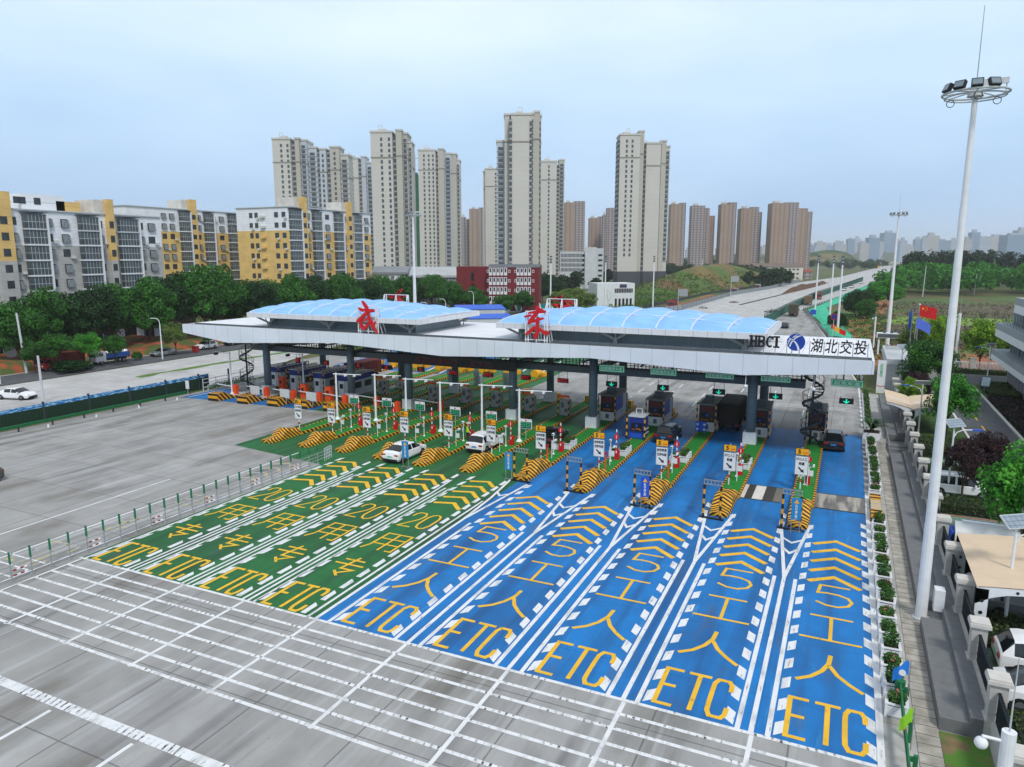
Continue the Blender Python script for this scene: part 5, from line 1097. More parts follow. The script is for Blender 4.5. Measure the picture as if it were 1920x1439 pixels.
def stadium_pole(x, y, lab):
    T = thing('light_pole', lab, 'light pole', (x, y, 0), 0, 'slim white highway light poles'); MB().cyl((0, 0, 0), (0, 0, 17.6), .28, .16, 8).build('pole', M_wht, T)
    for k in range(3): MB().box(-.3, .3, -.25, .25, 16.2 + .8 * k, 16.7 + .8 * k).build('lamp', M_dark2, T)
for (x, y), l in (((-9.6, 244), 'slim white light pole, left of three along the far right road'), ((-4.8, 222), 'slim white light pole, middle of three along the far right road'), ((-2.1, 185), 'slim white light pole, right and nearest of three by the far road'), (B(1317, 620), 'slim white light pole, small and farthest by the road'), (B(1227, 264), 'slim white light pole right of the small white building'), (B(1136, 250), 'slim white light pole in front of the small white building'), (B(1033, 215), 'slim white light pole right of the red building')): stadium_pole(x, y, l)
def solar_lamp(x, y, rz, h, lab):
    T = thing('solar_street_lamp', lab, 'street lamp', (x, y, 0), rz, 'solar street lamps'); MB().cyl((0, 0, 0), (0, 0, h), .09, .06, 8).build('pole', M_wht, T); MB().tube([(0, 0, h - 1.0), (.2, 0, h - .55), (.6, 0, h - .35), (1.3, 0, h - .3)], .045, 6).build('arm', M_wht, T)
    MB().box(1.2, 1.9, -.12, .12, h - .36, h - .26).build('lamp_head', M_bblue, T)
    p = MB().box(-.75, .75, -.4, .4, -.03, .03).mi(1).box(-.7, .7, -.36, .36, .031, .04).mesh('solar_panel', [M_lgrey, mat('solar_cells', '#8a98a4', .25, .1, 2, extra=lines_x(0, .3, .03, S('#4c5862'), .8, 1, .24))]); put(p, 'solar_panel', T, (0, 0, h + .15), rot=(R(38), 0, R(30)))
for a in ((7.8, 61.8, R(10), 5.6, 'solar street lamp with blue head beside the dark maroon tree'), (8.1, 40.3, R(5), 5.3, 'solar street lamp in front of the near beige canopy'), (7.4, 83.6, R(160), 5.2, 'solar street lamp between round tree and far beige canopy'), (6.8, 107.6, R(10), 6.2, 'solar street lamp in front of the gatehouse wall'), (19.2, 125, R(180), 5.2, 'white street lamp at the corner of the grey office')): solar_lamp(*a)
def cctv(x, y, h, lab, r=.15, rod=1.3):
    T = thing('camera_pole', lab, 'camera pole', (x, y, 0)); MB().cyl((0, 0, 0), (0, 0, h), r, r, 14).build('pole', M_wht, T); MB().cyl((0, 0, h - .28), (-.55, -.12, h - .2), .04, .04, 6).build('arm', M_wht, T)
    MB().ball((-.55, -.12, h - .38), .15, 12, 8).build('camera', M_wht, T, smooth=True); MB().cyl((0, 0, h), (0, 0, h + rod), .022, .012, 5).build('rod', M_lgrey, T)
    return T
X, Y, u = ray(1893, 1372); cctv(17 * X, 17 * Y, CH + 17 * u, 'white camera pole with dome camera at the bottom right corner', .155, 1.9)
cctv(*G(1637, 655), 6.4, 'white camera pole with rod behind the canopy corner'); cctv(*G(1789, 696), 9.2, 'white camera pole with rod beside the yellow green trees', .2, 3)
# green guard rail end with flags
T = thing('guard_rail', 'green metal guard rail end at the bottom right beside the drain covers', 'guard rail', (3.0, 31, .02))
MB().prx([(0, .95), (0, .62), (-12, .62), (-12, .95)], -.03, .03).box(-.06, .0, -12, 0, .74, .84).build('beam', mat('guard_green', '#12683c', .5, .12, 2), T); MB().cyl((0, .1, .6), (0, .1, .98), .2, .2, 12).build('end_cap', MATS['guard_green'], T)
for k in range(5): p = MB().box(.16, .3, -2.2 * k - .4, -2.2 * k - .28, 0, .95).box(.035, .158, -2.2 * k - .39, -2.2 * k - .29, .7, .86).build('post', MATS['guard_green'], T)
MB().cyl((-.1, -3.3, .95), (-.1, -3.3, 1.05), .09, .09, 8).build('reflector', M_red, T)
def flag(x, y, h, fw, fh, m, lab, dx, droop=.5, star=None, z0=0, amp=.1, name='flag'):
    T = thing(name, lab, 'flag', (x, y, z0)); MB().cyl((0, 0, 0), (0, 0, h), .02 if h < 4 else .09, .015 if h < 4 else .06, 8).build('pole', M_chr, T); f = MB(); n = 12; P = []
    for i in range(n + 1):
        for j in range(7):
            u, v = i / n, j / 6; P.append((dx[0] * fw * u + .06 * dx[0], dx[1] * fw * u + amp * math.sin(u * 7 + v * 1.5) * u, h - .05 - fh * v - droop * fw * u * u + .05 * math.sin(u * 9)))
    f.add(P, [(i * 7 + j, (i + 1) * 7 + j, (i + 1) * 7 + j + 1, i * 7 + j + 1) for i in range(n) for j in range(6)]); f.build('cloth', m, T, smooth=True); return T
M_fred = mat('flag_red', '#c81a1e', .7, .06, 2); M_fblue = mat('flag_blue', '#5c78d8', .7, .06, 2); M_fdb = mat('flag_deep_blue', '#1c4c9c', .7, .06, 2); M_fsky = mat('flag_sky', '#1f78d0', .7, .06, 3); M_flime = mat('flag_lime', '#86c42c', .7, .08, 3)
T = flag(9.0, 117, 11.3, 2.2, 1.6, M_fred, 'large red flag with yellow stars on a steel pole', (.95, -.2), .2, amp=.2); MB().ball((0, 0, 11.4), .13).build('finial', M_wht, T)
m = MB()
for a, b, r in ((.4, 10.85, .2), (.76, 11.05, .08), (.9, 10.9, .08), (.88, 10.68, .08), (.72, 10.55, .08)):
    m.pry([(a + (r if k % 2 == 0 else r * .4) * math.sin(k * math.pi / 5), b + (r if k % 2 == 0 else r * .4) * math.cos(k * math.pi / 5)) for k in range(10)], -.42 - .2 * a, -.4 - .2 * a)
m.build('star', M_yell, T)
T = flag(8.6, 115, 9.6, 1.9, 1.4, M_fblue, 'light blue flag drooping on the pole below the red flag', (.9, -.3), .45); T = flag(8.3, 118.5, 10.6, .8, 2.6, M_fdb, 'deep blue flag hanging limp on the left steel pole', (-.5, -.3), .8)
T = flag(3.25, 30.6, 1.9, .75, .6, M_fsky, 'small blue flag with white emblem on the green guard rail', (-.75, -.35), .5, z0=.3)
m = MB()
arc(m, -.32, 1.35 + .0, .14, .14, .03, .03, 0, 360, 16) if False else None
MB().cyl((-.28, -.22, 1.42), (-.28, -.2, 1.42), .13, .13, 14).build('emblem', M_wht, T)
T = flag(3.2, 27.6, 1.75, .7, .6, M_flime, 'small lime green flag at the bottom edge on the green guard rail', (-.6, -.4), .7, z0=.25)
for i, (x, y, c) in enumerate(((-3.6, 184, M_fred), (-2.7, 178, M_yell), (-1.6, 172, M_fred))): flag(x, y, 2.6, 1.6, 1.1, c, 'small %s flag leaning on the green netting by the far road' % ('red', 'yellow', 'pink red')[i], (.8, .2), .3, amp=.15)
T = thing('round_sign', 'round blue traffic sign on a post by the green netting', 'traffic sign', (-2.9, 176, 0)); MB().cyl((0, 0, 0), (0, 0, 5.2), .06, .06, 8).build('post', M_lgrey, T); MB().cyl((0, -.1, 4.9), (0, -.06, 4.9), .7, .7, 20).mi(1).cyl((0, -.12, 4.9), (0, -.1, 4.9), .58, .58, 20).build('disc', [M_red, mat('deep_blue', '#1b2b80', .5)], T)
T = thing('square_sign', 'small square blue sign near the foot of the left slim light pole', 'traffic sign', (-9.6, 232, 0)); MB().cyl((0, 0, 0), (0, 0, 2), .05, .05, 6).build('post', M_lgrey, T); MB().box(-.8, .8, -.08, -.04, 1.2, 2.6).build('plate', M_bblue, T)
# ---------------------------------------------------------------- compound: parking, hedges, canopies, road, office
M_paver = mat('green_pavers', '#6d8f7e', .9, .15, 2, extra=lines_x(0, .25, .05, S('#4a5a4e'), .6, 1, .25), world=True)
sheet('compound_ground', [(6.3, 5), (60, 5), (60, 131), (6.3, 131)], .005, M_dgrass); sheet('compound_road', [(11.9, 5), (16.5, 5), (16.5, 119), (18, 122), (45, 124), (45, 130.5), (9.5, 130.5), (9.5, 128), (11.4, 120)], .012, M_asph); sheet('parking_pavement', [(6.5, 30), (11.75, 30), (11.75, 73.5), (6.5, 73.5)], .009, M_paver)
m = MB()
for y in (60.4, 66.5, 57.2, 69.6): m.box(6.6, 11.7, y - .12, y + .12, .01, .03)
ST(m.build('brick_edging', mat('brick_edging', '#a06a58', .9, .15, 2))); m = MB(); m.box(11.72, 11.95, 5, 118, .012, .14).box(16.5, 16.75, 5, 118, .012, .14); ST(m.build('compound_kerb', mat('white_kerb', '#d0d0cc', .8, .1, 1.5, extra=lines_x(1, 1.2, .04, S('#6c6c6c'), .7))))
m = MB()
for k in range(14): m.box(13.83, 13.97, 43 + 5.6 * k, 45.6 + 5.6 * k, .012, .017)
ST(m.build('compound_markings', M_yel)); m = MB(); m.stroke([(14.9, 112), (14.9, 115.5), (14.4, 117)], .18, .018).face((14.0, 116.6, .018), (14.8, 117.2, .018), (14.1, 118.2, .018)); ST(m.build('turn_arrow', M_white))
L_hedge = leaf_mat('hedge_leaf', '#2e4a20', '#4a5a26'); L_purp = leaf_mat('dark_groundcover', '#2a2026', '#3a2c2c')
hedge(6.7, 11.5, 57.4, 60.1, .75, L_hedge, 'clipped green hedge in front of the white suv with sunroof'); hedge(6.7, 11.5, 66.7, 69.4, .75, L_hedge, 'clipped green hedge behind the white suv with sunroof'); hedge(6.7, 11.5, 73.8, 79.5, .8, L_hedge, 'clipped green hedge under the round bright tree'); hedge(6.7, 11.4, 37.5, 40.6, .6, L_hedge, 'low hedge between the near beige canopy and the white suv'); hedge(6.8, 11.4, 20, 31.6, .5, L_hedge, 'low hedge at the bottom right corner behind the fence'); hedge(10.6, 11.7, 57, 59.6, .6, leaf_mat('lime_shrub', '#6a8a1e', '#8aa828'), 'lime green shrub at the end of the clipped hedge', name='shrub')
hedge(17.0, 20.4, 84, 108, .5, L_purp, 'dark purple ground cover bed along the office front', 40, .14, 'plant_bed'); hedge(17.4, 20.6, 108, 118, .9, L_hedge, 'green shrubs at the corner of the grey office', 40, .13, 'shrub'); hedge(12, 26, 130.7, 131.8, .7, L_hedge, 'long low hedge below the white picket fence', 40, .13)
for a in ((9.8, 83.2, 6.2, 2.6, L_bright, 'round bright green tree directly behind the tallest mast', 2), (10.3, 49.3, 7.4, 2.7, L_bright, 'round green tree standing at the end of the water tank truck', 1), (9.4, 107, 7.2, 3.6, L_mid, 'broad dark green tree in front of the gatehouse', 2), (8.7, 61.4, 4.9, 1.3, L_mar, 'dark maroon tree in front of the white suv with sunroof', 1), (10.6, 64.5, 4.6, 1.5, L_mar, 'dark maroon tree behind the white suv with sunroof', 2), (8.1, 98, 4.6, 1.6, L_mar, 'dark purple tree behind the far beige canopy', 0), (11.2, 39.6, 5.2, 1.0, L_mar, 'sparse maroon tree cut by the right picture edge', 0),
          (19.4, 134, 8.4, 3.0, L_lime, 'yellow green tree right of the camera pole', 1), (13.6, 138, 8.2, 2.5, L_lime, 'yellow green tree left of the tallest mast pole', 2), (10.5, 141, 7, 2.6, L_olive, 'thin olive tree beside the red soil left of the yellow green tree', 0), (24.5, 137, 7.4, 3, L_lime, 'yellow green tree partly hidden by the office', 0), (7.2, 95, 4.2, 1.4, L_lime, 'small lime tree behind the far beige canopy', 1)):
    tree(*a[:6], seed=a[6], fine=True, name='tree')
def tensile(x0, xv, x1, y0, y1, zv, ze, lab):
    T = thing('parking_canopy', lab, 'parking canopy', (xv, y0, 0)); m = MB(); n = 12; P = []
    for s_, xe in ((-1, x0), (1, x1)):
        P = []
        for i in range(n + 1):
            for j in range(9):
                u, v = i / n, j / 8; P.append(((xe - xv) * u, (y1 - y0) * v + (.18 * math.sin(v * math.pi * 4) if i == n else 0) * 0, zv + (ze - zv) * (u ** .7) - .12 * math.sin(math.pi * v)))
        MB().add(P, [(i * 9 + j, (i + 1) * 9 + j, (i + 1) * 9 + j + 1, i * 9 + j + 1) for i in range(n) for j in range(8)]).build('membrane', mat('beige_membrane', '#d3bda2', .7, .05, 1.2, extra=lines_x(1, 1.1, .03, S('#b9a186'), .5)), T, smooth=True)
    for yy in (.15, (y1 - y0) / 2, y1 - y0 - .15):
        fr = MB(); fr.prx([(yy - .1, 0), (yy + .1, 0), (yy + .1, zv - .1), (yy - .1, zv - .1)], -.2, .2)
        for xe in (x0, x1):
            for i in range(n): u0, u1 = i / n, (i + 1) / n; a, b = (xe - xv) * u0, (xe - xv) * u1; fr.pry([(a, zv + (ze - zv) * u0 ** .7 - .08), (b, zv + (ze - zv) * u1 ** .7 - .08), (b, zv + (ze - zv) * u1 ** .7 - .25 - .8 * (1 - u1) ** 3), (a, zv + (ze - zv) * u0 ** .7 - .25 - .8 * (1 - u0) ** 3)], yy - .1, yy + .1)
        fr.mi(1)
        for k in range(4): fr.cyl((0, yy - .115, .5 + .5 * k), (0, yy + .115, .5 + .5 * k), .08, .08, 10)
        fr.build('frame', [M_wht, M_black], T)
    return T
tensile(4.3, 6.75, 10.6, 83.8, 91.6, 2.45, 3.1, 'far beige gull wing parking canopy on white arched posts')
T = thing('parking_canopy', 'near beige parking canopy with white beam at the right picture edge', 'parking canopy', (6.35, 37.8, .1))
m = MB(); P = [(x, y, 2.75 + .55 * ((x - 0) / 6) ** .8 if x > 0 else 2.75) for x in [k * .6 for k in range(11)] for y in [j * .72 for j in range(11)]]
m.add(P, [(i * 11 + j, (i + 1) * 11 + j, (i + 1) * 11 + j + 1, i * 11 + j + 1) for i in range(10) for j in range(10)]).build('membrane', mat('beige_membrane', '#d3bda2'), T, smooth=True)
for yy in (.1, 3.6, 7.1):
    fr = MB(); fr.prx([(yy - .1, 0), (yy + .1, 0), (yy + .1, 2.68), (yy - .1, 2.68)], .0, .5)
    for i in range(10): a, b = .6 * i, .6 * (i + 1); h0, h1 = 2.7 + .55 * (a / 6) ** .8, 2.7 + .55 * (b / 6) ** .8; fr.pry([(a, h0), (b, h1), (b, h1 - .3 - .5 * max(0, 1 - b / 1.6) ** 2), (a, h0 - .3 - .5 * max(0, 1 - a / 1.6) ** 2)], yy - .1, yy + .1)
    fr.mi(1)
    for k in range(3): fr.cyl((.25, yy - .115, .9 + .6 * k), (.25, yy + .115, .9 + .6 * k), .09, .09, 10); fr.cyl((1.6 + 1.5 * k, yy - .115, 2.72 + .13 * k), (1.6 + 1.5 * k, yy + .115, 2.72 + .13 * k), .07, .07, 10)
    fr.build('frame', [M_wht, M_black], T)
# gatehouse, sign pylon, fence, office
M_clad = mat('grey_cladding', '#b4b8ba', .6, .06, 1.5, extra=lines_x(0, 1.3, .025, S('#8c9092'), .8, 2, .9))
T = thing('gatehouse', 'flat roofed pale grey gatehouse with black window behind the sign pylon', 'building', (5.2, 110, 0)); MB().box(0, 7, 0, 17, 0, 3.55).build('wall', M_clad, T); MB().box(-.15, 7.15, -.15, 17.15, 3.55, 3.72).build('roof', M_lgrey, T)
m = MB(); m.box(-.05, 7.05, -.05, .25, 3.72, 4.3).box(-.05, 7.05, 16.75, 17.05, 3.72, 4.3).box(-.05, .25, .25, 16.75, 3.72, 4.3).box(6.75, 7.05, .25, 16.75, 3.72, 4.3); m.build('parapet', M_clad, T); MB().box(2.0, 3.7, -.03, .05, 1.5, 2.7).build('window', M_scr, T); MB().box(-.03, .05, 2, 4, 1.2, 2.6).build('window', M_scr, T)
T = thing('sign_pylon', 'white sign pylon with green characters and red wave by the steps', 'sign', (4.55, 107.2, 0)); MB().box(-.5, .5, -.12, .12, 0, 4.4).build('slab', M_wht, T); text("\n".join("武东收费站"), .3, M_sgreen, T, (-.05, -.13, 3.1), height=1.7)
m = MB()
for k in range(10): a = -.48 + .096 * k; m.pry([(a, .9 + .06 * math.sin(k)), (a + .096, .9 + .06 * math.sin(k + 1)), (a + .096, 1.0 + .06 * math.sin(k + 1)), (a, 1.0 + .06 * math.sin(k))], -.135, -.122)
m.build('wave', M_red, T)
T = thing('entrance_gate', 'low white entrance canopy with dark fascia behind the gatehouse', 'gate canopy', (5, 150, 0)); MB().box(0, 9, 0, 1.5, 3.2, 4.1).mi(1).box(.2, 8.8, -.05, -.002, 3.3, 3.95).build('fascia', [M_wht, M_dark2], T); m = MB()
for k in range(6): m.box(1.0 + 1.2 * k, 1.5 + 1.2 * k, .2, .3, 4.1, 4.55)
m.build('roof_letters', M_dark2, T, kind='stuff')
for a in (.3, 8.5): MB().box(a, a + .3, .3, .8, 0, 3.2).build('post', M_wht, T)
T = thing('picket_fence', 'white metal picket fence with pale piers at the far end of the compound', 'fence', (9.6, 132.2, 0)); m = MB()
for z in (.4, 1.7): m.bar((0, 0, z), (18, 0, z), .07)
for k in range(100): m.box(.18 * k, .18 * k + .05, -.03, .03, .25, 1.9)
m.build('pickets', M_wht, T)
for k in (2.7, 8.6, 14): MB().box(k - .35, k + .35, -.3, .3, 0, 2.3).box(k - .42, k + .42, -.37, .37, 2.3, 2.42).build('pier', M_wall, T)
car('suv', P_black, 'black van seen through the white picket fence', 15.2, 139, R(90), name='van', cat='van')
T = thing('office_building', 'modern grey office with white overhanging floor bands at the right edge', 'building', (19.2, 62, 0)); M_band = mat('white_band', '#d7dadb', .55, .06, .8, extra=lines_x(1, 2.4, .03, S('#a4a8aa'), .7)); M_gband = mat('grey_band', '#8d979b', .55, .08, 1, extra=lines_x(1, 2.4, .03, S('#6c7478'), .7))
MB().box(1.9, 20, 0, 60, 0, 12).build('wall', mat('office_glass', '#2a3438', .2, .2, .6, spec=.6), T)
for z0, z1, ax in ((3.4, 4.9, 0), (6.8, 8.7, .2), (10.3, 12.4, 2.2 - .4)):
    MB().box(ax, 20, -.2, 62 if ax < 1 else 60, z0, z0 + (z1 - z0) * .52).build('white_band', M_band, T); MB().prx([], 0, 0) if False else None
    MB().box(ax + .02, 20, -.18, 61.98 if ax < 1 else 59.9, z0 + (z1 - z0) * .52, z1).build('grey_band', M_gband, T)
for lv, (za, zb) in enumerate(((0.1, 3.4), (4.9, 6.8), (8.7, 10.3))):
    for k in range(33): MB().box(1.62, 1.88, .6 + 1.8 * k, .85 + 1.8 * k, za, zb).build('fin', M_lgrey if lv == 0 else M_gband, T)
m = MB()
for k in range(60): m.cyl((.5, 1 * k + .5, 8.7), (.5, 1 * k + .5, 9.7), .025, .025, 5)
for z in (9.2, 9.7): m.bar((.5, .5, z), (.5, 60, z), .05)
m.build('railing', M_dark2, T)
T = thing('entrance_ramp', 'pale stepped ramp with white handrails at the foot of the office', 'ramp', (17.3, 76, 0))
for k in range(3): MB().box(.0 + .5 * k, 2.0, 0, 6, .14 * k, .14 * k + .13).build('step', M_wall, T)
for yy in (0.2, 5.8):
    m = MB(); m.tube([(0, yy, 1.0), (1.8, yy, 1.35)], .04, 6)
    for k in range(7): m.cyl((.3 * k, yy, 0), (.3 * k, yy, 1.0 + .06 * k), .02, .02, 5)
    m.build('handrail', M_wht, T)
T = thing('notice_stand', 'tilted white notice stand on the grass corner by the road', 'notice board', (17.3, 113.5, 0), R(-30)); MB().box(-.15, .15, -.1, .1, 0, .8).build('post', M_dark2, T); put(MB().box(-.6, .6, -.03, .03, 0, 1.5).mi(1).box(-.5, .5, -.035, -.031, .15, 1.35).mesh('panel', [M_dark2, mat('notice_face', '#b8ccd8', .4)]), 'panel', T, (0, 0, .75), rot=(R(-14), 0, 0))
# ---------------------------------------------------------------- left side: fences, street, trees
def flat_seg(m, a, b, th, z0, z1):
    a = Vector(a); b = Vector(b); d = (b - a).normalized(); n = Vector((-d.y, d.x)) * th / 2
    m.prz([tuple(a - n), tuple(b - n), tuple(b + n), tuple(a + n)], z0, z1)
def along(pts, step):
    out = []
    for a, b in zip(pts, pts[1:]):
        a = Vector(a); b = Vector(b); n = max(1, int((b - a).length / step))
        out += [a + (b - a) * k / n for k in range(n)]
    return out + [Vector(pts[-1])]
M_fgreen = mat('dark_green_mesh', '#0d2c1c', .85, .25, 6, extra=lines_x(1, .35, .05, S('#1c4a32'), .5))
T = thing('green_screen_fence', 'long dark green screen fence with blue wave band along the left carriageway', 'fence', (-80, 20, 0))
MB().box(-.03, .03, 0, 52, .05, 1.62).build('screen', M_fgreen, T); MB().box(-.035, .035, 0, 52, 1.63, 2.05).build('wave_band', mat('wave_band', '#1b6fae', .6, .1, 3, extra=lambda t, o, p, co: nmix(t, nnoise(t, co, 2.2, st=(1, .7, 3.2), lo=.5, hi=.56), o, S('#9cc4e0'))), T)
for k in range(11): MB().box(-.09, .09, 3.1 + 5.3 * k - .6, 3.1 + 5.3 * k - .42, 0, 2.25).build('post', M_dark, T)
T = thing('green_guard_rail', 'green corrugated guard rail in front of the dark green screen fence', 'guard rail', (-77.5, 16, 0)); MB().prx([(0, .5), (50, .5), (50, .58), (0, .58)], -.05, .05).prx([(0, .66), (50, .66), (50, .8), (0, .8)], -.07, .07).box(-.03, .03, 0, 50, .58, .66).build('beam', mat('guard_green', '#12683c', .5, .12, 2), T)
for k in range(14): MB().box(-.22, -.09, 3.6 * k, 3.6 * k + .12, 0, .78).build('post', M_dark, T)
for k in range(9): MB().cyl((.6, 4 + 5.5 * k, 0), (.6, 4 + 5.5 * k, .3), .11, .11, 8).build('stud', M_wht, T)
T = thing('planter_rack', 'white pipe frame with hedge planters beside the left spiral stair', 'rack', (-78.9, 70, 0)); m = MB()
for z in (.5, 1.1, 1.6): m.bar((0, 0, z), (0, 9, z), .07)
for k in range(5): m.bar((0, 2.25 * k, 0), (0, 2.25 * k, 1.7), .07); m.bar((.9, 2.25 * k, 0), (.9, 2.25 * k, .9), .06)
m.bar((.9, 0, .9), (.9, 9, .9), .06); m.build('frame', M_wht, T); m = MB(); leaves(m, (.45, 4.5, .7), (.4, 4.5, .35), 500, .12, 3); m.build('foliage', L_shrub, T)
T = thing('small_sign', 'small white board on a post by the dark green fence end', 'sign', (-78.6, 67.2, 0)); MB().cyl((0, 0, 0), (0, 0, .9), .03, .03, 6).build('post', M_lgrey, T); MB().box(-.3, .3, -.05, 0, .8, 1.9).build('plate', M_wht, T)
# middle railing between the carriageways
T = thing('lane_divider', 'grey pipe railing with green reflector blades between the carriageway and green lanes', 'railing', (-41.55, 8, 0)); m = MB(); L = 41.6
for z in (.32, .62, .92): m.cyl((0, 0, z), (0, L, z), .03, .03, 6)
m.build('rail', M_grey, T); n_ = int(L / 1.13)
pm = MB().cyl((0, 0, 0), (0, 0, 1.05), .035, .035, 6).box(-.1, .1, -.1, .1, 0, .05).mesh('post', M_grey); bl = MB().box(-.09, .09, -.015, .015, 1.05, 1.75).mesh('reflector_blade', mat('blade_green', '#0c6a48', .5, .1, 2)); sl = MB()
for k in range(4): sl.mi(k % 2).box(-.035, .035, .1 + .2 * k, .3 + .2 * k, .0, .07)
slm = sl.mesh('striped_sleeve', [P_redt, M_wht]); 
for k in range(n_ + 1):
    y = 1.13 * k; put(pm, 'post', T, (0, y, 0)); put(bl, 'reflector_blade', T, (0, y, 0))
    if k % 4 == 1:
        for z in (.285, .585): put(slm, 'striped_sleeve', T, (0, y, z))
m = MB()
for k in range(5): m.bar((-.05 * k, L + .3 * k, 0), (-.05 * k, L + .3 * k, 1.15), .05)
for z in (.3, .6, .9, 1.15): m.bar((0, L, z), (-.2, L + 1.2, z), .05)
m.build('end_rack', M_lgrey, T)
# street lamps, poles, panels
def street_lamp(x, y, rz, h, lab):
    T = thing('street_lamp', lab, 'street lamp', (x, y, 0), rz, 'curved white street lamps'); MB().cyl((0, 0, 0), (0, 0, h - 1), .12, .08, 8).build('pole', M_wht, T)
    MB().tube([(0, 0, h - 1), (-.08, 0, h - .45), (-.35, 0, h - .1), (-.8, 0, h)], .06, 6).build('arm', M_wht, T); MB().box(-1.5, -.75, -.14, .14, h - .05, h + .07).build('lamp_head', M_lgrey, T)
for a in ((-110, 61.8, R(35), 7.7, 'curved white street lamp at the left picture edge'), (-110.6, 89.7, R(35), 7.3, 'curved white street lamp left of the canopy tip by the street'), (*B(800, 152), R(20), 8.6, 'curved white street lamp rising behind the left skylight'), (*B(887, 205), R(20), 8.4, 'curved white street lamp in front of the red building'), (*B(834, 175), R(20), 8, 'curved white street lamp between the other two behind the canopy')): street_lamp(*a)
T = thing('utility_pole', 'leaning grey concrete pole beside the left small street tree', 'utility pole', (*G(50, 700), 0)); MB().cyl((0, 0, 0), (-1.0, .1, 9.4), .2, .14, 8).build('pole', M_lgrey, T)
T = thing('utility_pole', 'short grey concrete pole behind the screen fence on the pale lot', 'utility pole', (*G(82, 757), 0)); MB().cyl((0, 0, 0), (-.1, 0, 6.0), .16, .13, 8).build('pole', M_lgrey, T)
for i, (px, py) in enumerate(((3, 680), (136, 663), (211, 649), (247, 645), (279, 641), (311, 638))):
    x, y = G(px, py); T = thing('hoarding', 'white upright hoarding under the big trees, %s along the orange bank' % ('nearest the left edge', 'second from left', 'third from left', 'fourth from left', 'fifth from left', 'nearest the canopy')[i], 'hoarding', (x + 3, y, 0), R(90), 'white panels by the street'); MB().box(-.8, .8, -.05, .05, .6, 3.6).build('plate', M_wht, T); MB().box(-.6, -.5, .05, .12, 0, 3.2).box(.5, .6, .05, .12, 0, 3.2).build('legs', M_lgrey, T)
T = thing('red_bin', 'small dark red bin at the street edge in front of the white suv', 'bin', (-112.4, 98.6, 0)); MB().prz([(-.5, -.4), (.5, -.4), (.5, .4), (-.5, .4)], .1, 1.1).build('body', P_redt, T); MB().box(-.55, .55, -.45, .45, 1.1, 1.25).build('lid', P_redt, T)
bk = MB()
for k in range(40):
    y0, y1 = 30 + 4.5 * k, 34.5 + 4.5 * k; h0, h1 = 1.3 + .5 * math.sin(k * 1.7), 1.3 + .5 * math.sin((k + 1) * 1.7); d0, d1 = (3.5 if y0 > 110 else 0), (3.5 if y1 > 110 else 0)
    bk.face((-117.6 - d0 * .4, y0, .01), (-117.6 - d1 * .4, y1, .01), (-119.2 - d1 * .6, y1, h1), (-119.2 - d0 * .6, y0, h0)); bk.face((-119.2 - d0 * .6, y0, h0), (-119.2 - d1 * .6, y1, h1), (-134, y1, h1 + .4), (-134, y0, h0 + .4))
ST(bk.build('bank', mat('bank_earth', '#9c5232', .95, .25, .6, extra=lambda t, o, p, co: nmix(t, nnoise(t, co, .35, lo=.45, hi=.55), o, S('#4c5a2c')), world=True)))
# tree belt in front of the flats
bel = [(60, 11, 4.6), (66.5, 11.6, 4.6), (73, 10.2, 4.4), (79.5, 12, 5), (86, 13, 5.4), (92, 12.4, 5.2), (98, 13.2, 5.6), (105, 15, 6.2), (112, 15.5, 6.4), (119, 15, 6), (126, 13, 5.4), (133, 12, 5.2), (140, 13, 5.6), (148, 13.5, 5.8), (156, 12.6, 5.4), (164, 12.8, 5.6), (172, 12, 5.4), (181, 12, 5.4), (190, 11.6, 5.2), (200, 11.4, 5.2), (210, 11.6, 5.2), (221, 11, 5), (232, 10.4, 5), (244, 10.4, 4.8)]
ot = ['first', 'second', 'third', 'fourth', 'fifth', 'sixth', 'seventh', 'eighth', 'ninth', 'tenth', 'eleventh', 'twelfth', 'thirteenth', 'fourteenth', 'fifteenth', 'sixteenth', 'seventeenth', 'eighteenth', 'nineteenth', 'twentieth', 'twenty-first', 'twenty-second', 'twenty-third', 'last']
for k, (y, h, r) in enumerate(bel):
    tree(-124 - (2.5 if k % 2 else 0) - max(0, (y - 150) * .06), y, h, r, (L_mid, L_dark, L_mid)[k % 3], 'large dark green tree in front of the flats, %s from the left in the belt' % ot[k], seed=k, group='tree belt before the flats', th=.3)
for k in range(10):
    y = 64 + 19 * k; tree(-133.5 - (6 if y > 150 else 0), y + 4, 9.5 + (k % 3), 4.8, (L_dark, L_mid)[k % 2], 'dark tree close to the flats behind the belt, %s from the left' % ot[k], seed=k + 5, group='trees close to the flats', th=.3)
for i, (px, py, h, r, lm) in enumerate(((66, 700, 5.2, 2.0, L_mid), (112, 698, 6.2, 2.9, L_mid), (170, 690, 5.6, 2.5, L_bright), (218, 686, 5.4, 2.0, L_mid), (331, 667, 6.2, 2.6, L_olive), (392, 657, 4.4, 1.6, L_mid))):
    tree(*G(px, py), h, r, lm, 'small street tree on the lot edge, %s' % ('in front of the leaning pole', 'before the maroon truck', 'at the white cab truck front', 'above the white bags of the truck', 'right of the silver car', 'beside the canopy tip')[i], seed=i, group='small street trees', th=.36, fine=True)
for i, (px, py, r, h) in enumerate(((128, 698, 3.2, 2.0), (257, 676, 1.0, 1.6), (150, 694, 2.2, 1.4))): tree(*G(px, py), h, r, L_dark if i != 1 else L_mid, 'low bush at the lot edge, %s' % ('widest, before the maroon truck', 'small round one left of the street lamp', 'right end of the wide bush')[i], cat='bush', name='bush', seed=i, th=.05, fine=True, trunk=False)
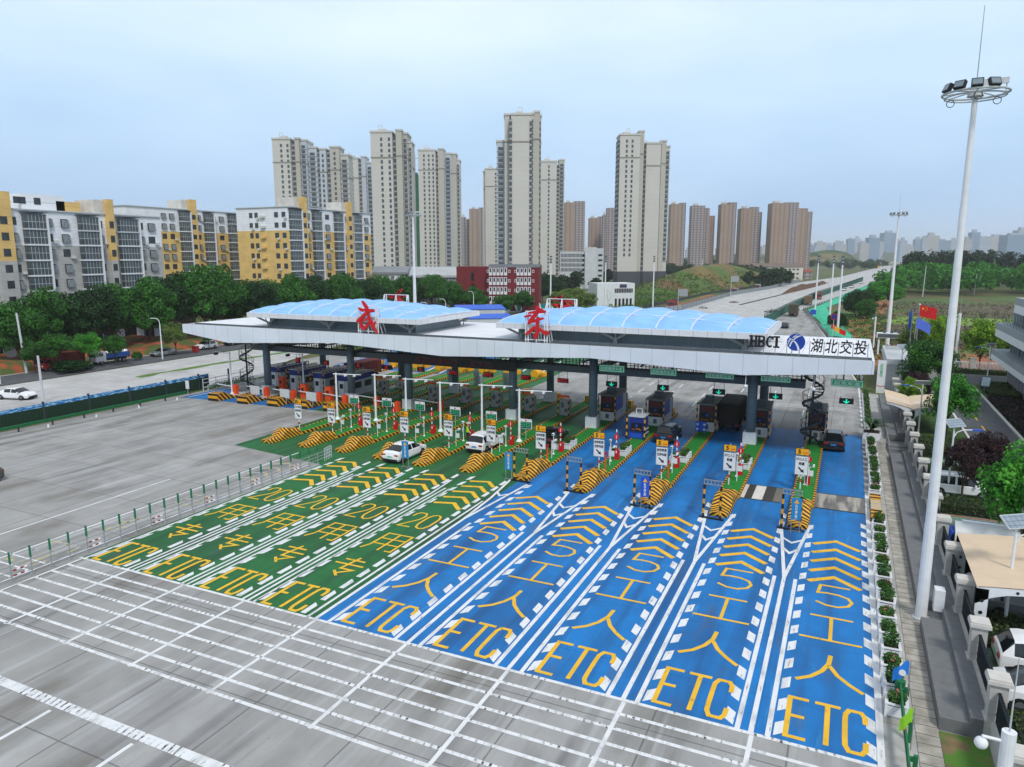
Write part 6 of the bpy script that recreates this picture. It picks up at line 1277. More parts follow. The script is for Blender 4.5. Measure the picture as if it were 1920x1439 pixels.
# low dark shops behind the trees
T = thing('shop_row', 'low dark brown row of shops under the trees below the flats', 'building', (-136, 60, 0)); MB().box(-6, 0, 0, 60, 0, 6).build('wall', mat('dark_brick', '#3c3130', .9, .2, 1), T)
for k in range(12):
    w = MB().box(0, .06, 2 + 4.8 * k, 4.6 + 4.8 * k, .9, 2.7).build('window', M_scr, T); MB().box(.061, .1, 3.2 + 4.8 * k, 3.3 + 4.8 * k, .9, 2.7).build('frame', M_lgrey, w); MB().box(0, .06, 2.4 + 4.8 * k, 4.0 + 4.8 * k, 3.9, 5.2).build('window', M_scr, T)
MB().box(-6.2, .3, -.2, 60.2, 6, 6.25).build('roof', M_dark2, T)
# ---------------------------------------------------------------- flats
UB = MB().box(-.5, .5, -.5, .5, -.5, .5)
CUBE = {}
def unit(name, m):
    if (name, m.name) not in CUBE: CUBE[(name, m.name)] = UB.mesh(name, m)
    return CUBE[(name, m.name)]
def ubox(name, m, parent, cx, cy, cz, lx, ly, lz): return put(unit(name, m), name, parent, (cx, cy, cz), scale=(lx, ly, lz))
def Yat(px, X):
    k = (px - 960) / _F * .975; return X * (k * math.sin(_yw) + math.cos(_yw)) / (k * math.cos(_yw) - math.sin(_yw))
M_fw = mat('flat_white_wall', '#e2e5ea', .8, .08, .5, extra=lines_x(2, .75, .05, S('#9aa2b0'), .6)); M_fy = mat('flat_yellow_wall', '#d6b472', .85, .12, .4, extra=lines_x(2, 1.5, .05, S('#a17c38'), .5)); M_fg = mat('flat_grey_wall', '#adadaa', .85, .1, .5, extra=lines_x(2, 1.5, .05, S('#7a7a78'), .5))
M_win = mat('flat_window', '#30363c', .25, .3, .8, spec=.6); M_glz = mat('balcony_glazing', '#434c50', .3, .4, .7, spec=.6, extra=lambda t, o, p, co: lines_x(1, .7, .09, S('#c4cace'), .8, 2, 1.45)(t, o, p, co)); M_ac = mat('air_conditioner_case', '#c8c8c4', .6, .1, 3)
M_fgr = mat('window_grille', '#9aa0a4', .6, .2, 2, extra=lines_x(1, .18, .07, S('#2c3236'), .9))
def Xat(px, Y):
    k = (px - 960) / _F * .975; return Y * (k * math.cos(_yw) - math.sin(_yw)) / (k * math.sin(_yw) + math.cos(_yw))
def flats(X, top, fh, nf, spans, lab, lowm, upn, mods, depth=13, gable=()):
    ya, yb = Yat(spans[0], X), Yat(spans[1], X)
    T = thing('apartment_block', lab, 'apartment block', (X, ya, 0)); zt = top; zs = top - .7 - upn * fh
    MB().box(-depth, 0, 0, yb - ya, 0, zs).build('lower_wall', lowm, T); MB().box(-depth, 0.0, 0, yb - ya, zs, zt).build('upper_wall', M_fw, T); MB().box(-depth - .3, .3, -.3, yb - ya + .3, zt, zt + .25).build('roof', M_lgrey, T)
    for kind, pa, pb in gable:
        a, b = Xat(pa, ya) - X, Xat(pb, ya) - X
        for f in range(nf):
            zc = top - .7 - fh * (f + .5)
            if zc < 5: break
            if kind == 'a': ubox('air_conditioner_shelf', M_fy if zc < zs else M_ac, T, (a + b) / 2, -.35, zc - .4, b - a, .7, .7)
            else:
                ubox('window', M_win, T, (a + b) / 2, 0, zc + .1, b - a, .16, 1.5)
                if (f + int(pa)) % 3 == 0: ubox('air_conditioner', M_ac, T, (a + b) / 2 + .8, -.3, zc - .9, .85, .5, .6)
    for kind, pa, pb in mods:
        a, b = Yat(pa, X + .6) - ya, Yat(pb, X + .6) - ya
        if kind == 's':
            MB().box(.0, .9, a, b, 0, zs - fh).build('stair_tower', M_fg if lowm is M_fg else M_fy, T); MB().box(-.0, .9, a, b, zs - fh, zt + 3.2).build('stair_tower', M_fy, T)
            MB().box(-6, 0, a - 2.2, b - .01, zt + .25, zt + 3.0).build('stair_head', mat('stained_wall', '#c9c5be', .85, .15, .6), T)
        for f in range(nf):
            zc = top - .7 - fh * (f + .5)
            if zc < 5: break
            if kind == 'b':
                bl = ubox('balcony', M_wht if f else M_lgrey, T, .65, (a + b) / 2, zc - fh * .46, 1.3, b - a, .3)
                g = put(MB().box(.12, 1.12, -(b - a) / 2 + .12, (b - a) / 2 - .12, -fh / 2 + .2, fh / 2 - .1).mesh('glazing', M_glz), 'glazing', T, (0, (a + b) / 2, zc))
            elif kind == 'w':
                w = ubox('window', M_win, T, .0, (a + b) / 2, zc + .1, .16, b - a, 1.5); 
                if (f + int(pa)) % 3: ubox('grille', M_fgr, T, .28, (a + b) / 2, zc - .1, .36, (b - a) * 1.05, 1.55)
                if (f * 3 + int(pa)) % 4 == 1: ubox('air_conditioner', M_ac, T, .35, b + .35, zc - .75, .45, .85, .6)
            elif kind == 'a': ubox('air_conditioner_shelf', M_fy if zc < zs else M_ac, T, .35, (a + b) / 2, zc - .4, .7, b - a, .7)
            elif kind == 's': ubox('window', M_win, T, .92, (a + b) / 2, zc + .1, .1, min(1.3, (b - a) * .6), 1.4)
        if kind == 'b': ubox('pier', M_wht, T, .7, b + .15, zt / 2 - .3, 1.4, .3, zt - .8); ubox('canopy', M_dark, T, .7, (a + b) / 2, zt - .35, 1.6, b - a + .5, .1)
    return T
M_fgr = mat('window_grille', '#9aa0a4', .6, .2, 2, extra=lines_x(1, .18, .07, S('#2c3236'), .9))
T = flats(-146, 26.9, 3.0, 8, (-30, 299), 'nearest white and grey block of flats at the left edge', M_fg, 2, [('s', -14, 20), ('w', 24, 32), ('b', 41, 82), ('w', 86, 98), ('w', 115, 128), ('b', 145, 180), ('w', 186, 193), ('s', 199, 212), ('b', 219, 255), ('w', 258, 269), ('w', 278, 290)])
y0_ = Yat(-30, -146)
ubox('roof_house', M_fw, T, -6, Yat(60, -152) - y0_, 28.6, 8, Yat(102, -152) - Yat(22, -152), 3.2); ubox('roof_house', M_fy, T, -5, Yat(112, -151) - y0_, 28.2, 6, Yat(135, -151) - Yat(90, -151), 2)
for px in (34, 44, 72): ubox('window', M_win, T, -1.98, Yat(px, -148) - y0_, 28.9, .1, 1.3, 1.3)
flats(-187, 32.2, 3.0, 10, (236, 450), 'white and yellow block of flats set back between its neighbours', M_fy, 2, [('w', 304, 312), ('w', 319, 327), ('b', 336, 354), ('s', 355, 368), ('w', 373, 377), ('b', 382, 398), ('w', 401, 404), ('w', 412, 420), ('b', 427, 444)])
flats(-151, 32.4, 3.0, 10, (541, 694), 'right hand white and yellow block of flats with balconies next to the towers', M_fy, 2, [('b', 543, 563), ('s', 564, 575), ('w', 578, 582), ('b', 586, 601), ('w', 603, 607), ('w', 612, 619), ('b', 627, 641), ('w', 644, 649), ('s', 651, 659), ('b', 661, 676), ('w', 677, 681), ('w', 685, 691)], 20.5, [('w', 467, 473), ('w', 477, 483), ('a', 489, 497), ('w', 514, 521), ('w', 528, 535)])
# ---------------------------------------------------------------- far buildings
M_beige = mat('beige_tower_wall', '#c2c0ba', .85, .05, .06, extra=lines_x(2, 2.95, .14, S('#b0ada2'), .5)); M_beige2 = mat('olive_tower_wall', '#b3b1a7', .85, .05, .06, extra=lines_x(2, 2.95, .14, S('#949078'), .5)); M_pale = mat('pale_tower_wall', '#b9c0c8', .85, .05, .06, extra=lines_x(2, 2.95, .14, S('#9aa2ac'), .5))
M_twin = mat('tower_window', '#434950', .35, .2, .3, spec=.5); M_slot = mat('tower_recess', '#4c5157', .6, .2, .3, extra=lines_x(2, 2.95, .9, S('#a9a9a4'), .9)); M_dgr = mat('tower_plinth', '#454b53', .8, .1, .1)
def windows(T, wl, m=None):
    m = m or M_twin; wl = sorted(wl, key=lambda w: -w[2])
    for x, y, z, w, h in wl[:100]: ubox('window', m, T, x, y, z, w, .3, h)
    if len(wl) > 100:
        b = MB()
        for x, y, z, w, h in wl[100:]: b.cbox(x, y, z, w, .3, h)
        b.build('window', m, T, kind='stuff')
def tower(pxs, d, lab, segs, fh=2.95, turn=0., group=None, plinth=None, name='apartment_tower', band=True):
    x, y = B(pxs, d, 50); ang = math.atan2(x, y); T = thing(name, lab, 'tower', (x, y, 0), R(YAW) + turn, group); wl = []
    u = (d * math.cos(_th) - 32 * math.sin(_th)) / _F
    for kind, pa, pb, ty, off, dep in segs:
        a, b = (pa - pxs) * u, (pb - pxs) * u; h = HZ(ty, d); wm = {'g': M_beige, 'o': M_beige2, 'p': M_pale, 's': M_slot, 'B': M_brown, 'C': M_brown2}[kind[0]]
        z0 = plinth or 0
        MB().box(a, b, off, off + dep, z0, h).build('wall', wm, T)
        if plinth: MB().box(a - .05, b + .05, off - .05, off + dep, 0, z0).build('plinth', M_dgr, T)
        if kind[0] in 'gop':
            MB().box(a - .35, b + .35, off - .35, off + dep, h, h + 1.0).build('parapet', M_beige, T)
            if band: MB().box(a - .2, b + .2, off - .25, off + dep, h - 13.2, h - 12.6).build('cornice', mat('cornice', '#8f8b80', .8), T)
        nf = int((h - 8 - z0) / fh)
        for c in kind[1:]:
            fx = {'1': (.5,), '2': (.34, .62), 'l': (.15,), 'r': (.86,), '3': (.2, .5, .8)}.get(c)
            if fx:
                for q in fx:
                    for f in range(nf): wl.append((a + (b - a) * q, off, h - 3.4 - fh * f, 1.15, 1.7))
            if c == 'y':     # bay windows stacked on the edge
                bm = MB()
                for f in range(nf): z = h - 3.4 - fh * f; wl.append((a + (b - a) * .5, off - .55, z, (b - a) * .6, 1.6)); bm.box(a + .1, b - .1, off - .55, off, z - 1.3, z - .85)
                bm.build('bay', M_pale, T, kind='stuff')
    # lift house and small frame on top
    k, pa, pb, ty, off, dep = segs[0]; h = HZ(ty, d); a, b = (pa - pxs) * u, (pb - pxs) * u
    MB().box(a + (b - a) * .25, a + (b - a) * .6, off + dep * .5, off + dep * .9, h + 1, h + 3.2).build('roof_house', M_beige, T); m = MB(); c = a + (b - a) * .35
    for q in (0, 2): m.bar((c + q, off + 3, h + 1), (c + q, off + 3, h + 4.2), .25)
    m.bar((c, off + 3, h + 4.2), (c + 2, off + 3, h + 4.2), .25); m.build('roof_frame', M_beige, T)
    windows(T, wl)
    return T
def brown_x(t, o, p, co):
    s = nsep(t, co); f = nmath(t, 'FRACT', nmath(t, 'DIVIDE', s[2], 2.95)); g = nmath(t, 'FRACT', nmath(t, 'DIVIDE', nmath(t, 'ADD', nmath(t, 'ADD', s[0], s[1]), 500), 5.6))
    w = nmath(t, 'MULTIPLY', nmath(t, 'LESS_THAN', f, .55), nmath(t, 'LESS_THAN', g, .34)); return nmix(t, nmath(t, 'MULTIPLY', w, .8), o, S('#5c5858'))
M_brown = mat('brown_tower_wall', '#9a8474', .85, .06, .05, extra=brown_x); M_brown2 = mat('greybrown_tower_wall', '#8b8080', .85, .06, .05, extra=lambda t, o, p, co: nmix(t, nmath(t, 'MULTIPLY', nline(t, nsep(t, co)[0], 4.4, 1.7), .6), lines_x(2, 2.95, 1.0, S('#b4adad'), .7)(t, o, p, co), S('#504c50')))
tower(535, 443, 'broad beige tower slab farthest left with stepped facade', [('g1r', 516, 549, 262, 0, 14), ('s', 549, 556, 268, 3, 10), ('o', 556, 564, 260, 2, 16), ('py', 564, 575, 262, 5, 16), ('py', 575, 590, 274, 9, 14), ('s', 590, 594, 278, 12, 10), ('p1', 594, 606, 276, 11, 14), ('s', 606, 612, 276, 14, 10), ('o1', 612, 630, 271, 13, 14), ('gy', 630, 645, 285, 16, 12)])
tower(670, 526, 'beige tower between the broad slab and the tall slim tower', [('g2', 646, 674, 298, 0, 14), ('s', 674, 678, 300, 3, 12), ('p', 678, 686, 294, 4, 14), ('py', 686, 697, 304, 8, 14)])
tower(733, 408, 'tall slim beige tower in front of the green netted building', [('g1r', 698, 738, 249, 0, 15), ('s', 738, 744, 256, 3, 12), ('o', 744, 755, 245, 1.5, 17), ('oy', 755, 764, 249, 5, 15), ('gy', 764, 770, 264, 9, 12)])
tower(825, 526, 'beige tower right of the green netted building', [('g2r', 786, 818, 283, 0, 15), ('s', 818, 822, 290, 3, 12), ('o', 822, 833, 280, 2, 16), ('py', 833, 846, 287, 6, 14), ('o', 846, 855, 287, 8, 14), ('gy', 855, 861, 298, 11, 12)])
tower(920, 590, 'pale beige tower partly behind the tallest tower', [('gr', 910, 933, 318, 0, 14), ('g', 906, 910, 322, 3, 10)])
tower(975, 384, 'tallest beige tower in the middle of the skyline', [('g', 958, 996, 216, 0, 15), ('s', 992.5, 997, 226, -.3, 6), ('gy', 996, 1000, 214, 1, 14), ('o', 1000, 1011, 210, 2, 15), ('oy', 1010, 1014.5, 216, 4, 12), ('s', 955, 960, 224, -.6, 4), ('g', 946, 956, 214, 4, 14), ('py', 931, 946, 262, 8, 12)])
tower(1035, 560, 'beige tower attached right of the tallest tower', [('g1', 1014, 1043, 304, 0, 14), ('s', 1043, 1048, 308, 2, 12), ('oy', 1048, 1058, 300, 4, 14)])
tower(1184, 457, 'left half of the twin beige towers with dark grey plinth', [('g2', 1160, 1197, 254, 0, 15), ('s', 1157.5, 1160.5, 262, 2, 10), ('o', 1197, 1206, 246, 3, 14)], plinth=9)
tower(1231, 462, 'right half of the twin beige towers with dark grey plinth', [('s', 1206, 1210, 276, 1, 12), ('g', 1209, 1236, 270, 0, 14), ('s', 1236, 1238, 276, 3, 10), ('o', 1238, 1247, 265, 2, 15), ('gy', 1247, 1256, 274, 5, 13)], plinth=9)
for px, d, segs, l in ((870, 960, [('C', 864, 873, 407, 2, 14), ('C', 873, 880, 411, 0, 12)], 'grey brown tower half hidden left of the red building'), (895, 940, [('B', 880, 897, 392, 0, 16), ('C', 897, 911, 389, 4, 16)], 'brown tower directly above the red building'), (1078, 940, [('B', 1058, 1076, 380, 0, 16), ('C', 1076, 1097, 377, 4, 16)], 'brown tower behind the white office block'), (1118, 1000, [('B', 1105, 1122, 409, 0, 16), ('C', 1122, 1129, 406, 3, 16)], 'short brown tower right of the white office block'), (1146, 960, [('C', 1131, 1139, 403, 2, 14), ('C', 1138, 1158, 390, 0, 16)], 'brown tower touching the twin towers on the left'),
                     (1271, 930, [('B', 1257, 1276, 383, 0, 16), ('C', 1276, 1286, 380, 4, 16)], 'brown tower just right of the twin towers'), (1318, 950, [('C', 1296, 1320, 386, 0, 14), ('C', 1320, 1331, 390, 5, 14), ('B', 1331, 1343, 404, 9, 12)], 'grey brown stepped tower, second right of the twin towers'), (1366, 940, [('B', 1351, 1370, 383, 0, 16), ('C', 1368, 1381, 379, 4, 16)], 'slim brown tower, third right of the twin towers'), (1409, 960, [('B', 1388, 1412, 391, 0, 16), ('C', 1410, 1423, 388, 4, 16), ('C', 1423, 1431, 397, 8, 14)], 'brown tower, fourth right of the twin towers'), (1486, 940, [('B', 1446, 1476, 381, 0, 18), ('C', 1474, 1498, 379, 5, 16), ('B', 1497, 1517, 390, 8, 16), ('C', 1516, 1528, 396, 11, 14)], 'wide brown double tower, rightmost of the brown towers')): tower(px, d, l, segs, group='brown towers on the horizon', band=False)
x, y = B(778.5, 640, 50); T = thing('netted_tower', 'unfinished tower wrapped in dark green netting', 'tower', (x, y, 0), R(YAW)); MB().box(-4.5, 5, 0, 12, 0, HZ(328, 640)).build('netting', mat('green_netting', '#1f5a42', .9, .15, .08, extra=lines_x(2, 6, .4, S('#163e30'), .6)), T); MB().prz([(-3, 1), (3, 1), (0, 8)], HZ(328, 640), HZ(324, 640)).build('formwork', M_dgr, T)
x, y = B(779, 700, 80); T = thing('tower_crane', 'thin tower crane jib above the netted tower', 'crane', (x, y, 0), R(YAW)); m = MB(); z = HZ(296, 700)
m.bar((0, 0, 0), (0, 0, z + 3), 1.2); m.build('mast', M_lgrey, T); m = MB().bar((-6, 0, z), (16, 0, z - 1), .8).bar((0, 0, z + 5), (12, 0, z), .25); m.build('jib', M_lgrey, T)
# middle distance buildings
x, y = B(914, 240); T = thing('school_building', 'dark red school building with white window frames', 'building', (x, y, 0), R(18)); M_rb = mat('dark_red_wall', '#6e2026', .85, .12, .3, extra=lines_x(2, .6, .05, S('#581a20'), .5)); u = 240 / _F; wd = 95 * u
MB().box(0, wd, 0, 12, 0, 14.6).build('wall', M_rb, T); MB().box(-11, 0, 3, 14, 0, 14.8).build('wall', M_rb, T); MB().prx([(-.2, 14.6), (12.2, 14.6), (6, 15.6)], -.2, wd + .2).build('roof', mat('grey_roof', '#5c5f63', .8, .1, .4), T)
for c0, nc in ((.5, 5), (9.6, 4)):
    for f in range(4):
        for k in range(nc):
            xx = c0 + 1.25 * k; zz = 12 - 3.1 * f; w = MB().box(xx, xx + .95, -.22, -.01, zz, zz + 2.5).build('window', M_wht, T); MB().box(xx + .22, xx + .72, -.26, -.221, zz + 1.0, zz + 2.3).build('pane', M_scr, w)
        for q in (-.7, nc * 1.25 + .1):
            if 0 < c0 + q + 1 < wd: w = MB().box(c0 + q, c0 + q + .7, -.16, -.01, zz + .9, zz + 1.8).build('window', M_wht, T); MB().box(c0 + q + .12, c0 + q + .58, -.2, -.161, zz + 1.05, zz + 1.65).build('pane', M_rb, w)
for f in range(3): MB().box(-6, -5, 2.9, 2.99, 3 + 3.6 * f, 5.6 + 3.6 * f).build('window', M_scr, T)
x, y = B(697, 262); T = thing('hall_building', 'low white hall with grey roof and dark 艺海楼 characters', 'building', (x, y, 0), R(YAW)); u = 262 / _F
MB().box(0, 60 * u, 0, 14, 0, 11.9).build('wall', M_whtc, T); MB().prx([(-.5, 11.9), (14.5, 11.9), (14.5, 12.6), (7, 14.6), (-.5, 12.6)], -.5, 66 * u).build('roof', mat('grey_roof2', '#7d8288', .7, .1, .2), T); MB().box(64 * u, 164 * u, 3, 15, 0, 10.6).build('wall', mat('louvre_wall', '#8d9298', .8, .1, .3, extra=lines_x(0, 1.1, .45, S('#565b60'), .8)), T); MB().prx([(2.5, 10.6), (15.5, 10.6), (15.5, 11.2), (9, 14.4), (2.5, 11.4)], 62 * u, 165 * u).build('roof', mat('pale_roof', '#a9adb0', .7, .08, .2), T)
text("艺海楼", 2, M_black, T, (30 * u, -.05, 10.4), width=22 * u, height=2.0, bold=.02)
x, y = B(1050, 420); T = thing('office_block', 'white tiled office block with dark entrance below the tall tower', 'building', (x, y, 0), R(YAW - 6)); u = 420 / _F; M_wtile = mat('white_tile_wall', '#c3c6c9', .8, .06, .3, extra=lines_x(0, 1.2, .08, S('#a2a6aa'), .5, 2, 1.2))
MB().box(0, 46 * u, 0, 14, 0, HZ(472, 420)).build('wall', M_wtile, T); MB().box(46 * u, 67 * u, -1.5, 14, 0, HZ(464, 420)).build('tower_wall', M_wtile, T); MB().box(67 * u, 80 * u, 1, 14, 0, HZ(466, 420)).build('side_wall', M_lgrey, T); MB().box(6 * u, 33 * u, -.3, -.01, 0, 6.4).build('entrance', M_scr, T)
for f in range(4):
    for k in range(16): ubox('window', M_twin, T, .8 + .76 * k, 0, 18.8 - 2.7 * f, .45, .2, 1.9)
for f in range(6): ubox('window', M_scr, T, 43 * u, 0, 18.8 - 2.7 * f, 1.3, .3, 1.4); ubox('window', M_scr, T, 74 * u, 1, 19 - 2.9 * f, 2.2, .3, 1.0)
x, y = B(1121, 262); T = thing('small_office', 'small white two storey building with black window band and pale mural', 'building', (x, y, 0), R(YAW + 12)); u = 262 / _F
MB().box(0, 74 * u, 0, 10, 0, 8.6).build('wall', mat('plain_white_wall', '#cfd3d6', .8, .06, .5), T); MB().box(34 * u, 70 * u, -.08, -.002, 5.2, 6.7).build('window_band', M_scr, T); MB().box(44 * u, 58 * u, -.12, -.002, 7.0, 8.2).build('sign', mat('plum_sign', '#3a3450', .7), T)
m = MB()
for k in range(11): m.box(34.4 * u + 3.3 * u * k, 34.9 * u + 3.3 * u * k, -.1, -.081, 5.2, 6.7)
m.build('mullion', M_wht, T, kind='stuff')
for k in range(5): MB().box((35 + 7.4 * k) * u, (39 + 7.4 * k) * u, -.08, -.002, .2, 3.1).build('door', M_scr, T)
q = random.Random(4); m = MB()
def br(p, a, l, w):
    e_ = (p[0] + l * math.sin(a), p[1] + l * math.cos(a)); m.pry([(p[0] - w, p[1]), (p[0] + w, p[1]), (e_[0] + w * .6, e_[1]), (e_[0] - w * .6, e_[1])], -.05, -.012)
    if l > .6:
        for s_ in (-1, 1): br(e_, a + s_ * q.uniform(.2, .6), l * .7, w * .65)
br((22 * u, .1), 0, 2.2, .1); m.build('mural', M_grey, T, kind='stuff')
x, y = B(1417, 560); T = thing('dormitory', 'long white three storey house with pitched roof below the brown towers', 'building', (x, y, 0), R(YAW + 4)); u = 560 / _F
MB().box(0, 92 * u, 0, 12, 0, 10.4).build('wall', mat('cream_wall', '#c9c6ba', .85, .08, .3), T); MB().prx([(-.6, 10.4), (12.6, 10.4), (6, 13)], -.5, 92 * u).build('roof', mat('brown_roof', '#6e625a', .85, .1, .3), T)
for f in range(3):
    for k in range(11): ubox('window', M_twin, T, 1.8 + 3.2 * k, 0, 1.9 + 3.3 * f, 2.0, .2, 1.3)
x, y = B(1509, 600); T = thing('brick_house', 'small brown brick house right of the long white house', 'building', (x, y, 0), R(YAW)); MB().box(0, 7, 0, 8, 0, 6).build('wall', M_brown2, T); MB().prx([(-.4, 6), (8.4, 6), (4, 8)], -.3, 7.3).build('roof', mat('red_roof', '#8a4a3c', .85, .1, .4), T)
for i, (px, d, w, dp, h, l) in enumerate(((856, 190, 13, 9, 4.6, 'bright blue sheet roof shed behind the canopy gap'), (872, 178, 12, 7, 3.2, 'lower blue roofed shed in front of the bright blue one'))):
    x, y = B(px, d); T = thing('blue_shed', l, 'shed', (x, y, 0), R(YAW + 10), 'blue sheds'); MB().box(.2, w - .2, .2, dp - .2, 0, h - .3).build('wall', M_lgrey, T); MB().prx([(0, h - .3), (dp, h + .3), (dp, h + .42), (0, h - .15)], 0, w).build('roof', mat('blue_sheet_roof', '#1c5fd0', .5, .1, .8, extra=lines_x(0, .5, .08, S('#154aa4'), .6)), T)
x, y = B(905, 235); T = thing('zigzag_wall', 'teal and white trapezoid boundary wall behind the blue sheds', 'wall', (x, y, 0), R(YAW + 17))
for k in range(7): a = 4.2 * k; MB().prx([(0, 0)], 0, 0) if False else None; MB().pry([(a, .5), (a + .8, 2.9), (a + 2.6, 2.9), (a + 3.4, .5), (a + 2.9, .5), (a + 2.3, 2.3), (a + 1.1, 2.3), (a + .5, .5)], -.25, .25).build('frame', M_wht, T); MB().box(a + 2.9, a + 4.6, -.1, .1, .4, 2.6).build('panel', mat('teal_panel', '#147c80', .6, .1, 1), T)
MB().box(0, 29, -.1, .1, 0, .5).build('base', M_lgrey, T)
for i, (px, d, h) in enumerate(((1381, 330, 9.5), (1284, 262, 6.6))):
    x, y = B(px, d); T = thing('road_sign_back', 'grey back of a road sign, %s one by the service road' % ('farther and larger', 'nearer and smaller')[i], 'traffic sign', (x, y, 0), R(YAW)); MB().cyl((-1.8, 0, 0), (-1.8, 0, h), .12, .1, 8).build('post', M_lgrey, T); MB().box(-1.6, 1.6, -.06, .06, h - 2.6, h).build('plate', M_grey, T)
T = thing('excavator_cover', 'crumpled orange red tarpaulin bundle behind the right skylight', 'tarpaulin', (*B(1200, 205), 0)); m = MB()
for k in range(6): m.ball((rnd.uniform(-1.8, 1.8), rnd.uniform(-.5, .5), 1.2 + rnd.uniform(0, 1)), (1.0, .8, .9), 7, 5)
m.build('cloth', mat('orange_red_cloth', '#c8483c', .8, .15, 2), T)
# hazy skyline
sk_ = [(1514, 1524, 459), (1526, 1538, 466), (1530, 1548, 455), (1549, 1563, 460), (1564, 1576, 455), (1571, 1586, 458), (1588, 1600, 449), (1601, 1612, 448), (1612, 1628, 456), (1627, 1648, 446), (1648, 1656, 455), (1655, 1680, 437), (1679, 1686, 452), (1686, 1699, 451), (1700, 1712, 461), (1714, 1727, 449), (1727, 1736, 446), (1736, 1758, 442), (1758, 1778, 451), (1781, 1794, 451), (1806, 1820, 448), (1818, 1834, 436), (1832, 1856, 446), (1856, 1888, 444), (1886, 1922, 441), (1905, 1930, 432), (1428, 1444, 462), (1342, 1350, 466), (1286, 1296, 468)]
M_hz = [mat('hazed_wall_%s' % n, c, .8, .1, .02, extra=lines_x(2, 7, 3, S('#6c7884'), .5, 0, 6)) for n, c in (('blue', '#6f93b2'), ('pale', '#aebac8'), ('cream', '#b4b4b2'))]  # distance haze is tinted into these bluish, paled wall colours
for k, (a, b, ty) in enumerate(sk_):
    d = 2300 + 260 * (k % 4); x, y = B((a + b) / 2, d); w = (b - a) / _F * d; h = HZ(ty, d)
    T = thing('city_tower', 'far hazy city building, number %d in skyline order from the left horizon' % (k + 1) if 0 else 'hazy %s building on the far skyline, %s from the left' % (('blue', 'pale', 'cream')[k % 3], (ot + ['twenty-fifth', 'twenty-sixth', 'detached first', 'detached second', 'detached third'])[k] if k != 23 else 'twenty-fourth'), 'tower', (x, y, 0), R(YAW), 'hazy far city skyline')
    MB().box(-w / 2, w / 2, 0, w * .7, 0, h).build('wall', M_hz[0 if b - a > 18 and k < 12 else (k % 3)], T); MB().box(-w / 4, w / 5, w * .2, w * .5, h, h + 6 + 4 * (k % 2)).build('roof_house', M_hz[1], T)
# ---------------------------------------------------------------- hills, woods, highway
def mound(name, axis, hw, h, m, n=40, k=14, seed=1, rough=.25):
    q = random.Random(seed); P = []; a = Vector(axis[0]); b = Vector(axis[1]); d = (b - a); nr = Vector((-d.y, d.x)).normalized(); ph = [q.uniform(0, 6) for _ in range(4)]
    for i in range(n + 1):
        for j in range(k + 1):
            u, v = i / n, j / k * 2 - 1; w = hw * (.35 + .65 * math.sin(math.pi * min(1, max(0, u))) ** .5); p = a + d * u + nr * w * v
            z = h * (math.cos(v * math.pi / 2) ** 1.2) * math.sin(math.pi * u) ** .5 * (1 + rough * math.sin(u * 9 + ph[0]) * math.cos(v * 3 + ph[1]) + rough * .5 * math.sin(u * 23 + ph[2] + v * 5)) if 0 < i < n and 0 < j < k else -.3
            P.append((p.x, p.y, z + (q.uniform(-.02, .02) * h if 0 < i < n and 0 < j < k else 0)))
    mb = MB().add(P, [(i * (k + 1) + j, (i + 1) * (k + 1) + j, (i + 1) * (k + 1) + j + 1, i * (k + 1) + j + 1) for i in range(n) for j in range(k)]); return ST(mb.build(name, m, smooth=True))
M_mound = mat('mound_earth', '#6f6238', .95, .25, .06, extra=lambda t, o, p, co: nmix(t, nnoise(t, co, .05, lo=.47, hi=.55), nmix(t, nnoise(t, co, .09, lo=.52, hi=.58), o, S('#6a4a34')), S('#4a6428')), world=True)
M_hill = mat('wooded_hill', '#2f4c2c', .95, .35, .05, extra=lambda t, o, p, co: nmix(t, nnoise(t, co, .025, lo=.52, hi=.6), o, S('#6c6240')), world=True)
mound('hill', ((-90, 345), (-62, 640)), 24, 11.5, M_mound, seed=3)
mound('hill', (B(1480, 1350), B(1606, 1500)), 60, 30, M_hill, seed=4, rough=.12); mound('hill', (B(1240, 1500), B(1560, 1700)), 120, 24, M_hill, seed=5, rough=.15); mound('hill', (B(1480, 3000), B(2100, 3000)), 300, 40, M_hill, seed=6)
def wood(name, spots, lm, n, sz, lab=None):
    mb = MB(); q = random.Random(len(spots))
    for x, y, z, r, h in spots:
        for b in range(9):
            th = q.uniform(0, 6.28); k = q.uniform(0, .65); c = (x + r * k * math.cos(th), y + r * k * math.sin(th), z + h * q.uniform(.3, .82))
            leaves(mb, c, (r * .42, r * .42, h * .18), n, sz, q.random(), .8)
    return mb.build(name, lm, kind='stuff', label=lab, category=name.replace('_', ' '))
q = random.Random(12)
sp = []
for k in range(100):
    px = q.uniform(1660, 2050); d = q.uniform(335, 425); x, y = B(px, d); sp.append((x, y, 0, q.uniform(4.5, 8), q.uniform(11, 16.5) * (1 if px > 1690 else .7)))
wood('woodland', sp, L_bright, 80, .7, 'green woodland at the right edge behind the scrub field')
sp = []
for k in range(90):
    px = q.uniform(1652, 2080); d = q.uniform(425, 500); x, y = B(px, d); sp.append((x, y, 4 if px > 1690 else 0, q.uniform(4, 7), (19 if 1740 < px < 1900 else 17) * q.uniform(.88, 1.06) * (1 if px > 1690 else .8)))
wood('pine_wood', sp, L_pine, 60, .75, 'dark pine wood along the top of the right woodland')
sp = []
for k in range(70):
    px = q.uniform(1235, 1500); d = q.uniform(600, 760) ; x, y = B(px, d); sp.append((x, y, 0, q.uniform(5, 8), q.uniform(8, 13)))
for k in range(40):
    px = q.uniform(1370, 1480); d = q.uniform(440, 560); x, y = B(px, d); sp.append((x, y, 0, q.uniform(3.5, 6), q.uniform(6, 12)))
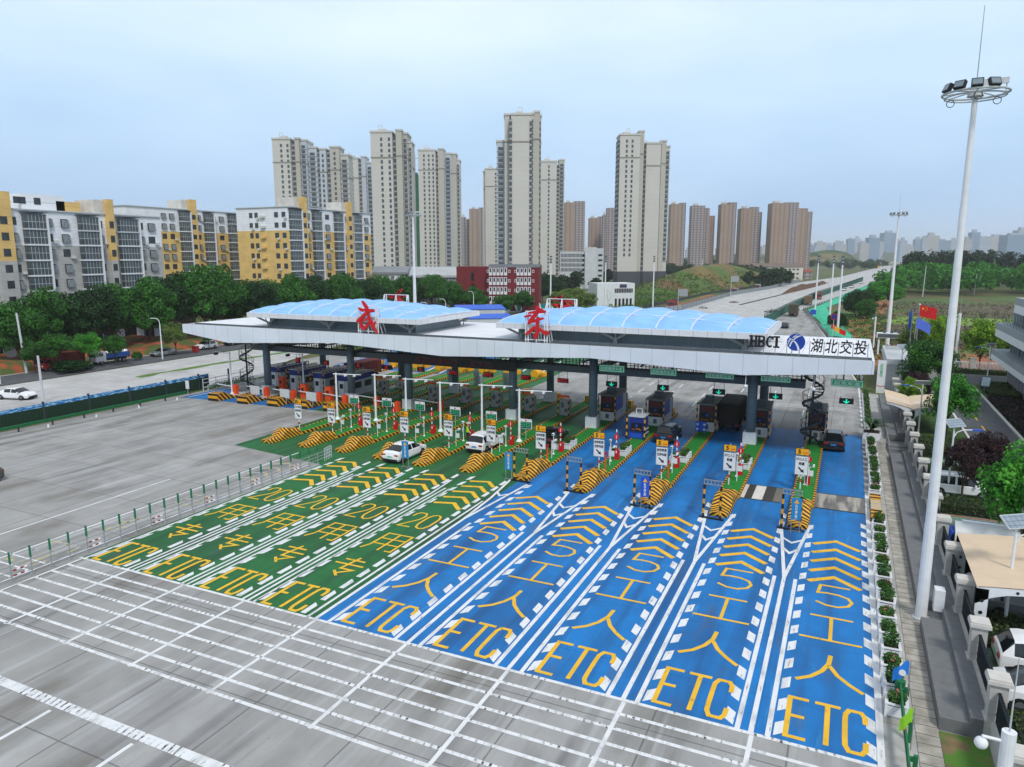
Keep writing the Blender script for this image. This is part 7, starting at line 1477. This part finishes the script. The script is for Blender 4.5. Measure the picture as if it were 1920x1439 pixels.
for k in range(46):
    px = q.uniform(690, 1240); d = q.uniform(330, 420) if px < 1120 else q.uniform(480, 560); x, y = B(px, d); sp.append((x, y, 0, q.uniform(4, 6), q.uniform(7, 11)))
wood('distant_wood', sp, L_dark, 46, .95, 'distant green wood between the towers and the highway')
sp = [(*B(q.uniform(1240, 1660), q.uniform(1000, 1400)), 0, q.uniform(8, 13), q.uniform(8, 16)) for k in range(80)]
wood('far_wood', sp, L_dark, 26, 1.8, 'far woods at the feet of the brown towers')
for i, (px, d, h, r, lm, l) in enumerate(((715, 246, 10, 5, L_mid, 'tree in front of the hall building'), (760, 236, 9.5, 5, L_dark, 'dark tree between hall and mast behind the left skylight'), (845, 226, 10, 5, L_mid, 'tree left of the red building'), (890, 224, 8.5, 4.6, L_mid, 'tree in front of the dark red building corner'), (1018, 290, 12, 6, L_dark, 'dark tree right of the red building'), (1036, 275, 10, 5, L_dark, 'dark tree under the white office block'), (1055, 215, 8, 4.5, L_olive, 'thin olive tree left of the right roof sign back'), (1075, 225, 8.4, 4.4, L_olive, 'thin olive tree behind the right skylight'), (980, 232, 7, 4, L_mid, 'small tree behind the teal zigzag wall'), (1100, 240, 6.4, 3.6, L_olive, 'olive tree beside the small white building'), (945, 226, 6.4, 3.6, L_mid, 'low tree at the foot of the red building'))): tree(*B(px, d), h, r, lm, l, seed=i, th=.28)
for i, (x, y, h, r, lm, l) in enumerate(((1.9, 244, 8.5, 4.4, L_dark, 'large dark bush alone in the scrub field'), (4.6, 236, 5.5, 3.2, L_mid, 'lower bush right of the dark one in the field'), (11.3, 298, 10.5, 6, L_bright, 'bright willow tree in the scrub field'), (7.6, 312, 6, 4, L_mid, 'small bush left of the willow'), (-3.2, 206, 4, 2, L_dark, 'dark shrub on the green netting'), (-2.0, 196, 4.4, 2, L_dark, 'dark shrub between the slim light poles'))): tree(x, y, h, r, lm, l, cat='bush' if 'bush' in l or 'shrub' in l else 'tree', name='bush' if 'bush' in l or 'shrub' in l else 'tree', seed=i + 1, th=.12)
for i, (px, d, h) in enumerate(((1737, 330, 14), (1834, 345, 10))): x, y = B(px, d); T = thing('utility_pole', 'thin pale utility pole before the woodland, %s' % ('left one', 'right one')[i], 'utility pole', (x, y, 0)); MB().cyl((0, 0, 0), (.3, 0, h), .2, .14, 8).build('pole', M_lgrey, T)
# field bands
sheet('field_soil', [(4, 134), (40, 134), (60, 165), (9, 172), (2, 150)], .006, M_soil); sheet('field_scrub', [(9, 172), (70, 160), (130, 190), (140, 240), (8, 222)], .006, mat('scrub_ground', '#57493c', .95, .25, .3, extra=lambda t, o, p, co: nmix(t, nnoise(t, co, .15, lo=.5, hi=.62), o, S('#5c6634')), world=True)); sheet('field_grass', [(6, 222), (140, 240), (160, 262), (14, 252)], .006, mat('bright_grass', '#6d8a34', .95, .3, .3, world=True)); sheet('field_scrub', [(18, 258), (165, 270), (190, 335), (22, 325)], .006, MATS['scrub_ground'])
sheet('field_soil', [(4, 262), (10, 262), (40, 600), (22, 600), (0, 330)], .007, M_soil); sheet('field_soil', [(0, 150), (9, 172), (8, 222), (4, 250), (-3, 210), (-1, 180)], .007, M_soil)
sheet('field_soil', [(-60, 250), (-54, 251), (-53, 357), (-62, 357)], .005, M_soil)
mb = MB(); q = random.Random(3)
for k in range(2600):
    y = 150 * (330 / 150) ** q.random(); x = q.uniform(2, 150) * (y / 330) + 4; leaves(mb, (x, y, .4), (.9, .9, .5), 7, .3, k)
mb.build('field_scrub_plants', leaf_mat('scrub_leaf', '#4a4436', '#5c6a34'), kind='stuff', label='low brown and green scrub covering the right field', category='scrub')
mb = MB(); q = random.Random(31)
for k in range(900):
    y = 250 * (420 / 250) ** q.random(); x = -68 - (y - 250) * .02 - 26 * q.random() ** 1.3; leaves(mb, (x, y, .5), (1.3, 1.3, .8), 9, .4, k)
for k in range(500): y = q.uniform(140, 255); x = q.uniform(-1, 9) + (y < 190) * 2; leaves(mb, (x, y, .25), (.9, .9, .3), 8, .28, k)
mb.build('verge_scrub', leaf_mat('verge_leaf', '#35591e', '#587a2c'), kind='stuff', label='rough green growth along both verges of the far highway', category='scrub')
# highway furniture
def post_fence(name, lab, pts, step, h, mrail, mpost, panel=False, loc=None):
    T = thing(name, lab, 'fence'); P = along(pts, step); m = MB()
    for a, b in zip(P, P[1:]):
        if panel: flat_seg(m, a, b, .06, .15, h * .85)
        else:
            for z in (h * .4, h * .85): flat_seg(m, a, b, .1, z, z + .14)
    m.build('rail', mrail, T); m = MB(); mm = MB()
    P2 = P[:100]
    pmsh = MB().box(-.09, .09, -.09, .09, 0, h * 1.15).mesh('post', mpost)
    for p in P2: put(pmsh, 'post', T, (p.x, p.y, 0))
    for p in P[100:]: m.cbox(p.x, p.y, h * .57, .18, .18, h * 1.15)
    if len(P) > 100: m.build('post', mpost, T, kind='stuff')
M_fpan = mat('grey_mesh_panel', '#8b949a', .8, .1, .5)
post_fence('mesh_fence', 'grey mesh fence with dark posts along the left of the new slab', [(-66, 203), (-52.2, 251), (-51.2, 357), (-42, 436), (-33.5, 566)], 3, 2.0, M_fpan, M_dark, True)
post_fence('green_post_fence', 'dark green post fence between the new slab and the far right road', [(-20.6, 206), (-19.4, 224), (-18.5, 253), (-14.1, 343), (-4.5, 454), (7.9, 620)], 2.2, 2.6, mat('green_mesh_panel', '#35675c', .8, .1, .5), mat('green_post', '#15473c', .6, .1, 1), True)
post_fence('road_guard_rail', 'steel guard rail on the right of the far road beside green netting', [(2.6, 114), (-4.4, 184), (-14.2, 267), (-5.3, 346), (4, 430), (18.2, 624)], 4, .8, M_grey, M_dark)
post_fence('service_fence', 'dark fence on the far side of the left service road', [(-66, 252), (-63, 357), (-54, 440), (-44, 566)], 4, 1.2, M_dark, M_dark, True)
nt_ = MB(); q = random.Random(9); L_ = along([(-3.6, 176), (-4.2, 190), (-11.4, 256), (-13, 268), (-8, 320), (-3, 390), (17.2, 600)], 6); R_ = along([(1.5, 172), (.8, 190), (-5, 250), (-7.4, 279), (-3, 322), (2, 390), (20.5, 600)], 6); n = min(len(L_), len(R_)); P = []
for i in range(n):
    for j in range(5): p = L_[i].lerp(R_[i], j / 4); P.append((p.x + q.uniform(-.3, .3), p.y, .1 + .7 * math.sin(math.pi * j / 4) * q.uniform(.5, 1.2)))
nt_.add(P, [(i * 5 + j, (i + 1) * 5 + j, (i + 1) * 5 + j + 1, i * 5 + j + 1) for i in range(n - 1) for j in range(4)]); ST(nt_.build('green_netting', mat('dust_net', '#35b08a', .85, .2, .5, world=True)))
m = MB(); m.strip([(-37.9, 286), (-26, 420), (-14.8, 559)], 1.6, .014); ST(m.build('trench', mat('trench_earth', '#3c342c', .95, .3, .5))); mound('soil_heap', ((-30, 380), (-16, 550)), 2.2, 2.4, mat('heap_earth', '#5c4432', .95, .3, .5), seed=11, rough=.4)
def pile(x, y, lab, n, cols, sz):
    T = thing('rubble_pile', lab, 'rubble', (x, y, 0)); q = random.Random(n)
    for c in cols:
        m = MB()
        for k in range(n): a = q.uniform(0, 6.28); r = sz * q.random() ** .7; m.ball((r * math.cos(a), r * .8 * math.sin(a), max(.1, (sz - r) * .35) * q.uniform(.5, 1.1)), (q.uniform(.2, .6), q.uniform(.2, .6), q.uniform(.12, .4)), 5, 4)
        m.build('rubble', c, T, kind='stuff')
pile(-22.5, 252, 'rubble pile on the new slab beside the dark green fence', 40, [M_grey, MATS['heap_earth']], 3); pile(-47, 262, 'small heap of debris by the grey mesh fence', 20, [MATS['heap_earth'], M_grey], 1.8); pile(-42, 300, 'grey debris heap farther along the grey mesh fence', 20, [M_grey, MATS['heap_earth']], 2)
pile(*B(1105, 330), 'yellow rubble mound below the white office block', 60, [mat('sand_heap', '#a58a58', .95, .2, .5), MATS['heap_earth'], M_grey], 8)
x, y = B(1630, 1300); T = thing('viaduct', 'unfinished pale viaduct deck crossing the far end of the highway', 'bridge', (x, y, 0), R(YAW)); MB().box(-40, 60, 0, 8, 6.5, 8.5).build('deck', M_concl, T)
for k in range(5): MB().cyl((-32 + 20 * k, 4, 0), (-32 + 20 * k, 4, 6.5), 1.2, 1.2, 10).build('pier', M_lgrey, T)
x, y = B(1648, 1250); T = thing('mobile_crane', 'dark crane boom leaning over the far viaduct', 'crane', (x, y, 0), R(YAW)); MB().box(-3, 3, -1.5, 1.5, .5, 3).build('carrier', M_yell, T); MB().bar((0, 0, 3), (9, 0, 27), .8).build('boom', M_dark, T)

mb = MB(); q = random.Random(21)
for k in range(1500):
    u = q.random(); v = q.uniform(-1, 1); x = -90 + 28 * u - 24 * v * .95; y = 345 + 295 * u; zz = 11.5 * (math.cos(v * math.pi / 2) ** 1.2) * math.sin(math.pi * u) ** .5
    leaves(mb, (x, y, zz + .2), (1.3, 1.3, .6), 9, .42, k)
mb.build('mound_scrub', leaf_mat('mound_leaf', '#3a4a22', '#5c6a30'), kind='stuff', label='rough grass and scrub on the mound left of the highway', category='scrub')
# ---------------------------------------------------------------- haze
hz = bpy.data.materials.new('haze_air'); hz.use_nodes = True; t = hz.node_tree
for n in list(t.nodes):
    if n.type == 'BSDF_PRINCIPLED': t.nodes.remove(n)
pv = t.nodes.new('ShaderNodeVolumePrincipled'); pv.inputs['Color'].default_value = (.97, .985, 1.0, 1); pv.inputs['Density'].default_value = .00015; pv.inputs['Anisotropy'].default_value = 0
t.links.new(pv.outputs[0], [n for n in t.nodes if n.type == 'OUTPUT_MATERIAL'][0].inputs['Volume'])
o = MB().box(-9050, 9050, -4050, 14050, -1.5, 150).build('haze', hz); o['kind'] = 'stuff'; o['label'] = 'thin pale haze over the whole scene'; o['category'] = 'haze'
